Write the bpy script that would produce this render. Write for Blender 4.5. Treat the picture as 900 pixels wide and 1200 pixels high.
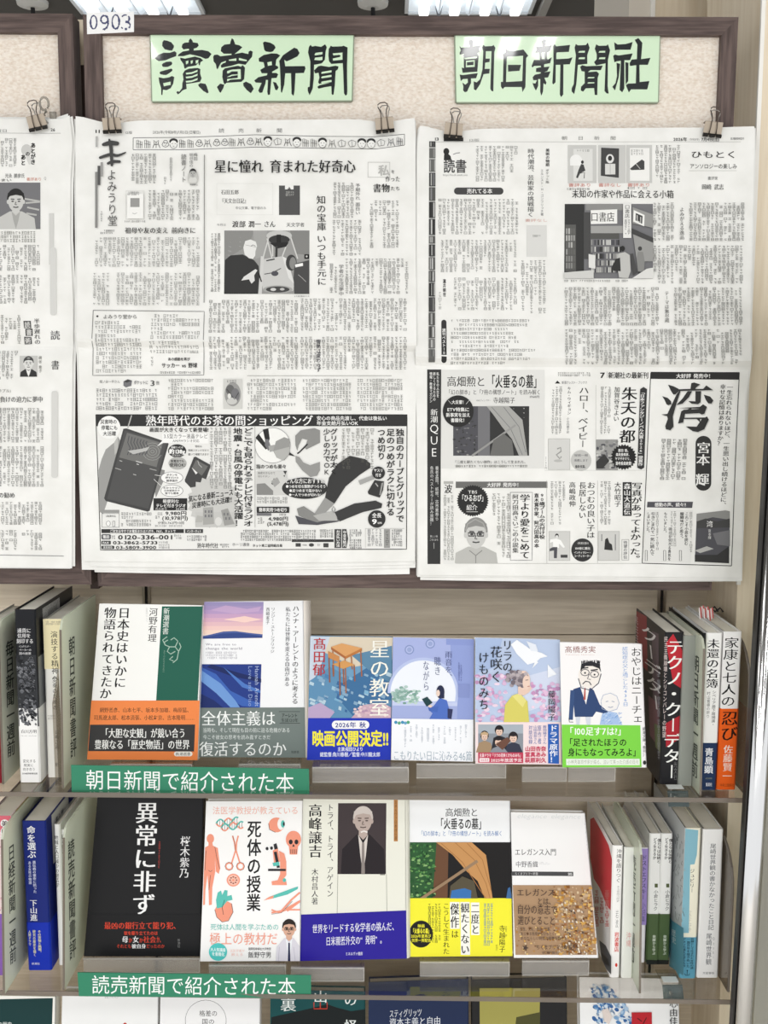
import bpy, math, random
import numpy as np
rnd = random.Random(7)
SC = bpy.context.scene
for o in list(bpy.data.objects): bpy.data.objects.remove(o)
COL = SC.collection
# ------------------------------------------------------------------ camera
F = 1200.0; PITCH = math.radians(7.0); CAM = np.array([0.0, 0.0, 1.5])
cd = bpy.data.cameras.new('camera'); cd.sensor_fit = 'VERTICAL'; cd.sensor_height = 32.0; cd.lens = 32.0
cd.clip_start = 0.02; cd.clip_end = 60
co = bpy.data.objects.new('camera', cd); COL.objects.link(co)
co.location = CAM; co.rotation_euler = (math.pi/2 - PITCH, 0, 0); SC.camera = co
# ------------------------------------------------------------------ world, lights, exposure
SC.view_settings.view_transform = 'Standard'; SC.view_settings.look = 'None'
SC.view_settings.exposure = -0.09; SC.view_settings.gamma = 1.0; SC.view_settings.use_curve_mapping = False
SC.cycles.max_bounces = 8; SC.cycles.transparent_max_bounces = 24; SC.cycles.diffuse_bounces = 3
SC.cycles.sample_clamp_indirect = 4.0; SC.cycles.use_denoising = True
W = bpy.data.worlds.new('shop_ambient'); SC.world = W; W.use_nodes = True
W.node_tree.nodes['Background'].inputs[0].default_value = (0.98, 0.99, 1.0, 1)
W.node_tree.nodes['Background'].inputs[1].default_value = 1.25
def area(name, loc, sx, sy, power, rot=(0, 0, 0)):
    l = bpy.data.lights.new(name, 'AREA'); l.shape = 'RECTANGLE'; l.size = sx; l.size_y = sy; l.energy = power
    l.color = (1.0, 0.995, 0.985)
    o = bpy.data.objects.new(name, l); COL.objects.link(o); o.location = loc; o.rotation_euler = rot
    return o
CEIL = 2.72
for x in (-2.02, -0.93, 0.42, 1.51):                       # ceiling troffers over the aisle in front of the shelf
    for q in (-0.12, 0.0, 0.12): area('ceiling_lamp_light', (x + q, -0.98, CEIL - 0.03), 0.06, 0.6, 2.2)
    area('ceiling_lamp_light', (x, 0.25, CEIL - 0.03), 0.4, 0.62, 2.5)
    area('ceiling_lamp_light', (x, -2.2, CEIL - 0.03), 0.4, 0.62, 13)
    area('ceiling_lamp_light', (x, -3.3, CEIL - 0.03), 0.4, 0.62, 26)
# ------------------------------------------------------------------ materials
def lin(c):
    c = c / 255.0
    return c / 12.92 if c <= 0.04045 else ((c + 0.055) / 1.055) ** 2.4
def hexlin(h): return (lin(int(h[0:2], 16)), lin(int(h[2:4], 16)), lin(int(h[4:6], 16)), 1)
MC = {}
def mat(h, rough=0.55, metal=0.0, spec=0.3, emit=0.0, coat=0.0):
    k = (h, rough, metal, spec, emit, coat)
    if k in MC: return MC[k]
    m = bpy.data.materials.new('ink_' + h); m.use_nodes = True
    b = m.node_tree.nodes['Principled BSDF']
    b.inputs['Base Color'].default_value = hexlin(h); b.inputs['Roughness'].default_value = rough
    b.inputs['Metallic'].default_value = metal; b.inputs['Specular IOR Level'].default_value = spec
    if coat:
        b.inputs['Coat Weight'].default_value = coat; b.inputs['Coat Roughness'].default_value = 0.04
    if emit:
        b.inputs['Emission Color'].default_value = hexlin(h); b.inputs['Emission Strength'].default_value = emit
    MC[k] = m; return m
def noisy(name, c1, c2, scale=(1, 1, 1), nscale=8, detail=6, rough=0.6, bump=0.0, spec=0.3, lo=0.35, hi=0.65, dist=0.0, coat=0.0):
    if name in MC: return MC[name]
    m = bpy.data.materials.new(name); m.use_nodes = True; t = m.node_tree; b = t.nodes['Principled BSDF']
    tc = t.nodes.new('ShaderNodeTexCoord'); mp = t.nodes.new('ShaderNodeMapping'); mp.inputs['Scale'].default_value = scale
    n = t.nodes.new('ShaderNodeTexNoise'); n.inputs['Scale'].default_value = nscale; n.inputs['Detail'].default_value = detail
    n.inputs['Distortion'].default_value = dist
    r = t.nodes.new('ShaderNodeValToRGB'); r.color_ramp.elements[0].color = hexlin(c1); r.color_ramp.elements[1].color = hexlin(c2)
    r.color_ramp.elements[0].position = lo; r.color_ramp.elements[1].position = hi
    t.links.new(tc.outputs['Object'], mp.inputs[0]); t.links.new(mp.outputs[0], n.inputs['Vector'])
    t.links.new(n.outputs['Fac'], r.inputs[0]); t.links.new(r.outputs[0], b.inputs['Base Color'])
    b.inputs['Roughness'].default_value = rough; b.inputs['Specular IOR Level'].default_value = spec
    if coat:
        b.inputs['Coat Weight'].default_value = coat; b.inputs['Coat Roughness'].default_value = 0.05
    if bump:
        bp = t.nodes.new('ShaderNodeBump'); bp.inputs['Strength'].default_value = bump; bp.inputs['Distance'].default_value = 0.002
        t.links.new(n.outputs['Fac'], bp.inputs['Height']); t.links.new(bp.outputs[0], b.inputs['Normal'])
    MC[name] = m; return m
def acrylic(name, tint, film=0.0, filmcol='c8d8b0', rough=0.02, ior=1.49):
    if name in MC: return MC[name]
    m = bpy.data.materials.new(name); m.use_nodes = True; t = m.node_tree; t.nodes.clear()
    out = t.nodes.new('ShaderNodeOutputMaterial'); tr = t.nodes.new('ShaderNodeBsdfTransparent'); tr.inputs[0].default_value = hexlin(tint)
    gl = t.nodes.new('ShaderNodeBsdfGlossy'); gl.inputs['Roughness'].default_value = rough
    fr = t.nodes.new('ShaderNodeFresnel'); fr.inputs[0].default_value = ior
    ge = t.nodes.new('ShaderNodeNewGeometry'); sb = t.nodes.new('ShaderNodeMath'); sb.operation = 'SUBTRACT'; sb.inputs[0].default_value = 1.0
    mu = t.nodes.new('ShaderNodeMath'); mu.operation = 'MULTIPLY'
    t.links.new(ge.outputs['Backfacing'], sb.inputs[1]); t.links.new(fr.outputs[0], mu.inputs[0]); t.links.new(sb.outputs[0], mu.inputs[1])
    base = tr.outputs[0]
    if film:
        di = t.nodes.new('ShaderNodeBsdfDiffuse'); di.inputs[0].default_value = hexlin(filmcol)
        mf = t.nodes.new('ShaderNodeMixShader'); mf.inputs[0].default_value = film
        tl = t.nodes.new('ShaderNodeBsdfTranslucent'); tl.inputs[0].default_value = hexlin(filmcol); dm = t.nodes.new('ShaderNodeMixShader'); dm.inputs[0].default_value = 0.35
        t.links.new(di.outputs[0], dm.inputs[1]); t.links.new(tl.outputs[0], dm.inputs[2])
        t.links.new(tr.outputs[0], mf.inputs[1]); t.links.new(dm.outputs[0], mf.inputs[2]); base = mf.outputs[0]
    mx = t.nodes.new('ShaderNodeMixShader'); t.links.new(mu.outputs[0], mx.inputs[0])
    t.links.new(base, mx.inputs[1]); t.links.new(gl.outputs[0], mx.inputs[2]); t.links.new(mx.outputs[0], out.inputs[0])
    MC[name] = m; return m
M_FRAME = noisy('dark_walnut_rail', '4a3d3a', '6b5b56', (3, 3, 40), 6, 8, 0.55, 0.05)
M_FRAMEV = noisy('dark_walnut_stile', '4a3d3a', '6b5b56', (40, 40, 3), 6, 8, 0.55, 0.05)
M_CLOTH = noisy('embossed_wallpaper', 'e6d7c7', 'f8efe4', (1, 1, 1.8), 230, 3, 0.85, 1.0, 0.15, 0.3, 0.62)
M_NEWS = noisy('newsprint', 'e9e9e5', 'f2f2ef', (1, 1, 1), 30, 4, 0.8, 0.12, 0.15)
M_BACK = noisy('grey_oak_panel', 'd2c5b1', 'e2d6c2', (3, 3, 60), 4, 8, 0.5, 0.03)
M_PALE = noisy('pale_maple', 'e0d0b6', 'ecdfc8', (30, 30, 2), 4, 8, 0.45, 0.02)
M_PAGES = noisy('page_edges', 'ece8da', 'f6f3e8', (4, 4, 900), 3, 2, 0.8, 0.0, 0.1)
M_ACR = acrylic('clear_acrylic', 'f2f0ed', ior=1.62)
M_ACRE = acrylic('acrylic_cut_edge', 'b9b0a6', 0.45, 'bdb3a8', 0.12)
M_GREENAC = acrylic('green_tinted_plate', 'f2f5ea', 0.66, 'f2f7e8', 0.02, 1.7)
M_SMOKE = acrylic('smoky_acrylic', 'b5aea4', 0.18, 'a59c90', 0.02)
M_STEEL = mat('b9aea2', 0.28, 0.9); M_WIRE = mat('6d655f', 0.3, 0.9); M_CHROME = mat('d8d8d8', 0.14, 1.0)
M_LIP = acrylic('stand_acrylic', 'f4f3f1', 0.26, 'f0efed', 0.04); M_LIPGLINT = acrylic('stand_lip_glint', 'f4f3f1', 0.6, 'f0eeea', 0.1)  # whitish film stands in for reflections; second material paints the lip glints
# ------------------------------------------------------------------ pixel rays and printable faces
def rays(p):
    p = np.atleast_2d(np.asarray(p, float)); dx = (p[:, 0] - 450) / F; dy = -(p[:, 1] - 600) / F
    c, s = math.cos(PITCH), math.sin(PITCH)
    return np.stack([dx, c + dy * s, -s + dy * c], 1)
class Surf:
    """a plane in the room; P() gives the point of it seen at a photograph position"""
    def __init__(self, O, N, bump=None):
        self.O = np.array(O, float); N = np.array(N, float); self.N = N / np.linalg.norm(N); self.bump = bump
    def P(self, pts, h=0.0):
        pts = np.atleast_2d(np.asarray(pts, float)); d = rays(pts)
        t = ((self.O - CAM) @ self.N) / (d @ self.N)
        X = CAM + d * t[:, None]
        b = self.bump(pts[:, 0], pts[:, 1]) if self.bump else 0.0
        hh = np.broadcast_to(h + b, (len(X),))
        return X + hh[:, None] * self.N
def on_z(px, py, z):                       # where the sight line meets a level plane
    d = rays((px, py))[0]; return CAM + d * ((z - CAM[2]) / d[2])
def on_y(px, py, y):
    d = rays((px, py))[0]; return CAM + d * (y / d[1])
class Acc:
    """collects faces of ONE mesh"""
    def __init__(self): self.v = []; self.n = 0; self.f = []; self.m = []; self.mats = []; self.sm = False
    def mi(self, m):
        if m not in self.mats: self.mats.append(m)
        return self.mats.index(m)
    def add(self, V, faces, m):
        k = self.mi(m); o = self.n; self.v.append(np.asarray(V, float)); self.n += len(V)
        for f in faces: self.f.append([i + o for i in f])
        self.m.extend([k] * len(faces))
    def hexa(self, b, t, m):               # two quads (same winding)
        self.add(list(b) + list(t), [(3, 2, 1, 0), (4, 5, 6, 7), (0, 1, 5, 4), (1, 2, 6, 5), (2, 3, 7, 6), (3, 0, 4, 7)], m)
    def box(self, x0, y0, z0, x1, y1, z1, m):
        self.hexa([(x0, y0, z0), (x1, y0, z0), (x1, y1, z0), (x0, y1, z0)], [(x0, y0, z1), (x1, y0, z1), (x1, y1, z1), (x0, y1, z1)], m)
    def tube(self, pts, r, m, n=8, cap=True):
        pts = [np.array(p, float) for p in pts]; rings = []
        for i, p in enumerate(pts):
            t = pts[min(i + 1, len(pts) - 1)] - pts[max(i - 1, 0)]; t /= np.linalg.norm(t) + 1e-12
            a = np.array([0, 0, 1.0]) if abs(t[2]) < 0.9 else np.array([1.0, 0, 0])
            u = np.cross(t, a); u /= np.linalg.norm(u); w = np.cross(t, u)
            rr = r[i] if isinstance(r, (list, tuple)) else r
            rings.append([p + rr * (math.cos(2 * math.pi * k / n) * u + math.sin(2 * math.pi * k / n) * w) for k in range(n)])
        V = [q for g in rings for q in g]; fs = []
        for i in range(len(pts) - 1):
            for k in range(n):
                fs.append((i * n + k, i * n + (k + 1) % n, (i + 1) * n + (k + 1) % n, (i + 1) * n + k))
        if cap: fs += [tuple(range(n))[::-1], tuple(range((len(pts) - 1) * n, len(pts) * n))]
        self.add(V, fs, m)
    def prism(self, poly, d, m):           # 3-D polygon pushed along vector d
        n = len(poly); poly = [np.array(p, float) for p in poly]; d = np.array(d, float)
        V = poly + [p + d for p in poly]
        self.add(V, [tuple(range(n)), tuple(range(n, 2 * n))[::-1]] + [(i, i + n, (i + 1) % n + n, (i + 1) % n) for i in range(n)], m)
    def build(self, name, parent=None, base=None, smooth=False):
        V = np.concatenate(self.v) if self.v else np.zeros((0, 3))
        if parent is not None and base is None: base = np.array(parent.get('_b', (0, 0, 0)))
        if base is None: base = np.array([V[:, 0].mean(), V[:, 1].mean(), V[:, 2].min()])
        base = np.array(base, float)
        me = bpy.data.meshes.new(name); me.from_pydata((V - base).tolist(), [], self.f)
        for m in self.mats: me.materials.append(m)
        me.polygons.foreach_set('material_index', self.m)
        if smooth: me.polygons.foreach_set('use_smooth', [True] * len(me.polygons))
        me.update()
        o = bpy.data.objects.new(name, me); COL.objects.link(o)
        if parent is not None: o.parent = parent
        else: o.location = base
        return o
ROOTS = {}
def tag(o, label=None, cat=None, group=None, kind=None):
    if label: o['label'] = label
    if cat: o['category'] = cat
    if group: o['group'] = group
    if kind: o['kind'] = kind
    return o
def thing(name, base, label, cat, group=None):
    o = bpy.data.objects.new(name, None); COL.objects.link(o); o.empty_display_size = 0.02
    o.location = base; o['_b'] = [float(x) for x in base]
    return tag(o, label, cat, group)
# ------------------------------------------------------------------ lettering
GC = {}
def glyph(ch, off):
    k = (ch, off)
    if k in GC: return GC[k]
    c = bpy.data.curves.new('g', 'FONT'); c.body = ch; c.size = 1; c.offset = off; c.resolution_u = 2
    o = bpy.data.objects.new('g', c); COL.objects.link(o); bpy.context.view_layer.update()
    me = o.to_mesh(); V = np.array([v.co[:2] for v in me.vertices]).reshape(-1, 2)
    fs = [tuple(p.vertices) for p in me.polygons]
    o.to_mesh_clear(); bpy.data.objects.remove(o); bpy.data.curves.remove(c)
    GC[k] = (V, fs); return GC[k]
ROT = set('ー―〜…「」『』()（）―-')
SMALL = set('ょっゃゅぁぃぇァッョャュィェォ')
def cells(Q, g=5.0):
    """a polygon cut into small pieces so that it can follow a curved sheet"""
    out = [np.asarray(Q, float)]
    for ax in (0, 1):
        nxt = []
        for P in out:
            lo, hi = P[:, ax].min(), P[:, ax].max()
            cuts = np.arange(math.floor(lo / g) + 1, math.ceil(hi / g)) * g
            for a, b in zip([lo - 1] + list(cuts), list(cuts) + [hi + 1]):
                R = P
                for sg, lim in ((1, a), (-1, -b)):
                    o = []
                    for i in range(len(R)):
                        p, q = R[i], R[(i + 1) % len(R)]; u, v = sg * p[ax] - lim, sg * q[ax] - lim
                        if u >= 0: o.append(p)
                        if (u >= 0) != (v >= 0): o.append(p + (q - p) * (u / (u - v)))
                    R = np.array(o)
                    if len(R) < 3: break
                if len(R) >= 3: nxt.append(R)
        out = nxt
    return out
class Pr:
    """prints inks on a face, positions given as photograph (or enlarged crop) coordinates"""
    STEP = 6e-6
    def __init__(s, acc, surf, h0=0.0): s.a = acc; s.s = surf; s.l = 0; s.h0 = h0; s.x0 = 0; s.y0 = 0; s.k = 1.0; s.rough = 0.5; s.coat = 0.0; s.step = 1.3e-5 if surf.bump else s.STEP
    def view(s, x0=0, y0=0, k=1.0): s.x0, s.y0, s.k = x0, y0, k; return s
    def w(s, pts): p = np.atleast_2d(np.asarray(pts, float)); return np.stack([s.x0 + p[:, 0] / s.k, s.y0 + p[:, 1] / s.k], 1)
    def lay(s, l=None):
        if l is None: s.l += 1; l = s.l
        return s.h0 + l * s.step
    def tl(s, l=None):                       # lettering sits a little above the inks before it
        if s.s.bump: return s.h0 + ((s.l if l is None else l) + 5) * s.step
        return s.lay(l)
    def m(s, c): return mat(c, s.rough, 0.0, 0.18, 0.0, s.coat) if isinstance(c, str) else c
    def poly(s, pts, c, l=None):
        h = s.lay(l); Q = s.w(pts)
        for R in (cells(Q) if s.s.bump else [Q]):
            V = s.s.P(R, h); s.a.add(V, [tuple(range(len(V)))], s.m(c))
    def rect(s, x0, y0, x1, y1, c, l=None, sk=0.0, sl=0.0):
        h = s.lay(l); n = 1
        if s.s.bump: n = max(1, int(abs(y1 - y0) / s.k / 5))
        ys = np.linspace(y0, y1, n + 1); g = []
        nx = max(1, int(abs(x1 - x0) / s.k / 12)) if s.s.bump else 1
        xs = np.linspace(x0, x1, nx + 1)
        for y in ys:
            for x in xs: g.append((x + sk * (y - y0), y + sl * (x - x0)))
        V = s.s.P(s.w(g), h); q = nx + 1
        s.a.add(V, [(j * q + i, j * q + i + 1, (j + 1) * q + i + 1, (j + 1) * q + i) for j in range(n) for i in range(nx)], s.m(c))
    def ell(s, cx, cy, rx, ry, c, l=None, rot=0.0, n=28, a0=0, a1=360):
        r = math.radians(rot); P = []
        m = n if a1 - a0 >= 360 else n + 1
        for i in range(m):
            t = math.radians(a0 + (a1 - a0) * i / n); x, y = rx * math.cos(t), ry * math.sin(t)
            P.append((cx + x * math.cos(r) - y * math.sin(r), cy + x * math.sin(r) + y * math.cos(r)))
        s.poly(P, c, l)
    def star(s, cx, cy, r0, r1, n, c, l=None):
        s.poly([(cx + (r0 if i % 2 else r1) * math.cos(math.pi * i / n), cy + (r0 if i % 2 else r1) * math.sin(math.pi * i / n)) for i in range(2 * n)], c, l)
    def pill(s, x0, y0, x1, y1, c, l=None, r=None):
        r = min(x1 - x0, y1 - y0) / 2 if r is None else r; P = []
        for cx, cy, a in ((x1 - r, y1 - r, 0), (x0 + r, y1 - r, 90), (x0 + r, y0 + r, 180), (x1 - r, y0 + r, 270)):
            for i in range(7):
                t = math.radians(a + 15 * i); P.append((cx + r * math.cos(t), cy + r * math.sin(t)))
        s.poly(P, c, l)
    def line(s, pts, wd, c, l=None, close=False):
        """a stroke; wd one width or one per point"""
        p = [np.array(q, float) for q in pts]
        if close: p = p + [p[0]]
        if s.s.bump:
            q = [p[0]]; w0 = [wd[0]] if isinstance(wd, (list, tuple)) else None
            for i in range(len(p) - 1):
                k = max(1, int(np.linalg.norm(p[i + 1] - p[i]) / s.k / 6))
                for j in range(1, k + 1):
                    q.append(p[i] + (p[i + 1] - p[i]) * j / k)
                    if w0: w0.append(wd[i] + (wd[min(i + 1, len(wd) - 1)] - wd[i]) * j / k)
            p = q; wd = w0 or wd
        n = len(p); L = []; R = []
        for i in range(n):
            t = p[min(i + 1, n - 1)] - p[max(i - 1, 0)]; t = t / (np.linalg.norm(t) + 1e-9); q = np.array([-t[1], t[0]])
            ww = (wd[i] if isinstance(wd, (list, tuple)) else wd) / 2
            L.append(p[i] + q * ww); R.append(p[i] - q * ww)
        V = s.s.P(s.w(L + R), s.lay(l))
        s.a.add(V, [(i, i + 1, n + i + 1, n + i) for i in range(n - 1)], s.m(c))
    def brush(s, pts, wd, c, l=None):
        """a rounded brush stroke through the points"""
        p = np.array(pts, float); n = len(p); m = (n - 1) * 5 + 1; Q = []; Wd = []
        if not isinstance(wd, (list, tuple)): wd = [wd] * n
        for i in range(n - 1):
            p0 = p[max(i - 1, 0)]; p1 = p[i]; p2 = p[i + 1]; p3 = p[min(i + 2, n - 1)]
            for j in range(5):
                t = j / 5; Q.append(0.5 * (2 * p1 + (p2 - p0) * t + (2 * p0 - 5 * p1 + 4 * p2 - p3) * t * t + (3 * p1 - p0 - 3 * p2 + p3) * t ** 3))
                Wd.append(wd[i] * (1 - t) + wd[i + 1] * t)
        Q.append(p[-1]); Wd.append(wd[-1])
        h = s.lay(l); lv = (h - s.h0) / s.step
        s.line(Q, Wd, c, lv)
        s.ell(p[0][0], p[0][1], wd[0] / 2, wd[0] / 2, c, lv + 0.2, n=12); s.ell(p[-1][0], p[-1][1], wd[-1] / 2, wd[-1] / 2, c, lv + 0.3, n=12)
    def box(s, x0, y0, x1, y1, wd, c, l=None):
        h = s.lay(l); l = (h - s.h0) / s.step
        s.rect(x0, y0, x1, y0 + wd, c, l); s.rect(x0, y1 - wd, x1, y1, c, l)
        s.rect(x0, y0, x0 + wd, y1, c, l); s.rect(x1 - wd, y0, x1, y1, c, l)
    def put(s, ch, fx, c, h, off, mn):
        """one character; fx maps em units to crop coordinates"""
        V, fs = glyph(ch, off)
        if not len(V): return
        for i, d in enumerate(mn or ((0, 0),)):
            s.a.add(s.s.P(s.w(fx(V + np.array(d))), h + i * 1e-6), fs, s.m(c))
    def style(s, b):
        # regular, bold, heavy, light; m = thin level strokes and thick uprights
        q = lambda x, y: ((-x, -y), (x, -y), (-x, y), (x, y))
        return {'r': (0, 0), 'b': (0, q(.017, .012)), 'h': (0, q(.032, .024) + ((0, 0),)), 'l': (-0.012, 0), 'm': (-0.005, ((-.014, 0), (.014, 0))), 'M': (-0.004, ((-.024, 0), (0, 0), (.024, 0))), 't': (-0.012, ((-.008, 0), (.008, 0)))}[b]
    def H(s, text, x0, y0, x1, y1, c='222222', b='r', sl=0.0, l=None, it=0.0):
        """level line of text filling the box"""
        off, mn = s.style(b); h = s.tl(l); adv = []
        for ch in text:
            if ch == ' ': adv.append(0.45)
            elif ord(ch) > 0x2E7F or ch in '…“”―': adv.append(1.0)
            else:
                V, _ = glyph(ch, off); adv.append((V[:, 0].max() if len(V) else 0.3) + 0.07)
        kx = (x1 - x0) / max(sum(adv), 0.1); ky = (y1 - y0) / 0.92; x = 0.0
        for ch, ad in zip(text, adv):
            def fx(U, x=x):
                X = x0 + (x + U[:, 0]) * kx + it * (U[:, 1]) * ky; return np.stack([X, y1 - (U[:, 1] + 0.08) * ky + sl * (X - x0)], 1)
            if ch not in ' 　': s.put(ch, fx, c, h, off, mn)
            x += ad
    def V(s, text, x0, y0, x1, y1, c='222222', b='r', sk=0.0, sl=0.0, l=None):
        """upright column of text filling the box"""
        off, mn = s.style(b); h = s.tl(l)
        adv = [0.5 if ch == ' ' else 1.0 for ch in text]; ky = (y1 - y0) / sum(adv); kx = (x1 - x0) / 0.94; y = 0.0
        for ch, ad in zip(text, adv):
            if ch not in ' 　':
                def fx(U, y=y, ch=ch):
                    U = U.copy()
                    if ch in ROT: U = np.stack([0.5 + (U[:, 1] - 0.38), 0.38 - (U[:, 0] - 0.5)], 1)
                    elif ch in '、。': U = U + np.array([0.6, 0.58])
                    elif ch in SMALL: U = U + np.array([0.1, 0.1])
                    elif ord(ch) < 0x2E7F and ch not in '・×': U = U + np.array([0.5 - (U[:, 0].max() + U[:, 0].min()) / 2, 0.03])
                    Y = y0 + (y + 0.88 - U[:, 1]) * ky; X = x0 + (U[:, 0] - 0.03) * kx
                    return np.stack([X + sk * (Y - y0), Y + sl * (X - x0)], 1)
                s.put(ch, fx, c, h, off, mn)
            y += ad
    def body(s, x0, y0, x1, y1, cp=5.0, cs=3.5, c='6c6c6a', vert=True, wd=0.36, ragged=0.15, sk=0.0, l=None, fill=0.82):
        """small print: columns (or lines) of tiny stroke clusters"""
        h = s.tl(l); V = []; fs = []
        L0, L1 = (y0, y1) if vert else (x0, x1)
        ncol = max(1, int(round(((x1 - x0) if vert else (y1 - y0)) / cp)))
        for ci in range(ncol):
            a = L0 + (cs if rnd.random() < 0.12 else 0); e = L1 - (rnd.random() * 0.75 * (L1 - L0) if rnd.random() < ragged else 0)
            n = int((e - a) / cs)
            for j in range(n):
                if rnd.random() < 0.06: continue
                if vert: bx, by = x1 - (ci + 1) * cp + cp * (1 - fill) / 2, a + j * cs
                else: bx, by = a + j * cs, y0 + ci * cp + cp * (1 - fill) / 2
                g = (cp * fill, cs * 0.86) if vert else (cs * 0.86, cp * fill)
                kj = rnd.random() < 0.5
                st = []
                if kj:
                    for t in ((0.08, 0.5, 0.92) if rnd.random() < 0.6 else (0.15, 0.85)): st.append((0.05, t, 0.95, t))
                    for t in ((0.12, 0.88) if rnd.random() < 0.5 else (0.5,)): st.append((t, 0.02, t, 0.98))
                else:
                    st.append((0.15, rnd.uniform(.15, .4), 0.85, rnd.uniform(.15, .4)))
                    st.append((rnd.uniform(.2, .5), 0.1, rnd.uniform(.3, .7), 0.9))
                    if rnd.random() < 0.5: st.append((0.3, 0.85, 0.85, 0.75))
                for (u0, v0, u1, v1) in st:
                    dx, dy = (u1 - u0) * g[0], (v1 - v0) * g[1]; q = math.hypot(dx, dy) + 1e-9; nx, ny = -dy / q * wd / 2, dx / q * wd / 2
                    p0 = (bx + u0 * g[0], by + v0 * g[1]); p1 = (bx + u1 * g[0], by + v1 * g[1]); k = len(V)
                    V += [(p0[0] + nx, p0[1] + ny), (p1[0] + nx, p1[1] + ny), (p1[0] - nx, p1[1] - ny), (p0[0] - nx, p0[1] - ny)]
                    fs.append((k, k + 1, k + 2, k + 3))
        if V:
            V = np.array(V); V[:, 0] += sk * (V[:, 1] - y0)
            s.a.add(s.s.P(s.w(V), h), fs, s.m(c))
    def portrait(s, x0, y0, x1, y1, bg, skin, hair, coat, shirt=None, tie=None, glasses=False, cx=0.5, top=0.12, hw=0.2, ink=None, bald=False):
        """a printed half-length picture of a person"""
        w, h = x1 - x0, y1 - y0; X = lambda u: x0 + u * w; Y = lambda v: y0 + v * h
        ink = ink or hair
        if bg: s.rect(x0, y0, x1, y1, bg)
        hh = hw * w * 1.35
        cy = y0 + top * h + hh; c = X(cx); rw = hw * w
        nb = cy + hh * 0.75
        s.poly([(X(max(0, cx - 0.47)), y1), (X(max(0, cx - 0.44)), nb + (y1 - nb) * 0.45), (c - rw * 0.75, nb + (y1 - nb) * 0.12), (c + rw * 0.75, nb + (y1 - nb) * 0.12), (X(min(1, cx + 0.44)), nb + (y1 - nb) * 0.45), (X(min(1, cx + 0.47)), y1)], coat)
        s.poly([(c - rw * 0.45, cy + hh * 0.5), (c + rw * 0.45, cy + hh * 0.5), (c + rw * 0.48, nb + (y1 - nb) * 0.14), (c, nb + (y1 - nb) * 0.24), (c - rw * 0.48, nb + (y1 - nb) * 0.14)], skin)
        if shirt: s.poly([(c - rw * 0.55, nb + (y1 - nb) * 0.12), (c, nb + (y1 - nb) * 0.33), (c + rw * 0.55, nb + (y1 - nb) * 0.12), (c + rw * 0.3, nb + (y1 - nb) * 0.6), (c, y1), (c - rw * 0.3, nb + (y1 - nb) * 0.6)], shirt)
        if tie: s.poly([(c - rw * 0.13, nb + (y1 - nb) * 0.3), (c + rw * 0.13, nb + (y1 - nb) * 0.3), (c + rw * 0.2, y1), (c - rw * 0.2, y1)], tie)
        if not bald: s.ell(c, cy - hh * 0.2, rw * 1.1, hh * 0.95, hair)
        s.ell(c - rw * 0.98, cy + hh * 0.1, rw * 0.16, hh * 0.2, skin); s.ell(c + rw * 0.98, cy + hh * 0.1, rw * 0.16, hh * 0.2, skin)
        s.ell(c, cy + hh * 0.05, rw * 0.95, hh * 0.95, skin)
        if not bald: s.poly([(c - rw * 1.05, cy - hh * 0.1), (c - rw * 1.0, cy - hh * 0.7), (c, cy - hh * 1.12), (c + rw * 1.0, cy - hh * 0.7), (c + rw * 1.05, cy - hh * 0.1), (c + rw * 0.75, cy - hh * 0.45), (c, cy - hh * 0.55), (c - rw * 0.75, cy - hh * 0.42)], hair)
        lw = max(rw * 0.12, 0.3)
        for q in (-1, 1):
            s.ell(c + q * rw * 0.4, cy + hh * 0.05, rw * 0.17, hh * 0.06, ink, n=10)
            s.line([(c + q * rw * 0.18, cy - hh * 0.14), (c + q * rw * 0.62, cy - hh * 0.16)], lw, ink)
            if glasses: s.line([(c + q * rw * 0.1, cy - hh * 0.04), (c + q * rw * 0.75, cy - hh * 0.06), (c + q * rw * 0.7, cy + hh * 0.16), (c + q * rw * 0.15, cy + hh * 0.16)], lw, ink, close=True)
        s.line([(c, cy + hh * 0.1), (c - rw * 0.1, cy + hh * 0.36), (c + rw * 0.12, cy + hh * 0.36)], lw * 0.8, ink)
        s.line([(c - rw * 0.33, cy + hh * 0.57), (c, cy + hh * 0.62), (c + rw * 0.33, cy + hh * 0.57)], lw, ink)
# ------------------------------------------------------------------ planes of the display
c9, s9 = math.cos(PITCH), math.sin(PITCH)
LEAN = math.radians(0.6); BN = np.array([0, -math.cos(LEAN), math.sin(LEAN)]); BO = CAM + 1.218 * np.array([0, c9, -s9])
def off(h, bump=None): return Surf(BO + BN * h, BN, bump)
ZS1 = 1.5 - 0.467; ZS2 = 1.5 - 0.712; ZS3 = ZS2 - 0.25; YBACK = 1.34
def quadbox(acc, q, h0, h1, m):            # a slab of the board seen at photograph corners q (TL,TR,BR,BL)
    s = off(h0); f = s.P(q); acc.hexa(f + BN * (h1 - h0), f, m)
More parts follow.
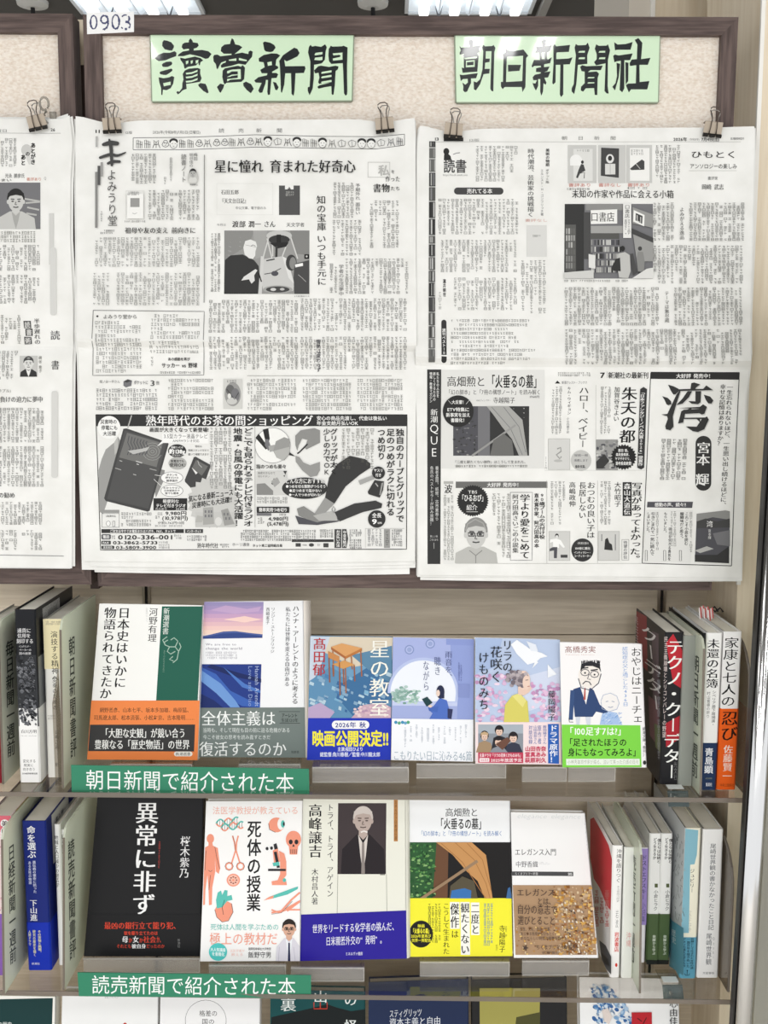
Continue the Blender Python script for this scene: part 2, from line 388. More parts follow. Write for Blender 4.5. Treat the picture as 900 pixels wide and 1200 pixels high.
# ------------------------------------------------------------------ room
def struct(name, acc): o = acc.build(name); o['kind'] = 'structure'; return o
a = Acc(); a.box(-4, -3.5, -0.05, 4, 4.2, 0, noisy('vinyl_floor', 'd6d1c8', 'e2ddd4', (1, 1, 1), 6)); struct('floor', a)
a = Acc(); a.box(-4, -3.5, CEIL, 4, 4.2, CEIL + 0.05, mat('5c5a57', 0.8)); struct('ceiling', a)
a = Acc(); a.box(-4, 4.15, 0, 4, 4.2, CEIL, mat('cfcac2', 0.8)); struct('wall_back', a)
YC = 1.52                                     # maple clad column behind the display
def xat(px, py, y): return on_y(px, py, y)[0]
xa, xb, xc = xat(737, 10, YC), xat(762, 10, YC), xat(767, 10, YC)
a = Acc(); a.box(xa, YC, 0, xb, YC + 0.25, CEIL, mat('d9d2c6', 0.6)); a.box(xb, YC - 0.004, 0, xc, YC + 0.25, CEIL, mat('f2f0ea', 0.5))
a.box(xc, YC, 0, 1.5, YC + 0.25, CEIL, M_PALE); struct('wall_right', a)
# ------------------------------------------------------------------ ceiling troffers seen above the boards, hanging cords
def troffer(px0, px1, py, label):
    p0, p1 = on_z(px0, py, CEIL), on_z(px1, py, CEIL); x0, x1, y1 = p0[0], p1[0], p0[1]; y0 = y1 - 0.62
    t = thing('ceiling_light', ((x0 + x1) / 2, y1, CEIL), label, 'ceiling light', 'ceiling lights above the boards')
    a = Acc(); m = mat('dfe3e6', 0.5); z0 = CEIL - 0.012
    a.box(x0, y1 - 0.012, z0, x1, y1, CEIL, m); a.box(x0, y0, z0, x1, y0 + 0.012, CEIL, m)
    a.box(x0, y0, z0, x0 + 0.012, y1, CEIL, m); a.box(x1 - 0.012, y0, z0, x1, y1, CEIL, m); a.build('frame', t)
    a = Acc(); a.box(x0 + 0.012, y0 + 0.012, CEIL - 0.004, x1 - 0.012, y1 - 0.012, CEIL - 0.001, mat('e2ebf2', 0.3, 0, 0.5, 0.45))  # reflector and ribs glow themselves, in place of light from the tubes
    n = 4; w = (x1 - x0 - 0.024) / n
    for i in range(1, n):
        x = x0 + 0.012 + i * w; a.hexa([(x - 0.012, y0 + 0.02, CEIL - 0.004), (x + 0.012, y0 + 0.02, CEIL - 0.004), (x + 0.012, y1 - 0.02, CEIL - 0.004), (x - 0.012, y1 - 0.02, CEIL - 0.004)],
            [(x - 0.002, y0 + 0.02, CEIL - 0.03), (x + 0.002, y0 + 0.02, CEIL - 0.03), (x + 0.002, y1 - 0.05, CEIL - 0.03), (x - 0.002, y1 - 0.05, CEIL - 0.03)], mat('dbe3ea', 0.3, 0, 0.5, 0.25))
    a.build('reflector', t)
    for i in range(n):
        x = x0 + 0.012 + (i + 0.5) * w; a = Acc(); P = []; R = []
        for k in range(7):
            u = k / 6 * math.pi / 2; P.append((x, y1 - 0.045 - 0.028 * (1 - math.sin(u)) , CEIL - 0.028)); R.append(max(0.017 * math.cos(u), 0.0008))
        a.tube([(x, y0 + 0.04, CEIL - 0.028)] + P, [0.017] + R, mat('ffffff', 0.4, 0, 0.3, 1.6), 14); a.build('lamp_tube', t, smooth=True)
    for i in (0, 2):
        x = x0 + 0.012 + (i + 1) * w; a = Acc(); a.tube([(x, y1 - 0.06, CEIL - 0.004), (x, y1 - 0.06, CEIL - 0.04)], [0.013, 0.004], mat('55585c', 0.5), 10); a.build('louvre_clip', t)
troffer(96, 241, 14, 'white ceiling light panel over the board with the stamped number tag')
troffer(474, 622, 13.5, 'white ceiling light panel above the middle of the wide board')
def cord(px, label):
    p = on_z(px, 1.5, CEIL); t = thing('hanging_cord', p, label, 'cord', 'cords hanging from the ceiling')
    a = Acc(); a.tube([(p[0], p[1], CEIL), (p[0], p[1], CEIL - 0.012), (p[0], p[1], CEIL - 0.02)], [0.05, 0.048, 0.02], mat('d8d8d4', 0.5), 20); a.build('ceiling_cap', t, smooth=False)
    a = Acc(); a.tube([(p[0], p[1], CEIL - 0.015), (p[0] + 0.004, p[1], CEIL - 0.3), (p[0], p[1], CEIL - 0.7)], 0.007, mat('1f1f20', 0.5), 8); a.build('black_cord', t)
cord(38, 'black cord hanging from a white ceiling cap above the left board')
cord(437, 'black cord hanging from a white ceiling cap above the wide board')
p0, p1 = on_z(628, 17, CEIL), on_z(637, 17, CEIL); a = Acc(); a.box(p0[0], p0[1] - 1.5, CEIL - 0.02, p1[0], p0[1] + 0.6, CEIL, mat('a8a6a2', 0.6))
tag(a.build('ceiling_track'), 'pale grey ceiling rail to the right of the light panels', 'rail')
# ------------------------------------------------------------------ the two pin boards
def board(name, o, i, label, base_px):
    t = thing(name, off(-0.03).P([base_px])[0], label, 'notice board')
    TL, TR, BR, BL = o; tl, tr, br, bl = i
    a = Acc(); quadbox(a, [tl, tr, br, bl], -0.012, -0.028, M_CLOTH); a.build('fabric_panel', t)
    a = Acc(); quadbox(a, [TL, TR, tr, tl], -0.004, -0.030, M_FRAME); a.build('top_rail', t)
    a = Acc(); quadbox(a, [bl, br, BR, BL], -0.004, -0.030, M_FRAME); a.build('bottom_rail', t)
    a = Acc(); quadbox(a, [TL, tl, bl, BL], -0.004, -0.030, M_FRAMEV); a.build('side_rail', t)
    a = Acc(); quadbox(a, [tr, TR, BR, br], -0.004, -0.030, M_FRAMEV); a.build('side_rail', t)
    return t
board('pin_board', [(97, 17), (865.5, 20), (834, 692), (115, 687)], [(118, 39.5), (845.5, 41), (817, 660), (134, 660)],
      'wide dark-framed board with cream wallpaper face and two green newspaper signs', (470, 690))
board('pin_board', [(-250, 14), (85, 16), (107, 685), (-240, 683)], [(-228, 36.5), (67.3, 38), (88, 660), (-220, 660)],
      'dark-framed cream board at the left edge, partly seen', (-70, 684))
a = Acc(); s = off(-0.05); f = s.P([(90, 23), (99, 23), (101, 76), (92, 76)]); a.hexa(f - BN * 0.02, f, M_PALE)
f = s.P([(90, 76.3), (100, 76.3), (116, 690), (106, 690)]); a.hexa(f - BN * 0.02, f, mat('463833', 0.6))
tag(a.build('batten'), 'narrow upright batten in the gap between the two boards', 'batten')
# ------------------------------------------------------------------ shelf unit behind the books
X = 0.431
t = thing('shelf_unit', (-0.4, YBACK, 0.0), 'grey oak shelf back and pale maple side panel behind the books', 'bookcase')
a = Acc(); zj = 1.5 - 0.33
a.box(-1.1, YBACK, zj + 0.0008, X, YBACK + 0.018, 1.28, M_BACK); a.box(-1.1, YBACK, 0.0, X, YBACK + 0.018, zj - 0.0008, M_BACK); a.build('back_panel', t)
a = Acc(); 
zz = np.linspace(0, 2.3, 2)
YF = 1.228
pts = [(X, YF, 0.0), (X, YF, 2.3), (X, YBACK + 0.13, 2.3), (X, YBACK + 0.018, 1.26), (X, YBACK + 0.018, 0.0)]
a.prism(pts, (0.4, 0, 0), M_PALE); a.build('side_panel', t)
a = Acc(); a.prism([(X - 0.001, YF - .001, 1.26), (X + 0.0035, YF - .001, 1.26), (X + 0.0035, YF - 0.001, 2.3), (X - 0.001, YF - 0.001, 2.3)], (0, 0.004, 0), mat('f4f2ec', 0.4)); a.build('edge_strip', t)
for px in (172, 775):
    x = xat(px, 700, YBACK); a = Acc(); a.box(x - 0.0055, YBACK - 0.003, ZS3 - 0.4, x - 0.002, YBACK, 1.27, M_STEEL); a.box(x + 0.002, YBACK - 0.003, ZS3 - 0.4, x + 0.0055, YBACK, 1.27, M_STEEL)
    a.box(x - 0.002, YBACK - 0.0005, ZS3 - 0.4, x + 0.002, YBACK, 1.27, mat('2a2624', 0.7)); a.build('slotted_rail', t)
# ------------------------------------------------------------------ clear shelves
def shelf(z, l, r, label, xr=880):
    p0, p1 = on_z(-70, l, z), on_z(xr, r, z); th = 0.0055
    t = thing('acrylic_shelf', ((p0[0] + p1[0]) / 2, YBACK, z - th), label, 'shelf', 'clear acrylic shelves')
    A = [(p0[0], p0[1], z - th), (p1[0], p1[1], z - th), (p1[0], YBACK - 0.004, z - th), (p0[0], YBACK - 0.004, z - th)]
    a = Acc(); a.hexa(A, [(x, y, z) for x, y, _ in A], M_ACR); a.build('slab', t)
    d = 0.0012; a = Acc(); a.hexa([(A[0][0], A[0][1] - d, z - th), (A[1][0], A[1][1] - d, z - th), A[1], A[0]], [(A[0][0], A[0][1] - d, z), (A[1][0], A[1][1] - d, z), (A[1][0], A[1][1], z), (A[0][0], A[0][1], z)], M_ACRE); a.build('polished_edge', t)
    return t, p0, p1
SH1, S1a, S1b = shelf(ZS1, 927, 935, 'upper clear acrylic shelf under the six propped covers', 877)
SH2, S2a, S2b = shelf(ZS2, 1159.5, 1171.5, 'lower clear acrylic shelf under the black cover and its neighbours', 862)
SH3, S3a, S3b = shelf(ZS3, 1520, 1528, 'bottom clear acrylic shelf below the picture', 850)
# ------------------------------------------------------------------ builders for books
class FaceBook:
    """a book propped up with its cover to the front; q = its corners in the photograph TL,TR,BR,BL"""
    def __init__(s, label, q, zb, cover='f6f5f2', lean=11.0, th=0.016, spine=None, side=1, view=(0, 0, 1), B=None, group='books with their covers to the front', rough=0.32, strip=None):
        x0, y0, k = view; s.view = view
        q = [(x0 + x / k, y0 + y / k) for x, y in q]; s.q = q
        bm = ((q[2][0] + q[3][0]) / 2, (q[2][1] + q[3][1]) / 2)
        B = on_z(bm[0], bm[1], zb) if B is None else B
        L = math.radians(lean); N = np.array([0, -math.cos(L), math.sin(L)]); s.N = N; s.s = Surf(B, N); s.th = th
        C = s.s.P(q); s.C = C
        s.t = thing('book', (C[2] + C[3]) / 2 - N * th / 2, label, 'book', group)
        s.a = Acc(); b = 0.0011; cm = mat(cover, rough, 0, 0.18)
        s.a.hexa(C - N * b, C, cm); s.a.hexa(C - N * th, C - N * (th - b), cm)
        i, j = (1, 2) if side > 0 else (0, 3)
        e = C[i] - C[1 - i]; e = e / np.linalg.norm(e) * b; sm = mat(spine or cover, rough, 0, 0.18)
        s.a.hexa([C[i] - e, C[i], C[i] - N * th, C[i] - e - N * th], [C[j] - e, C[j], C[j] - N * th, C[j] - e - N * th], sm)
        u = C[1] - C[0]; u /= np.linalg.norm(u); v = C[0] - C[3]; v /= np.linalg.norm(v)
        I = [C[0] + u * .0016 - v * .002, C[1] - u * .0016 - v * .002, C[2] - u * .0016 + v * .002, C[3] + u * .0016 + v * .002]
        p = Acc(); p.hexa([x - N * (th - b - 2e-4) for x in I], [x - N * (b + 2e-4) for x in I], M_PAGES); p.build('page_block', s.t)
        s.p = Pr(s.a, s.s, 2e-5).view(*view); s.p.rough = rough; s.parts = []
        if strip:                                      # rounded spine edge seen beside the cover
            w, col = strip; d = (C[1] - C[0]) / np.linalg.norm(C[1] - C[0]); n = 5; P = []
            for i in range(n + 1):
                t = math.pi / 2 * i / n; P.append(d * w * math.sin(t) - N * th * (1 - math.cos(t)) )
            m = mat(col, rough, 0, 0.18)
            for i in range(n): s.a.add([C[1] + P[i], C[1] + P[i + 1], C[2] + P[i + 1], C[2] + P[i]], [(3, 2, 1, 0)], m)
    def band(s, q, col, name='paper_band', label=None, h=0.0004):
        x0, y0, k = s.view; q = [(x0 + x / k, y0 + y / k) for x, y in q]
        a = Acc(); f = s.s.P(q); a.hexa(f + s.N * 3e-5, f + s.N * h, mat(col, 0.32, 0, 0.18))
        p = Pr(a, s.s, h + 2e-5).view(*s.view); p.rough = 0.32; s.parts.append((name, a, label)); return p
    def done(s):
        s.a.build('cover', s.t)
        for n, a, l in s.parts:
            o = a.build(n, s.t)
            if l: o['label'] = l
        return s.t
class SpineBook:
    """a book standing with its spine to the front; q = corners of the spine in the photograph"""
    def __init__(s, label, q, zb, spine='f4f3ef', left=None, right=None, depth=0.14, dx=0.0, view=(0, 0, 1), group=None, Y=None, rough=0.35, top=None):
        x0, y0, k = view; s.view = view; q = [(x0 + x / k, y0 + y / k) for x, y in q]
        bm = ((q[2][0] + q[3][0]) / 2, (q[2][1] + q[3][1]) / 2)
        Y = on_z(bm[0], bm[1], zb)[1] if Y is None else Y
        s.s = Surf((0, Y, 0), (0, -1, 0)); C = s.s.P(q)
        C[0][2] = C[1][2] = (C[0][2] + C[1][2]) / 2; C[2][2] = C[3][2] = zb; s.C = C; D = np.array([dx, depth, 0.0]); s.D = D
        s.t = thing('book', (C[2] + C[3]) / 2 + D / 2, label, 'book', group)
        b = 0.0011; c = 0.0016; e = np.array([1.0, 0, 0]); y = np.array([0, 1.0, 0]); s.a = Acc()
        sm, lm, rm = mat(spine, rough, 0, 0.18), mat(left or spine, rough, 0, 0.18), mat(right or spine, rough, 0, 0.18)
        # spine with eased corners
        P = lambda i, du, dy: C[i] + e * du + y * dy
        s.a.hexa([P(3, c, 0), P(2, -c, 0), P(2, -b, c), P(3, b, c)], [P(0, c, 0), P(1, -c, 0), P(1, -b, c), P(0, b, c)], sm)
        s.a.hexa([P(3, 0, c), P(3, c, 0), P(3, b, c), P(3, b, c) + D * .99], [P(0, 0, c), P(0, c, 0), P(0, b, c), P(0, b, c) + D * .99], lm)
        s.a.hexa([P(3, 0, c), P(3, b, c), P(3, b, c) + D, P(3, 0, c) + D], [P(0, 0, c), P(0, b, c), P(0, b, c) + D, P(0, 0, c) + D], lm)
        s.a.hexa([P(2, -b, c), P(2, 0, c), P(2, 0, c) + D, P(2, -b, c) + D], [P(1, -b, c), P(1, 0, c), P(1, 0, c) + D, P(1, -b, c) + D], rm)
        s.a.hexa([P(2, -c, 0), P(2, 0, c), P(2, -b, c) + D * .01, P(2, -b, c)], [P(1, -c, 0), P(1, 0, c), P(1, -b, c) + D * .01, P(1, -b, c)], sm)
        z = np.array([0, 0, 0.0022]); p = Acc(); g = 0.0003
        p.hexa([P(3, b + g, c + g) + z, P(2, -b - g, c + g) + z, P(2, -b - g, c - .002) + z + D, P(3, b + g, c - .002) + z + D], [P(0, b + g, c + g) - z, P(1, -b - g, c + g) - z, P(1, -b - g, c - .002) - z + D, P(0, b + g, c - .002) - z + D], top or M_PAGES); p.build('page_block', s.t)
        s.p = Pr(s.a, s.s, 2e-5).view(*view); s.p.rough = rough
        nr = np.cross(D, C[1] - C[2]); nl = np.cross(C[0] - C[3], D)      # outward normals of the two sides
        s.r = Pr(s.a, Surf(C[1] + y * c, nr), 2e-5).view(*view); s.lf = Pr(s.a, Surf(C[0] + y * c, nl), 2e-5).view(*view); s.parts = []
        s.r.rough = s.lf.rough = rough
    def back(s, side, y0, y1, u0, u1, col):
        """a patch on a side face: u along the depth, y in world metres down from the top"""
        C = s.C; i = 1 if side > 0 else 0; o = C[i] + np.array([0, .0016, 0]); n = s.r.s.N if side > 0 else s.lf.s.N
        dn = (C[3 - i] - C[i]); dn = dn / -dn[2]
        pts = [o + s.D * u0 + dn * y0, o + s.D * u1 + dn * y0, o + s.D * u1 + dn * y1, o + s.D * u0 + dn * y1]
        s.a.add([p + n * 1.2e-4 for p in pts], [(0, 1, 2, 3)], mat(col, 0.35))
    def band(s, f, col, h=0.0003):
        """paper band round the lower part, up to height f (0..1) of the spine"""
        C = s.C; a = Acc(); m = mat(col, 0.35, 0, 0.18); y = np.array([0, 1.0, 0]); c = .0016; e = np.array([1.0, 0, 0])
        z0 = C[3] * 0; tl = C[3] + (C[0] - C[3]) * f; tr = C[2] + (C[1] - C[2]) * f
        B = [(C[3], C[2]), (tl, tr)]
        ring = lambda l, r: [l - e * h + y * c + s.D * .9, l - e * h + y * c, l + e * c - y * h, r - e * c - y * h, r + e * h + y * c, r + e * h + y * c + s.D * .9]
        lo, hi = ring(C[3] + np.array([0, 0, 2e-4]), C[2] + np.array([0, 0, 2e-4])), ring(tl, tr)
        for i in range(5): a.add([lo[i], lo[i + 1], hi[i + 1], hi[i]], [(0, 1, 2, 3)], m)
        p = Pr(a, s.s, h + 3e-5).view(*s.view); s.parts.append(('paper_band', a)); return p
    def done(s):
        s.a.build('cover', s.t)
        for n, a in s.parts: a.build(n, s.t)
        return s.t
def stand(label, x0, y0, x1, y1, zs, bk, group='clear acrylic book stands'):
    """clear stand: front lip seen at x0..x1, y0..y1, ledge, back plate up behind the book"""
    f = on_z((x0 + x1) / 2, y1, zs + 0.0004); Y = f[1]; s = Surf((0, Y, 0), (0, -1, 0))
    q = s.P([(x0, y0), (x1, y0), (x1, y1), (x0, y1)]); xl, xr = min(q[0][0], q[3][0]), max(q[1][0], q[2][0]); zt = min(q[0][2], bk.C[2][2] - 0.0006, bk.C[3][2] - 0.0006); th = 0.0022
    t = thing('book_stand', ((xl + xr) / 2, Y, zs + 0.0004), label, 'book stand', group)
    yb = float((bk.C[2] - bk.N * bk.th)[1]) + 0.004
    a = Acc(); a.box(xl, Y, zs + 0.0004, xr, Y + th, zt, M_LIP); a.box(xl, Y - 0.0006, zt - 0.0012, xr, Y, zt, M_LIPGLINT); a.box(xr - 0.001, Y - 0.0005, zs + .0004, xr, Y, zt - .0012, M_LIPGLINT); a.box(xl, Y - 0.0006, zs + .0004, xr - .001, Y, zs + .0012, M_LIPGLINT); a.build('front_lip', t)  # thin bright strips paint highlights along the lip edges
    a = Acc(); a.box(xl, Y + th, zt - th, xr, yb, zt, M_ACR); a.build('ledge', t)
    N = bk.N; L = np.array([0, -N[2] * -1, 0]); up = np.array([0, N[2], -N[1]]); up = up / np.linalg.norm(up)
    b0 = np.array([xl + .004, yb, zt]); b1 = np.array([xr - .004, yb, zt]); H = 0.09
    a = Acc(); a.hexa([b0, b1, b1 + up * H, b0 + up * H], [b0 - N * th, b1 - N * th, b1 - N * th + up * H, b0 - N * th + up * H], M_ACR)
    a.box(xl + .004, yb, zs + .0004, xl + .006, yb + .002, zt, M_ACR); a.box(xr - .006, yb, zs + .0004, xr - .004, yb + .002, zt, M_ACR); a.build('back_plate', t)
# ------------------------------------------------------------------ board signs
def sign(q, label, strokes):
    s = off(-0.0075 + 0.0); f = s.P(q); t = thing('newspaper_sign', (f[2] + f[3]) / 2, label, 'sign', None)
    a = Acc(); a.hexa(f - BN * 0.0042, f, mat('d6efcf', 0.25, 0, 0.4, 0, 1.0))
    p = Pr(a, s, 2e-5); p.rough = 0.25; p.coat = 1.0
    strokes(p); a.build('lettered_panel', t)
    e = 1.3; x0, y0 = q[0]; x1, y1 = q[2]; a = Acc(); m = mat('8f9a86', 0.5)
    TL, TR, BR, BL = [np.array(v, float) for v in q]
    for A, B in ((TL, TR), (TR, BR), (BR, BL), (BL, TL)):
        d = (B - A) / np.linalg.norm(B - A); n = np.array([d[1], -d[0]]); g = s.P([A, B, B + n * e, A + n * e]); a.hexa(g - BN * 0.004, g - BN * 0.0003, m)
    a.build('clear_sleeve', t)
K = '1e2426'
def sign_one(p):
    p.view(175, 40, 12)      # first character
    P = p.poly; B = p.brush
    P([(185, 110), (205, 85), (250, 92), (310, 115), (345, 160), (345, 190), (320, 232), (280, 230), (215, 212), (180, 165)], K)
    P([(75, 340), (130, 290), (200, 262), (290, 262), (355, 240), (383, 262), (378, 310), (320, 330), (220, 370), (130, 380)], K)
    B([(205, 435), (250, 425), (295, 412)], [55, 75, 55], K); B([(165, 545), (230, 540), (305, 505)], [40, 70, 40], K)
    P([(130, 605), (200, 620), (275, 608), (320, 588), (352, 605), (335, 700), (300, 760), (240, 790), (192, 780), (185, 855), (168, 855), (165, 760), (140, 680)], K)
    P([(195, 690), (300, 668), (300, 715), (240, 725), (205, 735)], 'd6efcf')
    P([(555, 90), (578, 58), (605, 90), (615, 115), (680, 125), (695, 160), (670, 190), (625, 205), (625, 230), (740, 222), (830, 240), (875, 280), (830, 340), (790, 348), (720, 318), (650, 300), (570, 285), (480, 310), (400, 310), (410, 285), (470, 245), (560, 228), (555, 205), (480, 215), (455, 185), (465, 140), (500, 120), (555, 115)], K)
    P([(432, 330), (500, 345), (640, 315), (720, 335), (758, 370), (720, 395), (712, 435), (698, 440), (690, 400), (660, 440), (540, 462), (505, 485), (492, 480), (480, 420), (440, 365)], K)
    for x, y, w in ((512, 372, 38), (580, 366, 32), (650, 362, 40)): P([(x, y + 10), (x + w, y), (x + w - 4, y + 38), (x + 6, y + 55)], 'd6efcf')
    P([(470, 560), (500, 510), (560, 485), (680, 475), (718, 492), (715, 560), (735, 620), (715, 670), (600, 690), (520, 700), (525, 770), (470, 790), (430, 830), (400, 848), (380, 815), (400, 800), (420, 812), (460, 760), (465, 690), (480, 640)], K)
    for y in (540, 595, 655): P([(512, y + 5), (600, y - 5), (680, y - 38), (676, y - 10), (600, y + 18), (520, y + 28)], 'd6efcf')
    P([(685, 712), (720, 688), (790, 700), (810, 740), (835, 820), (815, 832), (760, 800), (700, 740)], K)
    p.view(245, 40, 15)
    P([(375, 140), (400, 72), (430, 95), (460, 180), (530, 195), (585, 230), (540, 275), (450, 350), (580, 325), (690, 350), (695, 310), (730, 288), (768, 310), (755, 400), (680, 490), (640, 540), (520, 520), (380, 560), (215, 592), (205, 550), (240, 520), (200, 520), (150, 620), (132, 600), (120, 530), (80, 480), (72, 400), (90, 365), (150, 360), (200, 390), (395, 365), (395, 345), (260, 345), (205, 300), (215, 230), (270, 185), (370, 172)], K)
    P([(190, 540), (215, 500), (298, 470), (290, 500), (230, 520)], 'd6efcf'); P([(345, 450), (480, 425), (478, 470), (352, 468)], 'd6efcf'); P([(525, 418), (665, 455), (658, 478), (525, 460)], 'd6efcf')
    P([(232, 750), (240, 640), (280, 600), (510, 556), (560, 575), (590, 545), (632, 590), (618, 790), (570, 838), (310, 855), (275, 885), (255, 850)], K)
    for y in (690, 755): P([(315, y), (400, y - 42), (500, y - 48), (505, y - 30), (410, y - 10), (315, y + 2)], 'd6efcf')
    P([(318, 690), (318, 650), (400, 625), (555, 615), (560, 790), (380, 800), (320, 832), (318, 790), (505, 770), (505, 650), (400, 650)], 'd6efcf')
    P([(320, 705), (400, 655), (500, 655), (505, 672), (420, 695)], K); P([(320, 775), (400, 735), (505, 720), (508, 745), (410, 765)], K)
    P([(138, 930), (195, 870), (268, 890), (250, 950), (205, 1030), (185, 1020)], K)
    P([(600, 860), (650, 835), (740, 880), (785, 960), (735, 1040), (660, 980), (605, 910)], K)
    p.view(295, 40, 12.857)
    P([(170, 130), (195, 112), (280, 130), (340, 165), (360, 205), (320, 260), (280, 272), (215, 262), (190, 240)], K)
    P([(105, 365), (180, 315), (300, 290), (380, 295), (430, 322), (370, 385), (360, 470), (395, 488), (400, 515), (310, 565), (305, 585), (370, 585), (398, 605), (375, 660), (300, 665), (295, 690), (275, 910), (245, 918), (235, 870), (245, 690), (215, 690), (205, 750), (160, 880), (120, 885), (98, 850), (150, 735), (60, 730), (38, 700), (100, 650), (230, 620), (235, 590), (150, 590), (128, 540), (195, 500), (180, 425), (110, 415)], K)
    P([(235, 425), (300, 412), (305, 468), (245, 480)], 'd6efcf')
    P([(320, 720), (365, 730), (405, 800), (385, 845), (355, 840)], K)
    P([(415, 405), (470, 320), (560, 258), (640, 205), (690, 225), (720, 285), (690, 335), (600, 380), (525, 412), (490, 385), (505, 485), (800, 482), (810, 520), (785, 585), (660, 590), (645, 850), (632, 932), (600, 900), (592, 590), (505, 590), (490, 760), (455, 885), (440, 870), (435, 700), (425, 500)], K)
    p.view(355, 40, 15)
    P([(90, 320), (105, 230), (130, 190), (165, 220), (215, 208), (320, 225), (390, 180), (420, 230), (400, 300), (385, 450), (330, 515), (195, 540), (190, 800), (170, 960), (118, 1075), (85, 1000), (85, 935), (118, 925), (130, 700), (130, 480)], K)
    P([(205, 355), (225, 330), (345, 315), (342, 355), (215, 375)], 'd6efcf'); P([(200, 455), (215, 415), (345, 400), (342, 455), (290, 462)], 'd6efcf')
    P([(455, 260), (490, 205), (520, 220), (690, 215), (712, 205), (785, 235), (775, 600), (780, 1000), (775, 1060), (750, 1085), (722, 1040), (710, 700), (700, 510), (500, 525), (460, 480), (448, 380)], K)
    P([(525, 340), (695, 325), (695, 450), (530, 468), (525, 430), (640, 405), (668, 385), (640, 365), (535, 375)], 'd6efcf')
    P([(195, 640), (270, 565), (320, 555), (460, 578), (570, 555), (625, 570), (615, 620), (575, 650), (560, 900), (540, 1060), (520, 1072), (505, 1050), (500, 915), (380, 935), (275, 960), (252, 930), (290, 900), (480, 855), (300, 870), (290, 880), (268, 850), (290, 760), (275, 680), (215, 690)], K)
    for y in (670, 750, 840): P([(320, y + 10), (335, y - 5), (480, y - 30), (503, y - 32), (503, y + 2), (330, y + 28)], 'd6efcf')
def sign_two(p):
    P = p.poly; B = p.brush; L = lambda pts, w: p.line(pts, w, K)
    p.view(530, 40, 15)
    P([(285, 130), (310, 92), (350, 92), (365, 130), (365, 215), (500, 200), (470, 260), (475, 310), (440, 345), (200, 375), (205, 350), (130, 360), (130, 325), (150, 285), (125, 210), (160, 240), (310, 225)], K)
    P([(195, 365), (440, 340), (465, 390), (440, 660), (180, 680), (165, 585), (205, 600), (200, 390)], K); P([(240, 470), (395, 455), (395, 575), (240, 585)], 'd6efcf'); P([(255, 495), (375, 482), (372, 542), (258, 550)], K); P([(205, 420), (430, 395), (425, 425), (235, 442)], 'd6efcf')
    P([(130, 710), (180, 720), (450, 685), (420, 775), (330, 780), (330, 860), (260, 1010), (220, 1020), (190, 990), (195, 920), (178, 850), (230, 890), (275, 850), (270, 785), (190, 790), (150, 825)], K)
    P([(525, 235), (545, 190), (580, 215), (700, 210), (725, 190), (760, 245), (740, 320), (722, 1005), (690, 1000), (668, 960), (690, 300), (590, 300), (585, 430), (660, 430), (655, 490), (585, 500), (570, 610), (660, 610), (650, 690), (550, 705), (490, 880), (415, 990), (380, 970), (375, 830), (430, 850), (490, 790), (530, 620), (545, 300)], K)
    P([(590, 305), (685, 300), (680, 430), (590, 430)], 'd6efcf'); P([(578, 505), (668, 492), (665, 605), (572, 612)], 'd6efcf')
    p.view(580, 40, 15)
    P([(135, 360), (190, 320), (180, 250), (220, 285), (330, 300), (500, 270), (585, 380), (550, 420), (535, 930), (485, 1020), (470, 930), (170, 930), (135, 970), (105, 920), (105, 840), (140, 840), (150, 410)], K)
    P([(210, 400), (495, 380), (480, 825), (195, 842)], 'd6efcf'); P([(228, 540), (460, 540), (432, 645), (230, 660)], K)
    p.view(620, 40, 15)
    P([(225, 120), (265, 80), (302, 115), (285, 215), (400, 195), (370, 290), (320, 320), (310, 430), (340, 445), (400, 405), (370, 510), (265, 530), (262, 580), (360, 570), (320, 650), (262, 670), (378, 655), (335, 760), (270, 770), (305, 850), (290, 892), (255, 860), (245, 1010), (215, 1085), (195, 1010), (198, 790), (160, 790), (160, 910), (120, 995), (85, 930), (60, 860), (110, 870), (140, 810), (75, 810), (62, 760), (100, 715), (205, 690), (205, 670), (120, 665), (125, 600), (210, 580), (205, 555), (90, 560), (55, 590), (45, 560), (85, 455), (190, 455), (180, 325), (105, 325), (140, 270), (120, 225), (240, 220)], K)
    P([(222, 320), (275, 318), (270, 440), (222, 440)], 'd6efcf')
    P([(425, 210), (450, 175), (480, 215), (720, 190), (700, 312), (500, 320), (480, 330), (478, 440), (690, 430), (765, 405), (715, 530), (605, 535), (600, 1060), (565, 1108), (540, 1060), (550, 540), (470, 540), (465, 850), (425, 885), (408, 860), (430, 500)], K)
    p.view(665, 40, 8.182)
    P([(68, 130), (80, 95), (100, 108), (175, 105), (195, 82), (212, 130), (190, 200), (190, 285), (100, 295), (85, 480), (65, 575), (40, 550), (40, 520), (60, 480), (80, 200)], K)
    P([(262, 140), (275, 98), (300, 112), (375, 110), (388, 98), (408, 155), (388, 250), (385, 500), (395, 570), (375, 568), (355, 545), (365, 280), (275, 300), (255, 270), (280, 240), (280, 190)], K)
    for x in (103, 298):
        for y in (160, 222): P([(x, y + 18), (x + 10, y + 2), (x + 65, y), (x + 62, y + 18)], 'd6efcf')
    P([(122, 315), (140, 298), (180, 308), (338, 302), (320, 345), (220, 345), (195, 365), (280, 358), (302, 380), (290, 420), (285, 585), (262, 582), (255, 518), (175, 520), (150, 552), (128, 540), (130, 505), (165, 470), (165, 360), (135, 355)], K)
    for y in (412, 462): P([(190, y + 12), (200, y), (258, y), (255, y + 10)], 'd6efcf')
    P([(448, 78), (480, 100), (560, 95), (625, 75), (605, 150), (480, 150), (455, 155)], K)
    P([(438, 210), (455, 195), (490, 205), (625, 185), (600, 250), (545, 250), (545, 350), (545, 520), (525, 558), (500, 535), (512, 255), (470, 262), (450, 270)], K)
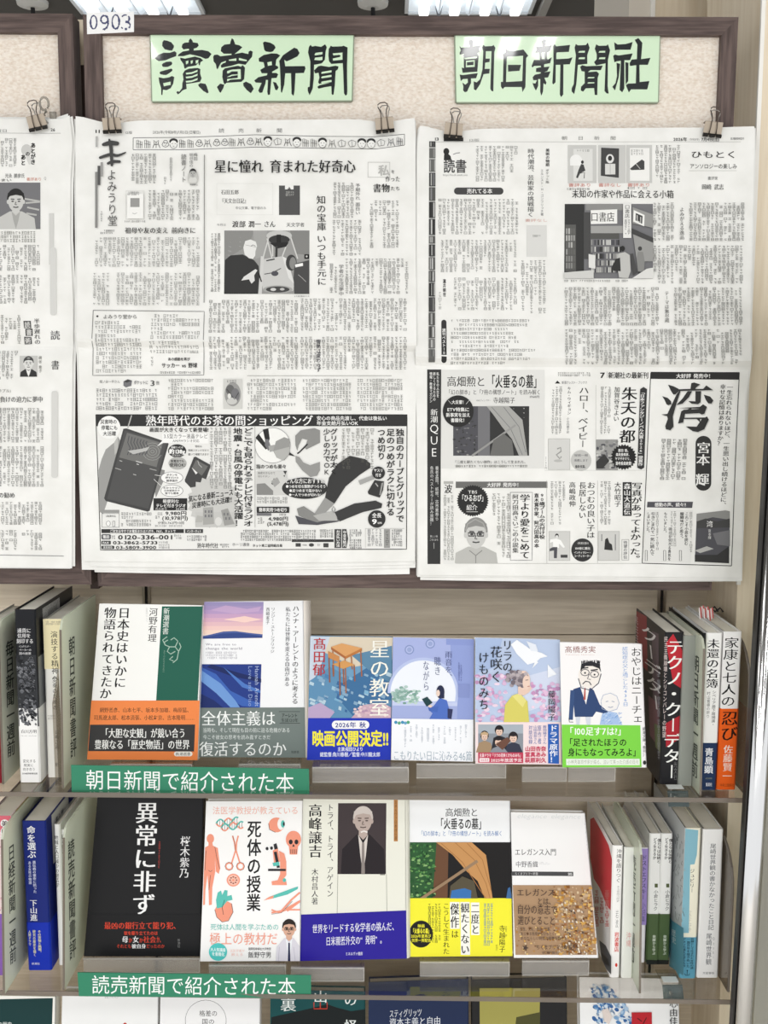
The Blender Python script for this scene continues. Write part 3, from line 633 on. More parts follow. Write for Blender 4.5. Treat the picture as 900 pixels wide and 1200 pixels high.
    P([(470, 275), (505, 285), (490, 420), (455, 540), (430, 505), (460, 470), (475, 400)], K); P([(555, 270), (585, 275), (582, 450), (558, 485)], K)
    P([(645, 55), (680, 38), (718, 85), (705, 240), (795, 228), (770, 295), (690, 295), (692, 460), (785, 450), (765, 530), (610, 530), (588, 560), (560, 490), (580, 475), (655, 472), (660, 298), (600, 305), (595, 280), (615, 245), (665, 240), (670, 100)], K)
sign([(176.5, 39), (414, 39), (412, 117.5), (178.5, 118.5)], 'pale green laminated brush-lettered sign above the newspaper with the radio advertisement', sign_one)
sign([(533.5, 40), (773, 41), (771, 119.5), (535, 119.5)], 'pale green laminated brush-lettered sign above the newspaper with the book advertisements', sign_two)
# stamped tag on the frame
s = off(-0.0036); f = s.P([(101.5, 14.5), (157, 13.5), (157, 37.5), (102, 40)]); a = Acc(); a.hexa(f - BN * 0.0003, f, mat('f6f6f6', 0.5)); p = Pr(a, s, 2e-5); p.view(85, 0, 4.286)
def digit(pts, n):
    for i in range(len(pts) - 1):
        if rnd.random() < 0.88: p.line([pts[i], pts[i + 1]], [rnd.uniform(4, 11), rnd.uniform(5, 12)], '4a4e72')
el = lambda cx, cy, rx, ry, a0, a1, n=10: [(cx + rx * math.cos(math.radians(a0 + (a1 - a0) * i / n)), cy + ry * math.sin(math.radians(a0 + (a1 - a0) * i / n))) for i in range(n + 1)]
digit(el(106, 112, 16, 34, 0, 360, 14), 9); digit(el(160, 98, 18, 20, 0, 360, 12), 9); digit(el(156, 110, 24, 38, -10, 100, 8), 8); digit(el(217, 110, 18, 36, 0, 360, 14), 9)
digit(el(266, 94, 20, 19, -150, 90, 9), 9); digit(el(266, 128, 24, 19, -90, 150, 9), 9)
tag(a.build('stamped_tag'), 'small white tag stamped with four blue digits on the board frame', 'tag')
# ------------------------------------------------------------------ green shelf strips
def strip(q, y, text, tx, label, zs):
    B = on_z((q[2][0] + q[3][0]) / 2, (q[2][1] + q[3][1]) / 2 , zs - 0.004); B = B * 1.0
    N = np.array([0, -math.cos(math.radians(8)), math.sin(math.radians(8))]); s = Surf(B, N); f = s.P(q); a = Acc()
    a.hexa(f - N * 0.0015, f, mat('2f8263', 0.4)); p = Pr(a, s, 2e-5); x0, y0, x1, y1, sl = tx
    p.H(text, x0, y0, x1, y1, 'f3f6f4', 'r', sl=sl)
    return tag(a.build('shelf_strip'), label, 'shelf label', 'green lettered shelf strips')
strip([(83.2, 896.5), (362, 901), (362.5, 932), (84, 928.5)], 0, '朝日新聞で紹介された本', (100, 902, 345, 925, 0.016), 'green strip with white lettering along the front of the upper shelf', ZS1 + 0.0)
strip([(90.7, 1139.7), (364.5, 1143), (364.5, 1170), (92.5, 1167.5)], 0, '読売新聞で紹介された本', (107, 1143, 347, 1164.5, 0.012), 'green strip with white lettering along the front of the lower shelf', ZS2 + 0.0)
# ------------------------------------------------------------------ tinted divider plates with upright lettering
def plate(px, py, zs, top, texts, label, front_top, side, depth=0.14):
    """upright plate running from front to back; its front edge is seen at (px,py); side=+1 when its right-hand face is seen"""
    B = on_z(px, py, zs + 0.0004); y0 = B[1]; T = on_y(front_top[0], front_top[1], y0); zt = T[2]; x = B[0]; th = 0.0025
    s = Surf(B, np.cross((0, 1.0, 0), T - B) * side); a = Acc(); zb = zs + 0.0006
    xz = lambda z: x + (T[0] - x) * (z - B[2]) / (zt - B[2])
    poly = [(xz(z), y, z) for y, z in ((y0, zb), (y0, zt - 0.012), (y0 + 0.006, zt - 0.002), (y0 + 0.014, zt), (y0 + depth, zt), (y0 + depth, zb))]
    a.prism(poly, (-side * th, 0, 0), M_GREENAC)
    f = lambda z: [(xz(z), y0 - 0.0006, z), (xz(z) - side * th, y0 - 0.0006, z), (xz(z) - side * th, y0 - 0.00005, z), (xz(z), y0 - 0.00005, z)]
    a.hexa(f(zb), f(zt - .012), M_ACRE)
    p = Pr(a, s, 3e-5)
    for ch, x0, ya, x1, yb, sl in texts:
        p.V(ch, x0, ya, x1, yb, '2c332c', 'b', 0.015 * side, sl)
    t = thing('divider_plate', (x, y0 + depth / 2, zs), label, 'divider', 'pale green lettered dividers')
    a.build('tinted_plate', t)
plate(5, 919, ZS1, 0, [('毎日新聞一週前', 6.5, 752, 15.5, 889, -0.55)], 'pale green divider at the left end of the upper shelf, before the black spine', (-1, 728), 1)
plate(75, 924, ZS1, 0, [('朝日新聞書評', 80.5, 747, 87.5, 890, -0.55)], 'pale green divider beside the white and dark green cover', (72, 726), 1)
plate(6, 1165, ZS2, 0, [('日経新聞一週前', 9.5, 992, 17, 1132, -0.8)], 'pale green divider on the lower shelf between the pink and the blue spine', (3.5, 972), 1)
plate(76, 1160, ZS2, 0, [('読売新聞書評', 79.5, 986, 87, 1127, -0.8)], 'pale green divider next to the large black cover', (76, 970), 1)
plate(819.5, 932, ZS1, 0, [('朝日新聞一週前', 812, 763, 819.5, 908, 0.8)], 'pale green divider right of the black and red spine', (824, 748), -1)
plate(748.5, 1164, ZS2, 0, [('読売新聞一週前', 737.5, 996, 745.5, 1122, 1.0)], 'pale green divider between the red-patterned book and the lilac spine', (750.5, 990), -1)
def endstop(px, py, zs, topz, label, side=-1):
    B = on_z(px, py, zs + 0.0006); x, y0 = B[0], B[1]; H = topz; R = 0.05; P = [(x, y0, zs + 0.0006), (x, y0, zs + H - R)]
    for i in range(1, 7):
        t = math.radians(90 * i / 6); P.append((x, y0 + R * (1 - math.cos(t)), zs + H - R + R * math.sin(t)))
    P += [(x, YBACK - 0.03, zs + H), (x, YBACK - 0.03, zs + 0.0006)]
    a = Acc(); a.prism(P, (0.003, 0, 0), M_SMOKE); Q = P[:-2]
    t = thing('shelf_end_stop', (x, y0, zs), label, 'end stop', 'rounded clear end stops'); a.build('rounded_plate', t)
    a = Acc()
    for i in range(len(Q) - 1):
        a.tube([np.array(Q[i]) + (0.0015, 0, 0), np.array(Q[i + 1]) + (0.0015, 0, 0)], 0.0016, M_ACRE, 6)
    a.build('rim', t)
endstop(871, 930, ZS1, 0.178, 'rounded clear end stop right of the orange-banded spine')
endstop(852, 1162, ZS2, 0.178, 'rounded clear end stop right of the plain white spine on the lower shelf')
# chrome post and the clear screen beyond it
YP = 1.085
q0, q1, q2, q3 = [on_y(x, y, YP) for x, y in ((862.5, 1190), (885, 1190), (892.5, 735), (911, 735))]
t = thing('chrome_post', ((q0[0] + q1[0]) / 2, YP, q0[2]), 'polished chrome upright at the right end of the acrylic shelves', 'post')
lo, hi = (q0 + q1) / 2, (q2 + q3) / 2; d = (hi - lo) / (hi[2] - lo[2]); lo = lo + d * (0.0 - lo[2]); hi = hi + d * (1.62 - hi[2]); r = (q1[0] - q0[0]) / 2
n = 14; a = Acc(); B = np.array([0, r, 0]); a.tube([lo + B, hi + B], r, M_CHROME, 32); a.build('tube', t, smooth=True)
e = np.array([r + .0006, 0, 0]); a = Acc(); f = lambda p: [p - e + (-.0012, r - .006, 0), p - e + (.0004, r - .006, 0), p - e + (.0004, r + .004, 0), p - e + (-.0012, r + .004, 0)]
a.hexa(f(lo), f(hi), mat('2c2a28', 0.4)); a.build('dark_gasket', t)
a = Acc(); h0, h1 = lo + e, hi + e; a.hexa([h0 + (.002, r, 0), h0 + (.7, r, 0), h0 + (.7, r + .005, 0), h0 + (.002, r + .005, 0)], [h1 + (.002, r, 0), h1 + (.7, r, 0), h1 + (.7, r + .005, 0), h1 + (.002, r + .005, 0)], acrylic('panel_acrylic', 'd9dad6', 0.3, 'd3d5d0', 0.08))
tag(a.build('acrylic_screen'), 'clear plastic screen right of the chrome upright', 'screen')
# ------------------------------------------------------------------ books standing with their spines out
GA = 'spine-out books at the left of the upper shelf'; GB = 'spine-out books at the right of the upper shelf'; GC_ = 'spine-out books at the left of the lower shelf'; GD = 'spine-out books at the right of the lower shelf'
b = SpineBook('book with a white barcoded back cut off by the left picture edge, upper shelf', [(-36, 738), (-11, 738), (-5, 922), (-29, 922)], ZS1 + .0006, 'efeeea', group=GA)
b.back(1, 0.012, 0.04, .1, .45, 'f6f6f4'); b.back(1, .018, .034, .15, .18, '333333'); b.back(1, .018, .034, .2, .22, '333333'); b.back(1, .018, .034, .25, .29, '333333'); b.done()
b = SpineBook('thin crimson book behind the left green divider on the upper shelf', [(-9, 742), (-5, 742), (2, 918), (-2, 918)], ZS1 + .0006, '8e2433', group=GA); b.band(.3, 'a02c3a'); b.done()
b = SpineBook('thick black spine with a grey engraved picture and a white lower band', [(16.7, 714.3), (41.5, 714.3), (47.5, 917), (24, 917)], ZS1 + .0006, '1b1d22', group=GA, depth=.14); p = b.p; p.view(0, 640, 7.5)
p.H('通貨に', 150, 722, 274, 762, 'e9e9ea', 'm'); p.H('信用を', 152, 768, 270, 806, 'e9e9ea', 'm'); p.H('刻印する', 144, 814, 294, 856, 'e9e9ea', 'm'); p.H('イングランド・', 166, 872, 270, 892, 'c9c9cc', 'b'); p.H('ベーカーの', 168, 902, 276, 922, 'c9c9cc', 'b'); p.H('国の創業', 168, 932, 274, 954, 'c9c9cc', 'b')
p.view(0, 780, 7.5); p.poly([(141, -92), (316, -92), (344, 533), (166, 533)], '34363a')
for i in range(230):
    y = rnd.uniform(-80, 515); x = 160 + (y + 92) * .04 + rnd.uniform(0, 140); r = rnd.uniform(5, 22); p.ell(x, y, r, r * rnd.uniform(.4, .9), rnd.choice(['4c4e53', '5e6066', '26282c', '75777c', '3c3e43', '1c1e22']), n=9, rot=rnd.uniform(0, 90))
    if i % 3 == 0: p.line([(x - r, y), (x, y - r * .6), (x + r, y + 2)], 2.5, '8d8f94')
b.back(1, .0, .052, .02, .98, '1b1d22'); b.back(1, .004, .055, .16, .62, 'f1f1ef'); b.back(1, .01, .02, .3, .55, '9a9a98'); b.back(1, .058, .19, .02, .98, '85888c')
q = b.band(.435, 'f1f1f0'); q.view(0, 780, 7.5); q.H('白川方明', 184, 562, 324, 594, '2a2a2c', 'm'); q.H('Masaaki Shirakawa', 186, 608, 326, 622, '77777a', 'l'); q.H('変化する', 202, 824, 316, 852, '3a3a3c', 'r'); q.H('現実に', 208, 862, 296, 888, '3a3a3c', 'r'); q.H('向き合う', 202, 896, 310, 924, '3a3a3c', 'r'); q.H('日本経済新聞出版', 194, 940, 330, 955, '444446', 'b'); b.done()
b = SpineBook('cream and white spine with a slim black title, beside the thick black spine', [(50.5, 725), (71.5, 726), (74, 911), (56, 911)], ZS1 + .0006, 'f3f2ee', group=GA, depth=.14); p = b.p; p.view(0, 640, 7.5)
p.poly([(378, 640), (566, 640), (582, 1080), (392, 1080)], 'f2e7bf'); p.body(402, 656, 540, 694, 19, 9, '9a9480', False, 2); p.V('演技する精神へ', 444, 745, 504, 1190, '33322e', 'm', .03); p.view(0, 780, 7.5); p.V('変奏のための', 460, 100, 500, 392, '33322e', 'm', .02); p.body(420, 432, 495, 485, 22, 9, '9a9a96', False, 1.5); p.V('山﨑正和', 484, 560, 520, 740, '3a3a38', 'm', .01); p.V('新', 486, 850, 516, 890, '3a3a38'); b.done()
# clear curled sleeve on the front of the second divider
s = on_z(70, 921, ZS1 + .0006); a = Acc(); P = []
for i in range(13):
    t = math.radians(-100 + 200 * i / 12); P.append((s[0] - .004 + .006 * math.cos(t), s[1] + .006 + .006 * math.sin(t)))
n = len(P); hts = [0.15 - .05 * abs(i - 6) / 6 for i in range(n)]
Vv = [(x, y, s[2]) for x, y in P] + [(x, y, s[2] + h) for (x, y), h in zip(P, hts)]
a.add(Vv, [(i, i + 1, n + i + 1, n + i) for i in range(n - 1)], M_SMOKE); tag(a.build('card_holder', smooth=True), 'curled clear plastic card holder on the front of the divider by the cream spine', 'card holder')
# lower left
b = SpineBook('pink and lilac spine cut off by the left picture edge, lower shelf', [(-15, 956), (12.7, 956), (16, 1146), (-7, 1146)], ZS2 + .0006, 'ead6d8', group=GC_, Y=1.168); p = b.p; p.view(0, 920, 7.5)
p.poly([(-110, 270), (94, 270), (100, 415), (-106, 415)], 'd66878')
for cy, ch in ((338, '美'), (408, '味')): p.ell(40, cy, 36, 36, 'f6f3f3'); p.H(ch, 12, cy - 26, 68, cy + 26, '3a2a2c', 'b')
p.ell(40, 480, 36, 36, 'f6f3f3')
for i in range(90): p.ell(rnd.uniform(-60, 100), rnd.uniform(430, 1140), 8, 6, rnd.choice(['e8b8c0', 'f4eef0', 'cfa0b0', 'e2c8d0']), n=8)
b.band(.39, '8a62b4'); b.back(1, .0, .03, .1, .9, 'cdb98a'); b.back(1, .006, .012, .1, .9, '4a4030'); b.done()
b = SpineBook('royal blue spine with white lettering and a brighter blue band', [(25.5, 962), (53.5, 962), (60.5, 1137), (33.5, 1137)], ZS2 + .0006, '1d2c7e', group=GC_, depth=.14); p = b.p; p.view(0, 920, 7.5)
p.V('命を選ぶ', 236, 358, 308, 645, 'f1f2f6', 'b', .03); p.V('ある女性の物語', 247, 668, 273, 872, 'd4d8ec', 'b', .03); p.V('遺伝病の運命に抗った', 285, 664, 313, 950, 'd4d8ec', 'b', .03); p.view(0, 1040, 7.5); p.V('下山進', 262, 105, 324, 296, 'f1f2f6', 'M', .03)
b.back(1, .002, .065, .14, .62, 'efefec'); b.back(1, .012, .028, .25, .3, '222222'); b.back(1, .012, .028, .34, .36, '222222'); b.back(1, .012, .028, .4, .46, '222222'); b.back(1, .036, .052, .25, .5, '6a6a68')
q = b.band(.325, '1733b8'); q.view(0, 1040, 7.5); q.V('人間ドラマ', 250, 375, 272, 512, 'e9e6a8', 'b', .02); q.V('研究の歴史を描く', 288, 372, 312, 605, 'e9e6a8', 'b', .03); q.V('その苦悩と挑戦、', 332, 374, 360, 582, 'e9e6a8', 'b', .03); q.H('新潮社', 280, 658, 352, 678, 'e9ebf4', 'r'); b.done()
b = SpineBook('thin white spine about regional population, next to the royal blue spine', [(63.3, 966), (70.2, 966), (76, 1131), (69, 1131)], ZS2 + .0006, 'f3f3f0', group=GC_); p = b.p; p.view(0, 920, 7.5); p.V('地域と人口減少の経済学', 478, 440, 512, 900, '2a2a2c', 'm', .02); b.done()
b = SpineBook('thin white spine touching the divider by the large black cover', [(70.6, 972), (79, 972), (84, 1128), (76.6, 1128)], ZS2 + .0006, 'f1f1ee', group=GC_); p = b.p; p.view(0, 920, 7.5); p.V('日本経済', 540, 432, 574, 610, '2a2a2c', 'm', .02); b.done()
# upper right
b = SpineBook('black spine with white katakana title and red shapes', [(780, 741), (801.8, 741), (794.5, 919), (773, 919)], ZS1 + .0006, '202023', group=GB, depth=.128, dx=-.002); p = b.p; p.view(740, 670, 3.6)
p.view(650, 670, 3.6); p.poly([(470, 300), (500, 262), (538, 330), (545, 500), (500, 470)], 'b82834'); p.poly([(468, 640), (540, 600), (536, 700), (470, 740)], 'a82430')
p.V('テクノ・クーデター', 474, 285, 546, 876, 'f1f1ee', 'M', -.03); p.V('民主主義崩壊とシリコンバレーの野望', 462, 272, 478, 700, 'd9c9c6', 'r', -.02); p.V('光文社', 502, 800, 518, 880, '8a8a8a', 'l'); l = b.lf; l.view(650, 670, 3.6)
l.poly([(345, 165), (388, 190), (392, 420), (350, 380)], '8e2832'); l.poly([(410, 250), (438, 262), (440, 560), (415, 600)], '5a4a52'); l.poly([(395, 520), (440, 560), (438, 740), (402, 690)], '77505a'); l.poly([(420, 640), (445, 650), (445, 760), (425, 740)], '6c7a54')
l.V('クーデター', 360, 205, 432, 560, 'e9e6e4', 'm', .1, .75); l.V('民主主義', 338, 180, 352, 330, 'd0b8b8', 'r', .02, .75); l.body(432, 420, 446, 800, 14, 12, '9a9aa0', wd=2, sk=.0); b.done()
b = SpineBook('book with a plain grey-green cover behind the right divider of the upper shelf', [(802, 745), (819, 745), (811.5, 921), (795, 921)], ZS1 + .0006, '8f938c', group=GB, depth=.132); b.done()
b = SpineBook('thin black spine between the divider and the white and navy spine', [(823.8, 742), (828.6, 742), (820.2, 924), (815.4, 924)], ZS1 + .0006, '1c1d20', group=GB); b.done()
b = SpineBook('white spine with black title and a navy lower part', [(829, 741.7), (847, 741.7), (838.6, 926), (820.8, 926)], ZS1 + .0006, 'f4f4f2', group=GB, depth=.14); p = b.p; p.view(650, 670, 3.6)
p.V('未還の名簿', 646, 282, 696, 492, '1b1c20', 'M', -.035); p.V('シベリア最下層捕虜・', 665, 500, 681, 652, '2a2b30', 'r', -.03); p.V('村山富雄の祈り', 643, 505, 657, 618, '2a2b30', 'r', -.03)
q = b.band(.305, '1f3458'); q.view(650, 670, 3.6); q.V('青島顕', 634, 742, 670, 852, 'eceef2', 'b', -.03); q.H('AOSHIMA', 636, 866, 664, 876, '9a9f80', 'l'); q.H('集英社', 637, 890, 664, 905, 'd9dce4', 'b'); b.done()
b = SpineBook('white spine with brushed black title and a bright orange lower band', [(848.5, 740.5), (869.6, 740), (861.5, 925.5), (840.2, 925.5)], ZS1 + .0006, 'f6f5f4', group=GB, depth=.14); p = b.p; p.view(650, 670, 3.6)
p.V('家康と七人の', 718, 275, 778, 570, '1d1d1f', 'm', -.06); b.back(-1, .1, .19, .0, .95, 'e4572a')
q = b.band(.518, 'ee6420'); q.view(650, 670, 3.6); q.V('忍び', 706, 585, 774, 715, '22120c', 'M', -.05); q.V('佐藤賢一', 713, 730, 752, 880, 'f9efe6', 'm', -.04); q.H('中央公論新社', 697, 893, 757, 907, '8a3a14', 'r'); b.done()
# striped bookmark ribbons and a small black clip on the page tops
tp = on_z(824, 722, b.C[0][2] + .001); a = Acc()
for k, (dx, dy) in enumerate(((0, 0), (.004, -.005), (.007, -.012))):
    for i in range(4):
        a.hexa([(tp[0] + dx + i * .0016 - .004, tp[1] + dy + .001, tp[2] - .004 + i * .0014), (tp[0] + dx + i * .0016 - .0028, tp[1] + dy, tp[2] - .004 + i * .0014), (tp[0] + dx + i * .0016 - .0028, tp[1] + dy + .0006, tp[2] - .004 + i * .0014), (tp[0] + dx + i * .0016 - .004, tp[1] + dy + .0016, tp[2] - .004 + i * .0014)],
               [(tp[0] + dx + i * .0016 - .0055, tp[1] + dy + .001, tp[2] + .010 + i * .001), (tp[0] + dx + i * .0016 - .0043, tp[1] + dy, tp[2] + .010 + i * .001), (tp[0] + dx + i * .0016 - .0043, tp[1] + dy + .0006, tp[2] + .010 + i * .001), (tp[0] + dx + i * .0016 - .0055, tp[1] + dy + .0016, tp[2] + .010 + i * .001)], mat('d26a66' if i % 2 else 'f6efec', .6))
tag(a.build('bookmark'), 'red and white striped bookmark standing out of the white and navy spine book', 'bookmark')
tp = on_z(838, 717, b.C[0][2] + .001); a = Acc()
for q0 in ([(-.012, 0, 0), (-.004, 0, .004), (0, 0, 0), (.006, 0, .005), (.010, 0, 0)], [(-.008, .002, 0), (0, .002, .006), (.004, .002, 0)]): a.tube([(tp[0] + x, tp[1] + y, tp[2] + z) for x, y, z in q0], .0011, mat('26262a', .4), 6)
tag(a.build('ribbon_marker'), 'small black twisted marker on the pages of the orange-banded book', 'bookmark')
# lower right
b = SpineBook('white spine with red lettering, its cover side showing a big red shape', [(718, 991), (730.3, 990.6), (725.7, 1145.5), (714.6, 1145.5)], ZS2 + .0006, 'f6f5f4', left='f1f0ee', group=GD, depth=.132, dx=-.004); p = b.p; p.view(650, 910, 3.6)
p.V('沖縄を語りつぐ', 262, 305, 283, 448, '2a2a2c', 'r', -.03); p.V('ある家族の歴史', 262, 460, 276, 530, '6a6a6c', 'l', -.03); p.V('岩波', 258, 560, 270, 640, '77777a', 'l', -.03); p.V('岩波書店', 253, 655, 272, 740, 'd6362c', 'b', -.02); p.ell(260, 795, 5, 8, 'd6362c'); l = b.lf; l.view(650, 910, 3.6)
l.poly([(150, 180), (165, 172), (200, 235), (228, 290), (242, 350), (240, 450), (236, 565), (220, 545), (190, 470), (165, 430), (150, 340)], 'd8414a'); l.poly([(188, 690), (215, 712), (238, 760), (238, 835), (218, 812), (198, 770)], '55585e'); l.poly([(195, 740), (225, 770), (232, 800), (210, 790)], '2c2e34'); l.body(165, 480, 232, 640, 22, 14, 'd8807c', wd=3); b.done()
b = SpineBook('pale plain spine standing behind the green divider of the lower shelf', [(732, 993), (747, 993), (741, 1146), (728, 1146)], ZS2 + .0006, 'eef0ea', group=GD, depth=.128); p = b.p; p.view(650, 910, 3.6); p.V('沖縄', 302, 655, 322, 720, 'e0a09a', 'r'); b.done()
b = SpineBook('lilac spine with a white foot just right of the lower divider', [(750.6, 993.5), (760, 993.5), (755.4, 1128), (746.5, 1128)], ZS2 + .0006, 'f0eef2', group=GD, depth=.128); p = b.p; p.view(650, 910, 3.6); p.poly([(362, 304), (395, 304), (386, 626), (354, 626)], '9d8ac8'); p.V('ドストエフスキー', 368, 330, 390, 520, '3c3560', 'm', -.03); p.V('小説集', 364, 530, 384, 615, '3c3560', 'l', -.02); b.done()
for i, lb in enumerate(('left of the two twin spines with a small olive square and dark green foot', 'right of the two twin spines with a small olive square and dark green foot')):
    d = i * 50
    b = SpineBook(lb, [(650 + (402 + d) / 3.6, 977), (650 + (450 + d * .98) / 3.6, 976.5), (650 + (436 + d * .9) / 3.6, 1129), (650 + (387 + d * .95) / 3.6, 1129)], ZS2 + .0006, 'f4f4f2', group=GD, depth=.132); p = b.p; p.view(650, 910, 3.6)
    o = d * .97
    p.V('僕たちは伝統と', 434 + o, 262, 449 + o, 366, '232325', 'b', -.03); p.V('どう生きるか', 417 + o, 258, 431 + o, 350, '232325', 'b', -.03); p.rect(422 + o, 452, 435 + o, 468, '5a6440'); p.V('小倉ヒラク', 419 + o, 478, 437 + o, 566, '232325', 'r', -.03)
    q = b.band(.385, '4f6340'); q.view(650, 910, 3.6); q.V('発酵から学ぶ', 413 + o * .94, 668, 426 + o * .94, 752, 'd9dfd0', 'b', -.02); q.poly([(387 + o * .95, 772), (438 + o * .92, 774), (436 + o * .92, 792), (386 + o * .95, 792)], '1e2220'); b.done()
b = SpineBook('light blue and cream spine with a blue lower band and a tiny anchor', [(803, 970.5), (821.7, 970.5), (814.8, 1146.5), (796.5, 1146.5)], ZS2 + .0006, 'f1eeda', left='c9cdd0', group=GD, depth=.14); p = b.p; p.view(650, 910, 3.6)
p.poly([(552, 220), (606, 226), (600, 330), (590, 370), (572, 372), (566, 660), (534, 660)], '86b8c8'); p.V('ジュビリー', 572, 388, 590, 490, '26323a', 'm', -.02); p.V('マーガレット・ウォーカー', 566, 566, 578, 655, '4a5660', 'l', -.02)
l = b.lf; l.view(650, 910, 3.6)
for i in range(60): x, y = rnd.uniform(505, 545), rnd.uniform(240, 620); l.line([(x, y), (x + rnd.uniform(-8, 8), y + rnd.uniform(5, 22))], 2, rnd.choice(['8f9598', 'aeb4b6', '6f767a']))
l.poly([(485, 600), (545, 640), (545, 840), (485, 800)], '5fa0b8'); l.V('歴史', 494, 640, 512, 700, 'dce8ec', 'r', .02, .5)
q = b.band(.278, '5d9fb8'); q.view(650, 910, 3.6); q.V('奴隷として生まれた女性の波', 574, 680, 588, 812, '1c3440', 'b', -.02); q.V('一族百年を描きぬいた', 558, 680, 572, 806, '1c3440', 'b', -.02); q.V('アメリカ黒人文学の大作', 540, 680, 554, 804, '1c3440', 'b', -.02)
q.line([(559, 818), (558, 838)], 2.5, '122a34'); q.line([(548, 830), (552, 838), (565, 838), (569, 830)], 2.5, '122a34'); q.ell(559, 818, 3, 3, '122a34', n=10); b.done()
b = SpineBook('plain white spine with a handwritten-style title, last on the right of the lower shelf', [(824.3, 971.8), (847.8, 971.8), (841.5, 1145.8), (816.4, 1145.8)], ZS2 + .0006, 'f5f5f4', group=GD, depth=.14); p = b.p; p.view(650, 910, 3.6)
p.V('尾崎世界観の書かなかったこと日記', 657, 282, 682, 648, '3a3f4c', 'r', -.03); p.V('尾崎世界観', 640, 660, 664, 795, '3a3f4c', 'r', -.02); p.V('Ozaki', 666, 675, 676, 770, '55585f', 'l', -.02); p.H('文藝春秋', 624, 824, 674, 834, '66666a', 'r'); b.done()
# small clear tag clips on the shelf fronts
def tagclip(px, py, zs, label):
    B = on_z(px, py, zs); x, y, z = B; t = thing('label_clip', (x, y, z), label, 'label clip', 'clear label clips on the shelves'); a = Acc()
    a.box(x - .012, y - .004, z + .0006, x + .012, y + .03, z + .0016, M_ACR); a.hexa([(x - .012, y - .012, z - .014), (x + .012, y - .012, z - .014), (x + .012, y - .0105, z - .014), (x - .012, y - .0105, z - .014)], [(x - .012, y - .004, z + .0006), (x + .012, y - .004, z + .0006), (x + .012, y - .0025, z + .0016), (x - .012, y - .0025, z + .0016)], acrylic('clip_plastic', 'a9b4b6', .3, '9fb0b4', .05)); a.build('clear_holder', t)
    a = Acc(); a.box(x - .009, y + .002, z + .0018, x + .009, y + .014, z + .0022, mat('e9ecea', .5)); a.build('white_card', t); a = Acc(); a.tube([(x - .004, y - .008, z - .004), (x - .004, y - .011, z - .006)], .002, mat('d9dde0', .2, .8), 10); a.build('stud', t)
tagclip(793, 927, ZS1, 'clear label clip on the upper shelf edge under the black and red spine'); tagclip(787, 1154, ZS2, 'clear label clip with a white card on the lower shelf edge under the twin spines')
# ------------------------------------------------------------------ propped books, upper shelf
GU = 'propped books on the upper shelf'; GL = 'propped books on the lower shelf'; G3 = 'covers on the bottom shelf'
zb1, zb2 = ZS1 + 0.02, ZS2 + 0.02
V = (0, 670, 3.75)
b = FaceBook('white and dark green book with an orange and black paper band', [(437, 140), (892, 148), (868, 828), (383, 825)], zb1, 'f7f7f4', view=V, group=GU); p = b.p; B1 = b
p.poly([(712, 152), (891, 152), (869, 566), (686, 566)], '1f5f4e')
p.V('日本史はいかに', 521, 155, 573, 512, '161616', 'M', -.06); p.V('物語られてきたか', 461, 155, 512, 560, '161616', 'M', -.06)
p.V('河野有理', 657, 158, 694, 310, '1a1a1a', 'm', -.05); p.V('新潮選書', 719, 158, 746, 276, 'e9efe9', 'm', -.05); p.body(640, 158, 650, 225, 10, 9, '555555')
for q in ([(738, 300), (722, 310), (726, 322), (745, 330), (770, 330), (785, 350), (778, 385), (760, 400)], [(745, 330), (735, 350), (750, 362), (770, 350)], [(770, 330), (782, 305), (765, 290), (750, 300)], [(760, 372), (745, 385), (762, 392)], [(726, 322), (715, 300), (735, 285)], [(785, 350), (795, 330), (788, 312)]): p.line(q, 4, 'a9c4b4')
p.V('Shinchosensho', 716, 345, 730, 442, 'a9c4b4', 'l', -.05)
q = b.band([(402, 566), (878, 566), (868, 828), (383, 825)], 'f0894a')
q.H('網野善彦、山本七平、坂本多加雄、梅原猛、', 438, 597, 842, 618, '4a3020', 'm'); q.H('司馬遼太郎、松本清張、小松左京、吉本隆明……', 412, 630, 855, 652, '4a3020', 'm')
q.poly([(396, 672), (858, 671), (853, 790), (388, 788)], '373636'); q.H('「大胆な史観」が競い合う', 446, 688, 816, 730, 'f4f4f0', 'M'); q.H('豊穣なる「歴史物語」の世界', 415, 738, 834, 780, 'f4f4f0', 'M')
q.pill(765, 790, 846, 811, 'f7f3ea'); q.H('新潮選書', 772, 793, 838, 808, '333333', 'r'); b.done()
V = (220, 690, 3.6)
b = FaceBook('white book with a pink sky picture, a deep blue picture and a grey paper band', [(70, 55), (488, 50), (497, 712), (37, 710)], zb1, 'f3f4f6', view=V, group=GU, strip=(0.0078, 'e9e2da')); p = b.p; B2 = b
cs = ['9d93bf', 'a796c2', 'b79bc6', 'c9a3c4', 'd8aec2', 'e4bcc2', 'efcac4', 'f2d6c6', 'efdcd0']
for i, cc in enumerate(cs):
    y0 = 55 + i * 17; p.poly([(70 - .07 * (y0 - 55), y0), (320 - .03 * (y0 - 55), y0), (320 - .03 * (y0 - 38), y0 + 17.5), (70 - .07 * (y0 - 38), y0 + 17.5)], cc)
p.poly([(95, 90), (160, 70), (250, 85), (310, 75), (300, 95), (200, 105)], 'c4a6cc'); p.poly([(150, 130), (240, 115), (312, 130), (240, 142)], 'f4d2c8')
p.poly([(61, 200), (100, 192), (150, 180), (200, 178), (260, 186), (316, 192), (315, 206), (61, 210)], '4a5f9c'); p.poly([(61, 206), (150, 188), (220, 186), (315, 200), (315, 207), (61, 211)], '2f4788')
p.H('We are free to', 76, 228, 205, 240, '8a8594', 'm'); p.H('change the world', 76, 244, 230, 258, '8a8594', 'm'); p.body(76, 264, 215, 292, 11, 7, '9a97a2', False, 1.0)
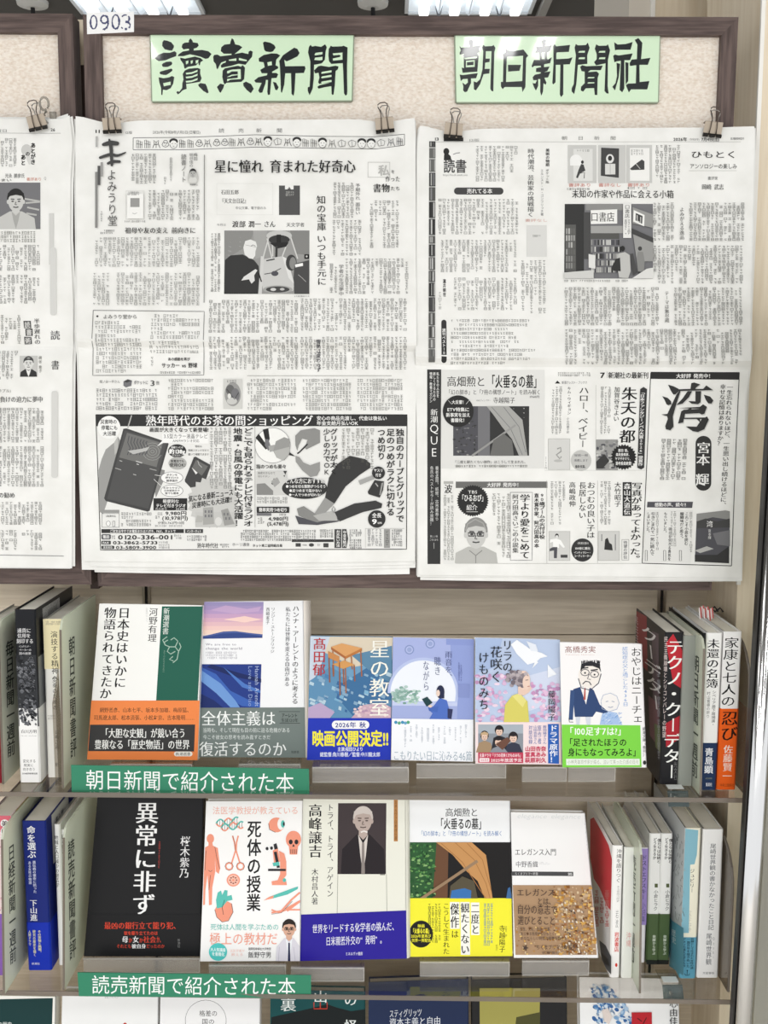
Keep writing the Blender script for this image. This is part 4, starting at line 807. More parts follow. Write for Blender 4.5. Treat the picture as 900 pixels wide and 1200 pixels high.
p.poly([(57, 318), (311, 318), (305, 502), (47, 502)], '223a86')
for q0, cc in (([(57, 330), (120, 360), (180, 430), (260, 470), (305, 480), (305, 500), (230, 495), (150, 450), (90, 400), (55, 380)], '3a62b4'), ([(60, 345), (140, 400), (200, 470), (220, 500), (180, 500), (120, 440), (57, 390)], '6f9ad6'), ([(100, 318), (200, 350), (310, 380), (310, 395), (190, 370), (80, 330)], '16265e'), ([(50, 440), (110, 470), (150, 502), (48, 502)], '182a66'), ([(150, 330), (240, 400), (307, 430), (307, 440), (230, 415)], '4c78c4')): p.poly(q0, cc)
def rot_text(p, s, x, y, sz, ln, c):       # text turned a quarter turn clockwise
    adv = [(glyph(ch, 0)[0][:, 0].max() + .07) if ch != ' ' else .4 for ch in s]; k = ln / sum(adv); u = 0
    for ch, ad in zip(s, adv):
        if ch != ' ': p.put(ch, lambda U, u=u: np.stack([x + (U[:, 1]) * sz, y + (u + U[:, 0]) * k], 1), c, p.lay(), 0, 0)
        u += ad
rot_text(p, 'Hannah Arendt', 284, 325, 24, 172, 'aebcdc'); rot_text(p, 'Love and Diso', 256, 325, 24, 172, '8fa4d2')
p.V('ハンナ・アーレントのように考える', 443, 70, 470, 487, '26262a', 'm', -.01); p.V('私たちには世界を変える自由がある', 413, 76, 434, 412, '4e4e56', 'm', -.015); p.V('リンジー・ストーンブリッジ', 352, 78, 369, 272, '66666c', 'm', -.02); p.V('西崎憲子', 331, 78, 346, 150, '77777c', 'm', -.02)
q = b.band([(46, 502), (494, 500), (497, 712), (37, 710)], '75807c')
q.H('全体主義は', 57, 515, 372, 577, 'f2f4f2', 'm'); q.H('復活するのか', 48, 645, 418, 706, 'f2f4f2', 'm'); q.H('当時も、そして現在も目の前に迫る危機がある', 64, 586, 432, 606, 'dfe4e1', 'r'); q.H('今こそ彼女の思考を読み直すときだ', 64, 616, 350, 635, 'dfe4e1', 'r')
q.line([(385, 518), (474, 518)], 2, '2c302e'); q.line([(388, 567), (474, 567)], 2, '2c302e'); q.H('アーレント', 396, 525, 463, 543, '1e2220', 'b'); q.H('生誕120年', 394, 546, 466, 563, '1e2220', 'r'); q.H('筑摩書', 436, 683, 470, 694, '3a403d', 'm'); b.done()
b = FaceBook('paperback with a school desk and chair over a town and a bright blue band', [(517, 200), (866, 205), (856, 722), (503, 722)], zb1, '6f9dc0', view=V, group=GU, rough=.25); p = b.p; B3 = b
p.poly([(540, 201), (866, 205), (862, 300), (700, 330), (560, 260)], 'd9cdb8'); p.poly([(517, 200), (600, 202), (560, 330), (512, 420)], 'c9d4e2'); p.poly([(512, 390), (600, 330), (700, 380), (862, 300), (859, 545), (508, 545)], '5f8fb4')
p.poly([(620, 420), (760, 330), (858, 370), (858, 470), (700, 540), (640, 470)], '3f6f9c'); p.poly([(690, 280), (862, 240), (860, 400), (760, 340)], '5c87a6')
for i in range(70):
    x, y = rnd.uniform(515, 850), rnd.uniform(350, 530); w, h = rnd.uniform(8, 26), rnd.uniform(6, 16); p.poly([(x, y), (x + w, y + w * .4), (x + w * .8, y + w * .4 + h), (x - w * .2, y + h)], rnd.choice(['7fb0cf', '9fc4d8', '4d7fae', '88a9c4', 'b7cfdc', '3c689a']))
p.poly([(509, 500), (560, 480), (620, 520), (600, 545), (508, 545)], 'b9a4c6'); p.poly([(690, 545), (740, 490), (820, 480), (858, 500), (857, 545)], 'c9a9b8')
for i in range(40): p.ell(rnd.uniform(700, 850), rnd.uniform(490, 540), 7, 5, rnd.choice(['d9b9c4', 'e6cfd0', 'b592ac', 'cdb4bc']), n=8)
p.poly([(605, 245), (650, 230), (735, 250), (700, 278), (665, 285)], 'd9a066'); p.poly([(605, 245), (665, 285), (665, 296), (605, 256)], 'a9653a'); p.poly([(665, 285), (735, 250), (735, 262), (665, 296)], 'b9763f')
for x, y0, y1 in ((612, 255, 360), (664, 292, 440), (730, 262, 370), (690, 285, 340)): p.line([(x, y0), (x + 4, y1)], 5, 'a8683e')
p.poly([(592, 262), (640, 285), (640, 312), (592, 290)], 'c98a52'); p.poly([(610, 318), (660, 302), (705, 320), (655, 338)], 'd39a5c')
for x, y0, y1 in ((596, 290, 395), (640, 310, 450), (612, 320, 370), (656, 338, 405), (702, 322, 390)): p.line([(x, y0), (x + 3, y1)], 5, '9c5c36')
p.V('髙田郁', 531, 205, 583, 368, 'b8282c', 'm', -.02); p.V('星の教室', 769, 212, 852, 540, 'f6f4ea', 'm', -.01)
q = b.band([(508, 545), (860, 545), (856, 722), (503, 722)], '1f35b4')
q.pill(608, 556, 766, 591, 'f4f4f4'); q.H('2026年 秋', 622, 562, 752, 586, '1c2f8c', 'b'); q.H('映画公開決定!!', 524, 598, 848, 664, 'f5ea3c', 'h'); q.H('主演:桜田ひより', 632, 667, 740, 685, 'e8ecf8', 'b'); q.H('総監督:角川春樹／監督:中川龍太郎', 558, 689, 812, 708, 'e8ecf8', 'b'); b.done()
V = (450, 690, 3.6)
b = FaceBook('pale blue paperback showing a reading woman in blue before an arched window', [(38, 205), (380, 213), (376, 729), (30, 722)], zb1, 'f1f3f7', view=V, group=GU, rough=.25); p = b.p; B4 = b
p.poly([(38, 205), (380, 213), (377, 552), (33, 546)], 'a9b4e2'); p.poly([(280, 211), (380, 213), (377, 552), (285, 550)], '93a2d8'); p.poly([(262, 210), (380, 213), (379, 240), (262, 236)], '8c9bd4')
p.ell(165, 440, 150, 150, 'b9c5ea', a0=180, a1=360); p.poly([(36, 436), (315, 440), (310, 480), (35, 478)], 'b9c5ea'); p.ell(165, 440, 138, 138, 'eef2fa', a0=180, a1=360); p.poly([(36, 436), (303, 440), (300, 475), (35, 474)], 'eef2fa')
p.poly([(35, 476), (310, 480), (309, 495), (35, 492)], 'c6cfee'); p.poly([(35, 492), (309, 495), (308, 552), (33, 548)], 'a4b0de')
for cx, cy, r in ((107, 257, 20), (195, 232, 20)): p.ell(cx, cy, r, r, '8796c8'); p.ell(cx, cy, r - 5, r - 5, 'b4bfe6'); p.ell(cx, cy, r - 10, r - 10, '98a6d4')
for i in range(60): p.ell(rnd.uniform(36, 150), rnd.uniform(430, 474) + (10 if i % 2 else 0), 8, 5, rnd.choice(['8fb4a8', 'a9c8bc', '7da398', 'c2d8d0']), n=8)
for i in range(30): p.ell(rnd.uniform(36, 95), rnd.uniform(400, 470), 9, 6, rnd.choice(['9cbcb4', 'b4cec8', '86aaa0']), n=8)
p.poly([(312, 400), (362, 402), (360, 460), (312, 458)], '8896cc')
p.poly([(205, 500), (235, 460), (265, 470), (278, 520), (275, 552), (190, 550), (205, 525), (188, 510)], '4f70c2'); p.poly([(186, 500), (230, 495), (225, 520), (190, 515)], '4567b8'); p.ell(238, 435, 17, 28, '262c4a'); p.poly([(222, 430), (238, 408), (254, 430), (254, 462), (236, 462)], '262c4a'); p.ell(228, 440, 8, 14, 'ead2c4'); p.poly([(160, 465), (182, 455), (205, 480), (180, 497)], '1e3f44'); p.poly([(268, 505), (290, 508), (284, 550), (268, 545)], '30345a')
p.ell(195, 495, 8, 6, 'ead2c4')
p.V('雨音を、', 257, 262, 287, 388, '3f4a7c', 't', .01); p.V('聴き', 211, 285, 239, 366, '3f4a7c', 't', .01); p.V('ながら', 164, 302, 190, 432, '3f4a7c', 't', .01); p.body(312, 310, 330, 390, 9, 10, '5a66a0', wd=1)
p.poly([(33, 547), (377, 552), (376, 729), (30, 722)], 'f4f6fa')
for i, x in enumerate((50, 64, 78, 90, 102)): p.ell(x, 563 + 3 * (i % 2), 7, 7, ['3c8fb8', '57a57c', '3c8fb8', '6aa5c8', '57a57c'][i], n=14)
for i, (x, l) in enumerate(((340, 45), (318, 75), (296, 60), (272, 40), (250, 72), (226, 62), (203, 75), (180, 60), (155, 70), (132, 50), (108, 60), (84, 85))): p.body(x, 572 + (i % 3) * 6, x + 11, 572 + l + 15, 11, 9.5, '8a93a6', wd=1, ragged=0)
p.H('こもりたい日に沁みる46篇', 38, 681, 372, 723, '8fa3b4', 't', .01); b.done()
b = FaceBook('paperback with a curly-haired person in yellow and a white bird', [(385, 207), (742, 215), (748, 742), (386, 737)], zb1, 'eef1f5', view=V, group=GU, rough=.25); p = b.p; B5 = b
p.poly([(385, 207), (742, 215), (746, 562), (386, 562)], 'bccbe6'); p.poly([(385, 207), (500, 210), (470, 330), (386, 360)], 'a8bce0'); p.poly([(560, 380), (742, 330), (745, 470), (600, 520)], 'd2daee')
for i in range(150):
    x = rnd.uniform(388, 520) if i % 2 else rnd.uniform(615, 742); y = rnd.uniform(360, 556) if i % 2 else rnd.uniform(400, 556); p.ell(x, y, rnd.uniform(6, 13), rnd.uniform(5, 10), rnd.choice(['d7a9cc', 'e3c0dc', 'c795c0', 'eed6e8', 'b98fb8', 'd9b8d8']), n=8)
for q0, cc in (([(535, 235), (560, 215), (625, 260), (665, 270), (690, 285), (660, 292), (640, 310), (605, 320), (560, 275)], 'f4f6fa'), ([(600, 220), (640, 235), (650, 265), (620, 262)], 'e6ebf4'), ([(640, 300), (625, 335), (650, 310)], 'f4f6fa'), ([(690, 318), (728, 360), (690, 375)], 'f0f3f8')): p.poly(q0, cc)
p.poly([(505, 562), (510, 490), (540, 450), (570, 440), (605, 475), (612, 562)], 'd8cf68'); p.poly([(540, 452), (572, 440), (600, 470), (585, 500)], 'e6de86'); p.poly([(565, 410), (612, 380), (615, 405), (622, 420), (612, 436), (590, 450), (565, 445)], 'e8c9b8'); p.ell(588, 385, 28, 40, 'ecd0c0')
for i in range(60):
    t = rnd.uniform(0, 6.28); r = rnd.uniform(0, 42); p.ell(562 + r * math.cos(t) * 1.1, 378 + r * math.sin(t), 9, 8, rnd.choice(['8d8388', 'a59aa0', '736a72', 'b8aeb2']), n=9)
p.ell(600, 395, 16, 30, 'ecd0c0'); p.line([(596, 385), (608, 384)], 3, '5a4a4a'); p.line([(604, 412), (614, 410)], 3, 'b8746c')
p.V('リラの', 499, 214, 541, 352, '23262e', 'm', .01); p.V('花咲く', 448, 240, 498, 396, '23262e', 'm'); p.V('けものみち', 399, 265, 442, 512, '23262e', 'm'); p.V('藤岡陽子', 692, 428, 722, 557, '30343c', 'm')
q = b.band([(386, 562), (746, 562), (748, 742), (386, 737)], 'f3dfe0'); q.rect(397, 572, 587, 690, '8d939c')
q.rect(397, 572, 587, 610, 'a9b2bc')
for cx, cy, r, hair, coat, cap in ((424, 622, 15, '2a2326', 'a48a6c', 1), (486, 600, 16, '1c1a1e', '2a2c34', 0), (545, 628, 17, '241f22', '34384a', 0), (482, 645, 16, '201c20', '8b8f98', 0)):
    q.poly([(cx - 36, 690), (cx - 24, cy + 28), (cx, cy + 18), (cx + 26, cy + 28), (cx + 40, 690)], coat); q.ell(cx, cy - 4, r + 3, r + 5, hair); q.ell(cx, cy + 3, r - 2, r, 'e3c4b2')
    q.poly([(cx - r - 1, cy - 2), (cx - r, cy - 14), (cx, cy - 20), (cx + r, cy - 14), (cx + r + 1, cy - 2), (cx + r - 6, cy - 7), (cx, cy - 5), (cx - r + 6, cy - 7)], 'c6a984' if cap else hair)
    q.ell(cx - 5, cy + 3, 2, 1.5, hair, n=8); q.ell(cx + 5, cy + 3, 2, 1.5, hair, n=8); q.line([(cx - 5, cy + 11), (cx, cy + 12.5), (cx + 5, cy + 11)], 1.8, '8c4a48')
q.poly([(470, 655), (520, 625), (535, 640), (500, 680)], '6d4a3c'); q.poly([(397, 690), (587, 690), (587, 735), (397, 733)], 'c23a56'); q.H('主演ドラマ「リラの花咲くけものみち」', 402, 694, 582, 710, 'f8eef0', 'b'); q.pill(402, 714, 444, 730, 'f8eef0', r=3); q.H('NHK総合', 405, 716, 441, 728, 'c23a56'); q.H('2025年放送予定', 450, 715, 582, 730, 'f8eef0', 'b')
for x, tx in ((672, '藤岡陽子さん'), (650, '原作者'), (632, '山田杏奈さん'), (612, '対談収録')): q.V(tx, x - 2, 575, x + 14, 655, '4a66a8', 'r')
for i, row in enumerate(('山田杏奈', '當真あみ', '萩原利久')): q.H(row, 594, 664 + i * 24, 684, 685 + i * 24, 'c8385a', 'h')
q.poly([(691, 570), (737, 570), (738, 738), (692, 736)], '2a62b8'); q.V('ドラマ原作！', 698, 574, 732, 734, 'f4f6fa', 'b'); b.done()
V = (650, 670, 3.6)
b = FaceBook('white paperback with a caricature of a man in navy and a lime green band', [(22, 298), (368, 305), (388, 826), (33, 825)], zb1, 'f6f4f4', view=V, group=GU, rough=.28); p = b.p; B6 = b
p.H('髙橋秀実', 42, 314, 174, 342, '8d4f4a', 'r'); p.H('Takahashi Hidemine', 45, 346, 168, 353, 'd0a8a0', 'l')
p.V('おやじはニーチェ', 321, 318, 366, 642, '1c1c1c', 'r', .01); p.V('認知症の父と過ごした436日', 285, 316, 308, 568, '5b8fd0', 'r', .01)
p.poly([(65, 520), (80, 495), (110, 485), (145, 485), (165, 500), (190, 560), (225, 590), (215, 600), (175, 590), (160, 612), (85, 612), (80, 560), (72, 600), (62, 590)], '2f4673'); p.line([(75, 500), (68, 625)], 18, '36507f'); p.poly([(108, 486), (148, 486), (132, 560)], 'f2efee'); p.line([(128, 490), (126, 540)], [5, 9], 'b8544c')
p.ell(146, 437, 46, 55, 'f2ebe4', rot=12); p.line([(100, 450), (112, 490), (150, 500), (185, 470), (196, 430)], 4, '4a4c58')
p.poly([(108, 420), (112, 390), (150, 376), (190, 390), (196, 425), (186, 408), (160, 398), (130, 398), (118, 410)], '26262c')
for i in range(26): x = rnd.uniform(110, 192); p.line([(x, 396), (x + rnd.uniform(-6, 6), 376 + rnd.uniform(-4, 4))], 3, '26262c')
for cx in (128, 168): p.line([(cx + 18 * math.cos(t / 8 * 6.283), 425 + (cx - 128) * .18 + 14 * math.sin(t / 8 * 6.283)) for t in range(9)], 3, '3c3e48'); p.ell(cx, 427 + (cx - 128) * .18, 4, 4, '222228', n=8); p.line([(cx - 16, 408 + (cx - 128) * .2), (cx + 14, 404 + (cx - 128) * .2)], 5, '26262c')
p.line([(146, 432), (138, 452), (152, 455)], 3, '55565e'); p.line([(118, 474), (130, 462), (146, 465), (154, 478)], 4, '3c3e48'); p.line([(60, 618), (62, 634), (78, 634)], 3, '55565e')
p.ell(232, 548, 38, 36, 'f3f0ee'); p.line([(195, 545), (205, 520), (235, 512), (262, 525), (272, 555), (262, 580), (230, 590), (200, 578), (195, 548)], 2.5, 'a8b4cc'); p.poly([(190, 645), (200, 600), (230, 590), (262, 595), (285, 645)], 'a9c4ea')
for i in range(40): x, y = rnd.uniform(195, 275), rnd.uniform(598, 642); p.line([(x, y), (x + 9, y - 5)], 2, rnd.choice(['6f9ad8', 'dbe6f6', '86abe0']))
p.line([(215, 548), (226, 546)], 2.5, '8a94b0'); p.line([(240, 546), (252, 549)], 2.5, '8a94b0'); p.line([(225, 570), (235, 573), (246, 569)], 2.5, '8a94b0'); p.poly([(88, 612), (108, 612), (104, 645), (92, 645)], 'd4dae6'); p.poly([(130, 612), (152, 612), (150, 645), (135, 645)], 'd4dae6')
p.V('新潮文庫〈新刊〉', 370, 655, 384, 780, '55585c', 'r', .02); p.ell(379, 805, 7, 9, '333333')
q = b.band([(30, 645), (361, 648), (366, 824), (33, 825)], '7fd648')
q.H('「100足す7は?」', 44, 655, 300, 690, 'f4f9f0', 'b'); q.H('「足されたほうの', 44, 703, 304, 736, '16220e', 'b'); q.H('身にもなってみろよ」', 55, 744, 360, 778, '16220e', 'b'); q.poly([(48, 789), (358, 789), (359, 816), (49, 816)], 'e9f2e4'); q.H('小林秀雄賞作家が綴る、泣いて笑った介護の日々', 54, 793, 354, 811, '6f7a6a', 'l'); b.done()
# ------------------------------------------------------------------ lower shelf
V = (0, 910, 3.75)
b = FaceBook('large black book with white brushed title and red lettering', [(430, 70), (895, 70), (880, 790), (368, 790)], zb2, '1c1c1e', view=V, group=GL, rough=.35); p = b.p; L1 = b
W_ = 'f2f2f2'
p.V('異常に非ず', 599, 108, 697, 612, W_, 'M', -.035); p.V('桜木紫乃', 794, 260, 836, 447, 'e9e9e9', 'm', -.03); p.body(697, 285, 706, 415, 9, 12, '9c3a34', wd=2, sk=-.03, ragged=0)
q = b.band([(389, 604), (884, 604), (880, 790), (368, 790)], '1a1a1c')
q.H('最凶の銀行立て籠り犯、', 458, 639, 792, 670, 'd9452e', 'M'); q.H('彼を駆り立てたのは', 545, 679, 694, 696, 'd9452e', 'b')
for ch, x, w, cc in (('母', 536, 28, W_), ('か', 565, 17, 'd9452e'), ('女', 583, 28, W_), ('か', 612, 17, 'd9452e'), ('社会', 630, 56, 'd9452e'), ('か、', 688, 28, 'd9452e')): q.H(ch, x, 701 if w > 20 else 708, x + w, 730, cc, 'M')
q.H('それとも', 512, 736, 578, 754, 'd9452e', 'm'); q.H('彼自身', 579, 735, 642, 755, W_, 'M'); q.H('だったのか', 643, 736, 724, 754, 'd9452e', 'm'); q.V('新潮社', 780, 712, 792, 752, '9a9a9a', 'l'); b.done()
V = (220, 910, 3.4615)
CO, TE, DK = 'f09a80', '5cc0b4', '2c2c30'
b = FaceBook('white book with coral and teal drawings of a body, skull, microscope and heart', [(75, 100), (466, 98), (455, 748), (50, 750)], zb2, 'f7f6f5', view=V, group=GL); p = b.p; L2 = b
p.H('法医学教授が教えている', 100, 122, 450, 153, 'eeb0a0', 'r'); p.V('死体の授業', 243, 176, 298, 548, '1d1d1f', 'b', -.01)
p.ell(92, 252, 15, 19, CO); p.poly([(84, 268), (100, 268), (102, 280), (122, 290), (132, 372), (126, 395), (114, 385), (110, 330), (112, 385), (100, 450), (98, 520), (86, 522), (84, 460), (80, 400), (72, 460), (70, 520), (62, 522), (64, 440), (66, 380), (70, 300), (70, 288), (84, 280)], CO)
for s0 in ([(110, 285), (118, 330), (130, 375)], [(92, 400), (86, 460)], [(74, 300), (70, 380)], [(84, 380), (92, 386), (100, 380)]): p.line(s0, 1.6, DK)
for ox, oy in ((170, 190), (190, 208)):
    for ph in (0, math.pi): p.line([(ox - 55 + i * 5, oy + 14 * math.sin(i * .48 + ph) - i * .7) for i in range(19)], 6, CO if ph == 0 else TE)
    for i in range(1, 18, 2): p.line([(ox - 55 + i * 5, oy - 10 - i * .7), (ox - 55 + i * 5, oy + 10 - i * .7)], 1.5, DK)
p.line([(182, 240), (190, 268), (194, 300), (178, 352)], 6, CO); p.line([(205, 240), (198, 268), (196, 300), (212, 352)], 6, CO); p.line([(182, 240), (190, 268), (194, 300)], 1.5, DK)
for cx in (168, 214): p.line([(cx + 14 * math.cos(t * .785), 364 + 14 * math.sin(t * .785)) for t in range(9)], 6, CO); p.line([(cx + 17 * math.cos(t * .785), 364 + 17 * math.sin(t * .785)) for t in range(9)], 1.5, DK)
p.ell(185, 420, 27, 26, CO); p.ell(185, 420, 22, 21, 'f6c0ae')
for t in range(8): p.ell(185 + 13 * math.cos(t * .785), 420 + 13 * math.sin(t * .785), 4, 3, '8c5048', n=8)
p.ell(185, 420, 5, 5, CO)
p.poly([(120, 520), (150, 500), (178, 515), (184, 550), (165, 585), (140, 590), (118, 570), (110, 540)], CO); p.poly([(115, 500), (122, 470), (135, 462), (140, 480), (150, 460), (162, 462), (160, 485), (178, 480), (182, 500), (160, 505), (140, 530), (118, 535)], TE); p.line([(110, 540), (118, 570), (140, 590), (165, 585), (184, 550), (178, 515)], 2, DK); p.line([(150, 500), (140, 530), (145, 560)], 2, DK)
p.ell(360, 196, 32, 30, CO); p.ell(378, 192, 14, 24, 'f4f2ee'); p.ell(386, 192, 8, 15, TE); p.ell(390, 192, 4, 8, DK); p.line([(328, 190), (332, 215), (355, 226)], 2, DK)
p.ell(429, 255, 31, 35, CO); p.poly([(410, 280), (448, 280), (444, 316), (414, 316)], CO)
for cx in (418, 441): p.ell(cx, 265, 8, 10, DK, n=14)
p.poly([(429, 272), (434, 284), (424, 284)], DK)
for x in range(417, 446, 6): p.line([(x, 295), (x, 313)], 2, DK)
p.poly([(345, 300), (365, 290), (375, 345), (350, 350)], CO); p.poly([(370, 300), (392, 312), (400, 345), (400, 400), (385, 420), (400, 425), (402, 440), (342, 440), (340, 425), (365, 420), (375, 395), (375, 345)], CO); p.rect(326, 374, 398, 383, DK); p.line([(355, 305), (368, 370)], 12, DK); p.poly([(348, 275), (360, 270), (366, 292), (352, 296)], DK); p.ell(322, 292, 6, 7, DK, n=12); p.ell(340, 290, 6, 7, DK, n=12); p.ell(392, 420, 7, 8, TE, n=14); p.poly([(344, 350), (370, 345), (372, 360), (348, 364)], TE)
p.poly([(308, 502), (330, 488), (400, 462), (448, 445), (446, 456), (405, 478), (345, 494)], TE); p.poly([(308, 502), (330, 488), (350, 482), (345, 494)], CO)
p.line([(340, 540), (370, 552), (400, 540), (456, 540)], 6, CO); p.line([(340, 552), (380, 545), (420, 500), (455, 470)], 7, CO); p.poly([(395, 535), (456, 500), (456, 510), (405, 548)], CO); p.line([(340, 558), (380, 552), (425, 505)], 1.5, DK)
p.H('死体は人間を学ぶための', 92, 597, 370, 623, '6cc4ba', 'r'); p.H('極上の教材だ', 88, 633, 366, 682, 'f1a08a', 'r'); p.ell(123, 711, 37, 36, '54c8c4'); p.H('大人気講座', 92, 693, 154, 708, 'f2fbfa', 'b', .05); p.H('を書籍化', 98, 711, 150, 726, 'f2fbfa', 'b', .05)
p.H('法医学者が', 170, 700, 232, 712, 'f3b8a8', 'l'); p.H('教える', 176, 715, 226, 728, 'f3b8a8', 'l'); p.H('国際医療福祉大学教授', 246, 693, 338, 704, '44444a', 'r'); p.H('飯野守男', 245, 710, 340, 735, '232328', 'r')
p.portrait(340, 582, 455, 748, None, 'd8ab94', '2a221f', 'dcd9e2', 'eef0f4', '2c2f50', True, 0.62, 0.0, 0.22); p.line([(372, 690), (368, 748)], 1.5, 'b8b4c4'); p.line([(430, 690), (436, 748)], 1.5, 'b8b4c4'); b.done()
b = FaceBook('cream book with an old man in a dark photograph and a deep blue band', [(467, 88), (884, 92), (888, 738), (456, 748)], zb2, 'e9e9dd', view=V, group=GL, strip=(0.006, 'e6e6da')); p = b.p; L3 = b
p.V('高峰譲吉', 491, 110, 544, 330, '1c1c1c', 'M'); p.V('トライ、トライ、アゲイン', 566, 110, 592, 490, '3c3c3c', 'm', -.005); p.V('木村昌人著', 503, 372, 529, 520, '26262a', 'm', -.005)
p.rect(610, 108, 806, 396, '3a3234', sk=-.01); p.portrait(611, 110, 804, 394, '41383a', 'b9a8a0', 'cfc6c0', '262024', 'd8d0ca', '8d8480', False, .52, .06, .19, '5a4a46'); p.poly([(640, 250), (700, 235), (705, 262), (660, 275)], '41383a', p.l - 40)
p.line([(702, 226), (715, 221), (729, 226)], 6, 'e4dedb')
p.line([(609, 396), (606, 556)], 1.5, '77776e'); p.line([(806, 396), (808, 548)], 1.5, '77776e'); p.line([(780, 398), (800, 398)], 3, '55554e'); p.rect(836, 90, 852, 263, 'b9834c'); p.V('ミネルヴァ日本評伝選', 838, 96, 850, 258, '4a3018', 'r')
q = b.band([(460, 560), (886, 543), (889, 738), (456, 748)], '2a1d96')
q.H('世界をリードする化学者の挑んだ、', 505, 600, 850, 636, 'f0f0f8', 'm', -.035); q.H('日米親善外交の“発明”。', 560, 650, 800, 686, 'f0f0f8', 'm', -.035); q.H('ミネルヴァ書房', 640, 712, 710, 726, 'd9d9ea', 'b', -.02); b.done()
V = (450, 910, 3.6)
b = FaceBook('book with a garden and paper parasol picture and a lemon yellow band', [(108, 97), (532, 97), (542, 757), (103, 760)], zb2, 'f1f3f5', view=V, group=GL, rough=.25); p = b.p; L4 = b
p.H('高畑勲と', 258, 133, 398, 169, '1d1f22', 'm'); p.H('「火垂るの墓」', 222, 176, 428, 222, '141518', 'b'); p.H('「幻の脚本」と「7冊の構想ノート」を読み解く', 148, 229, 500, 251, '2f6cb0', 'r')
p.poly([(107, 277), (535, 277), (538, 513), (105, 513)], '1c1a1a'); p.poly([(107, 277), (225, 277), (222, 513), (105, 513)], '2f5a34'); p.poly([(222, 277), (272, 277), (268, 513), (205, 513)], '6b4a34')
for i in range(160): p.ell(rnd.uniform(108, 215), rnd.uniform(282, 508), rnd.uniform(3, 9), rnd.uniform(2, 6), rnd.choice(['4f8a4a', '2a5a30', '6fa05a', '1f4426', '8fb878', '39703e']), n=7)
p.poly([(220, 277), (370, 277), (430, 330), (458, 513), (425, 513), (395, 440), (350, 400), (290, 330)], 'c7935c')
for s0 in ([(240, 280), (330, 360), (400, 470), (430, 513)], [(300, 278), (380, 350), (430, 450), (447, 513)], [(350, 280), (415, 350), (452, 480)]): p.line(s0, 3, 'a87444')
p.poly([(150, 512), (172, 512), (398, 360), (390, 350)], '9b8064'); p.poly([(275, 513), (280, 460), (330, 420), (380, 440), (395, 513)], '57503f'); p.poly([(280, 513), (285, 480), (340, 470), (368, 480), (366, 513)], '3a73b4')
p.poly([(515, 513), (522, 470), (532, 465), (538, 513)], '3f6a9c')
q = b.band([(105, 513), (538, 513), (542, 757), (103, 760)], 'f4ee3a')
for x0, y0, x1, y1 in ((366, 531, 402, 668), (322, 529, 361, 752), (278, 529, 318, 642)): q.rect(x0, y0, x1, y1, 'f6f6ee', sk=.01)
q.V('二度と', 368, 534, 402, 666, '1e2014', 'M'); q.V('観たくない', 324, 532, 360, 750, '1e2014', 'M'); q.V('傑作', 281, 532, 316, 640, '1e2014', 'M'); q.V('は', 284, 646, 314, 682, '1e2014', 'm'); q.V('こうして生まれた', 249, 532, 276, 750, '3a3c1c', 'm')
q.body(185, 535, 241, 712, 14, 12, '4a4c28', wd=1.6); q.body(415, 535, 461, 722, 14, 12, '5a8aa8', wd=1.6); q.V('寺越陽子', 486, 626, 511, 742, '2a2c18', 'm'); q.V('新潮社', 471, 708, 480, 735, '4a4c28', 'l'); q.body(512, 630, 519, 710, 8, 9, '5a5c38', wd=1)
q.ell(156, 664, 50, 57, '1a1a1a', n=40); q.H('映画', 142, 622, 172, 637, 'f4ee3a', 'b'); q.H('「火垂るの墓」', 116, 640, 198, 662, 'f4ee3a', 'h'); q.H('2026年夏再び', 114, 665, 198, 680, 'f4ee3a', 'b'); q.H('世界一斉配信', 116, 683, 198, 698, 'f4ee3a', 'b'); b.done()
b = FaceBook('small white paperback with a gold mosaic patterned lower half', [(535, 150), (848, 155), (905, 765), (548, 765)], zb2, 'f3f3f3', view=V, group=GL, rough=.25); p = b.p; L5 = b
p.H('elegance elegance', 560, 152, 830, 178, 'd3d8da', 'l', .01, None, .25); p.V('elegance', 838, 190, 858, 330, 'd3d8da', 'l', .1); p.H('エレガンス入門', 551, 304, 727, 333, '3a3a3c', 'm'); p.H('中野香織', 555, 357, 650, 383, '66666a', 'm'); p.body(655, 360, 705, 372, 6, 6, '9a9a9e', False)
p.poly([(538, 400), (798, 402), (799, 420), (538, 418)], '4a4a4c'); p.H('ちくまプリマー新書', 552, 404, 650, 416, 'c8c8c8', 'r'); p.H('505', 776, 404, 794, 417, 'f0f0f0', 'b')
q = b.band([(543, 458), (874, 458), (897, 752), (555, 752)], 'b08f6e', 'picture_band')
def inq(u, v):
    a0 = np.array([543, 458]) * (1 - u) + np.array([874, 458]) * u; a1 = np.array([555, 752]) * (1 - u) + np.array([897, 752]) * u; r = a0 * (1 - v) + a1 * v; return r
for i in range(420):
    u, v = rnd.uniform(.5, .97), rnd.uniform(0, .97)
    if i > 300: u = rnd.uniform(0, .97); v = rnd.uniform(.55, .97)
    w, h = (rnd.uniform(.02, .05), rnd.uniform(.015, .05)) if i < 220 else (rnd.uniform(.01, .03), rnd.uniform(.01, .03)); q.poly([inq(u, v), inq(u + w, v), inq(u + w, v + h), inq(u, v + h)], rnd.choice(['d4a457', 'b98438', '8a5a2c', 'e0bd78', '6e4a30', 'c79a62', 'a8744a', 'cbb090', 'd9c3a0']))
for i in range(70):
    u, v = .55 + rnd.uniform(0, .32), .22 + rnd.uniform(0, .75); w = .02; q.poly([inq(u, v), inq(u + w, v + .01), inq(u + w, v + .04), inq(u, v + .03)], rnd.choice(['d8c8b4', 'c9b49c', '8f7a66', 'e2d6c4', '5c4c44', 'b8956a']))
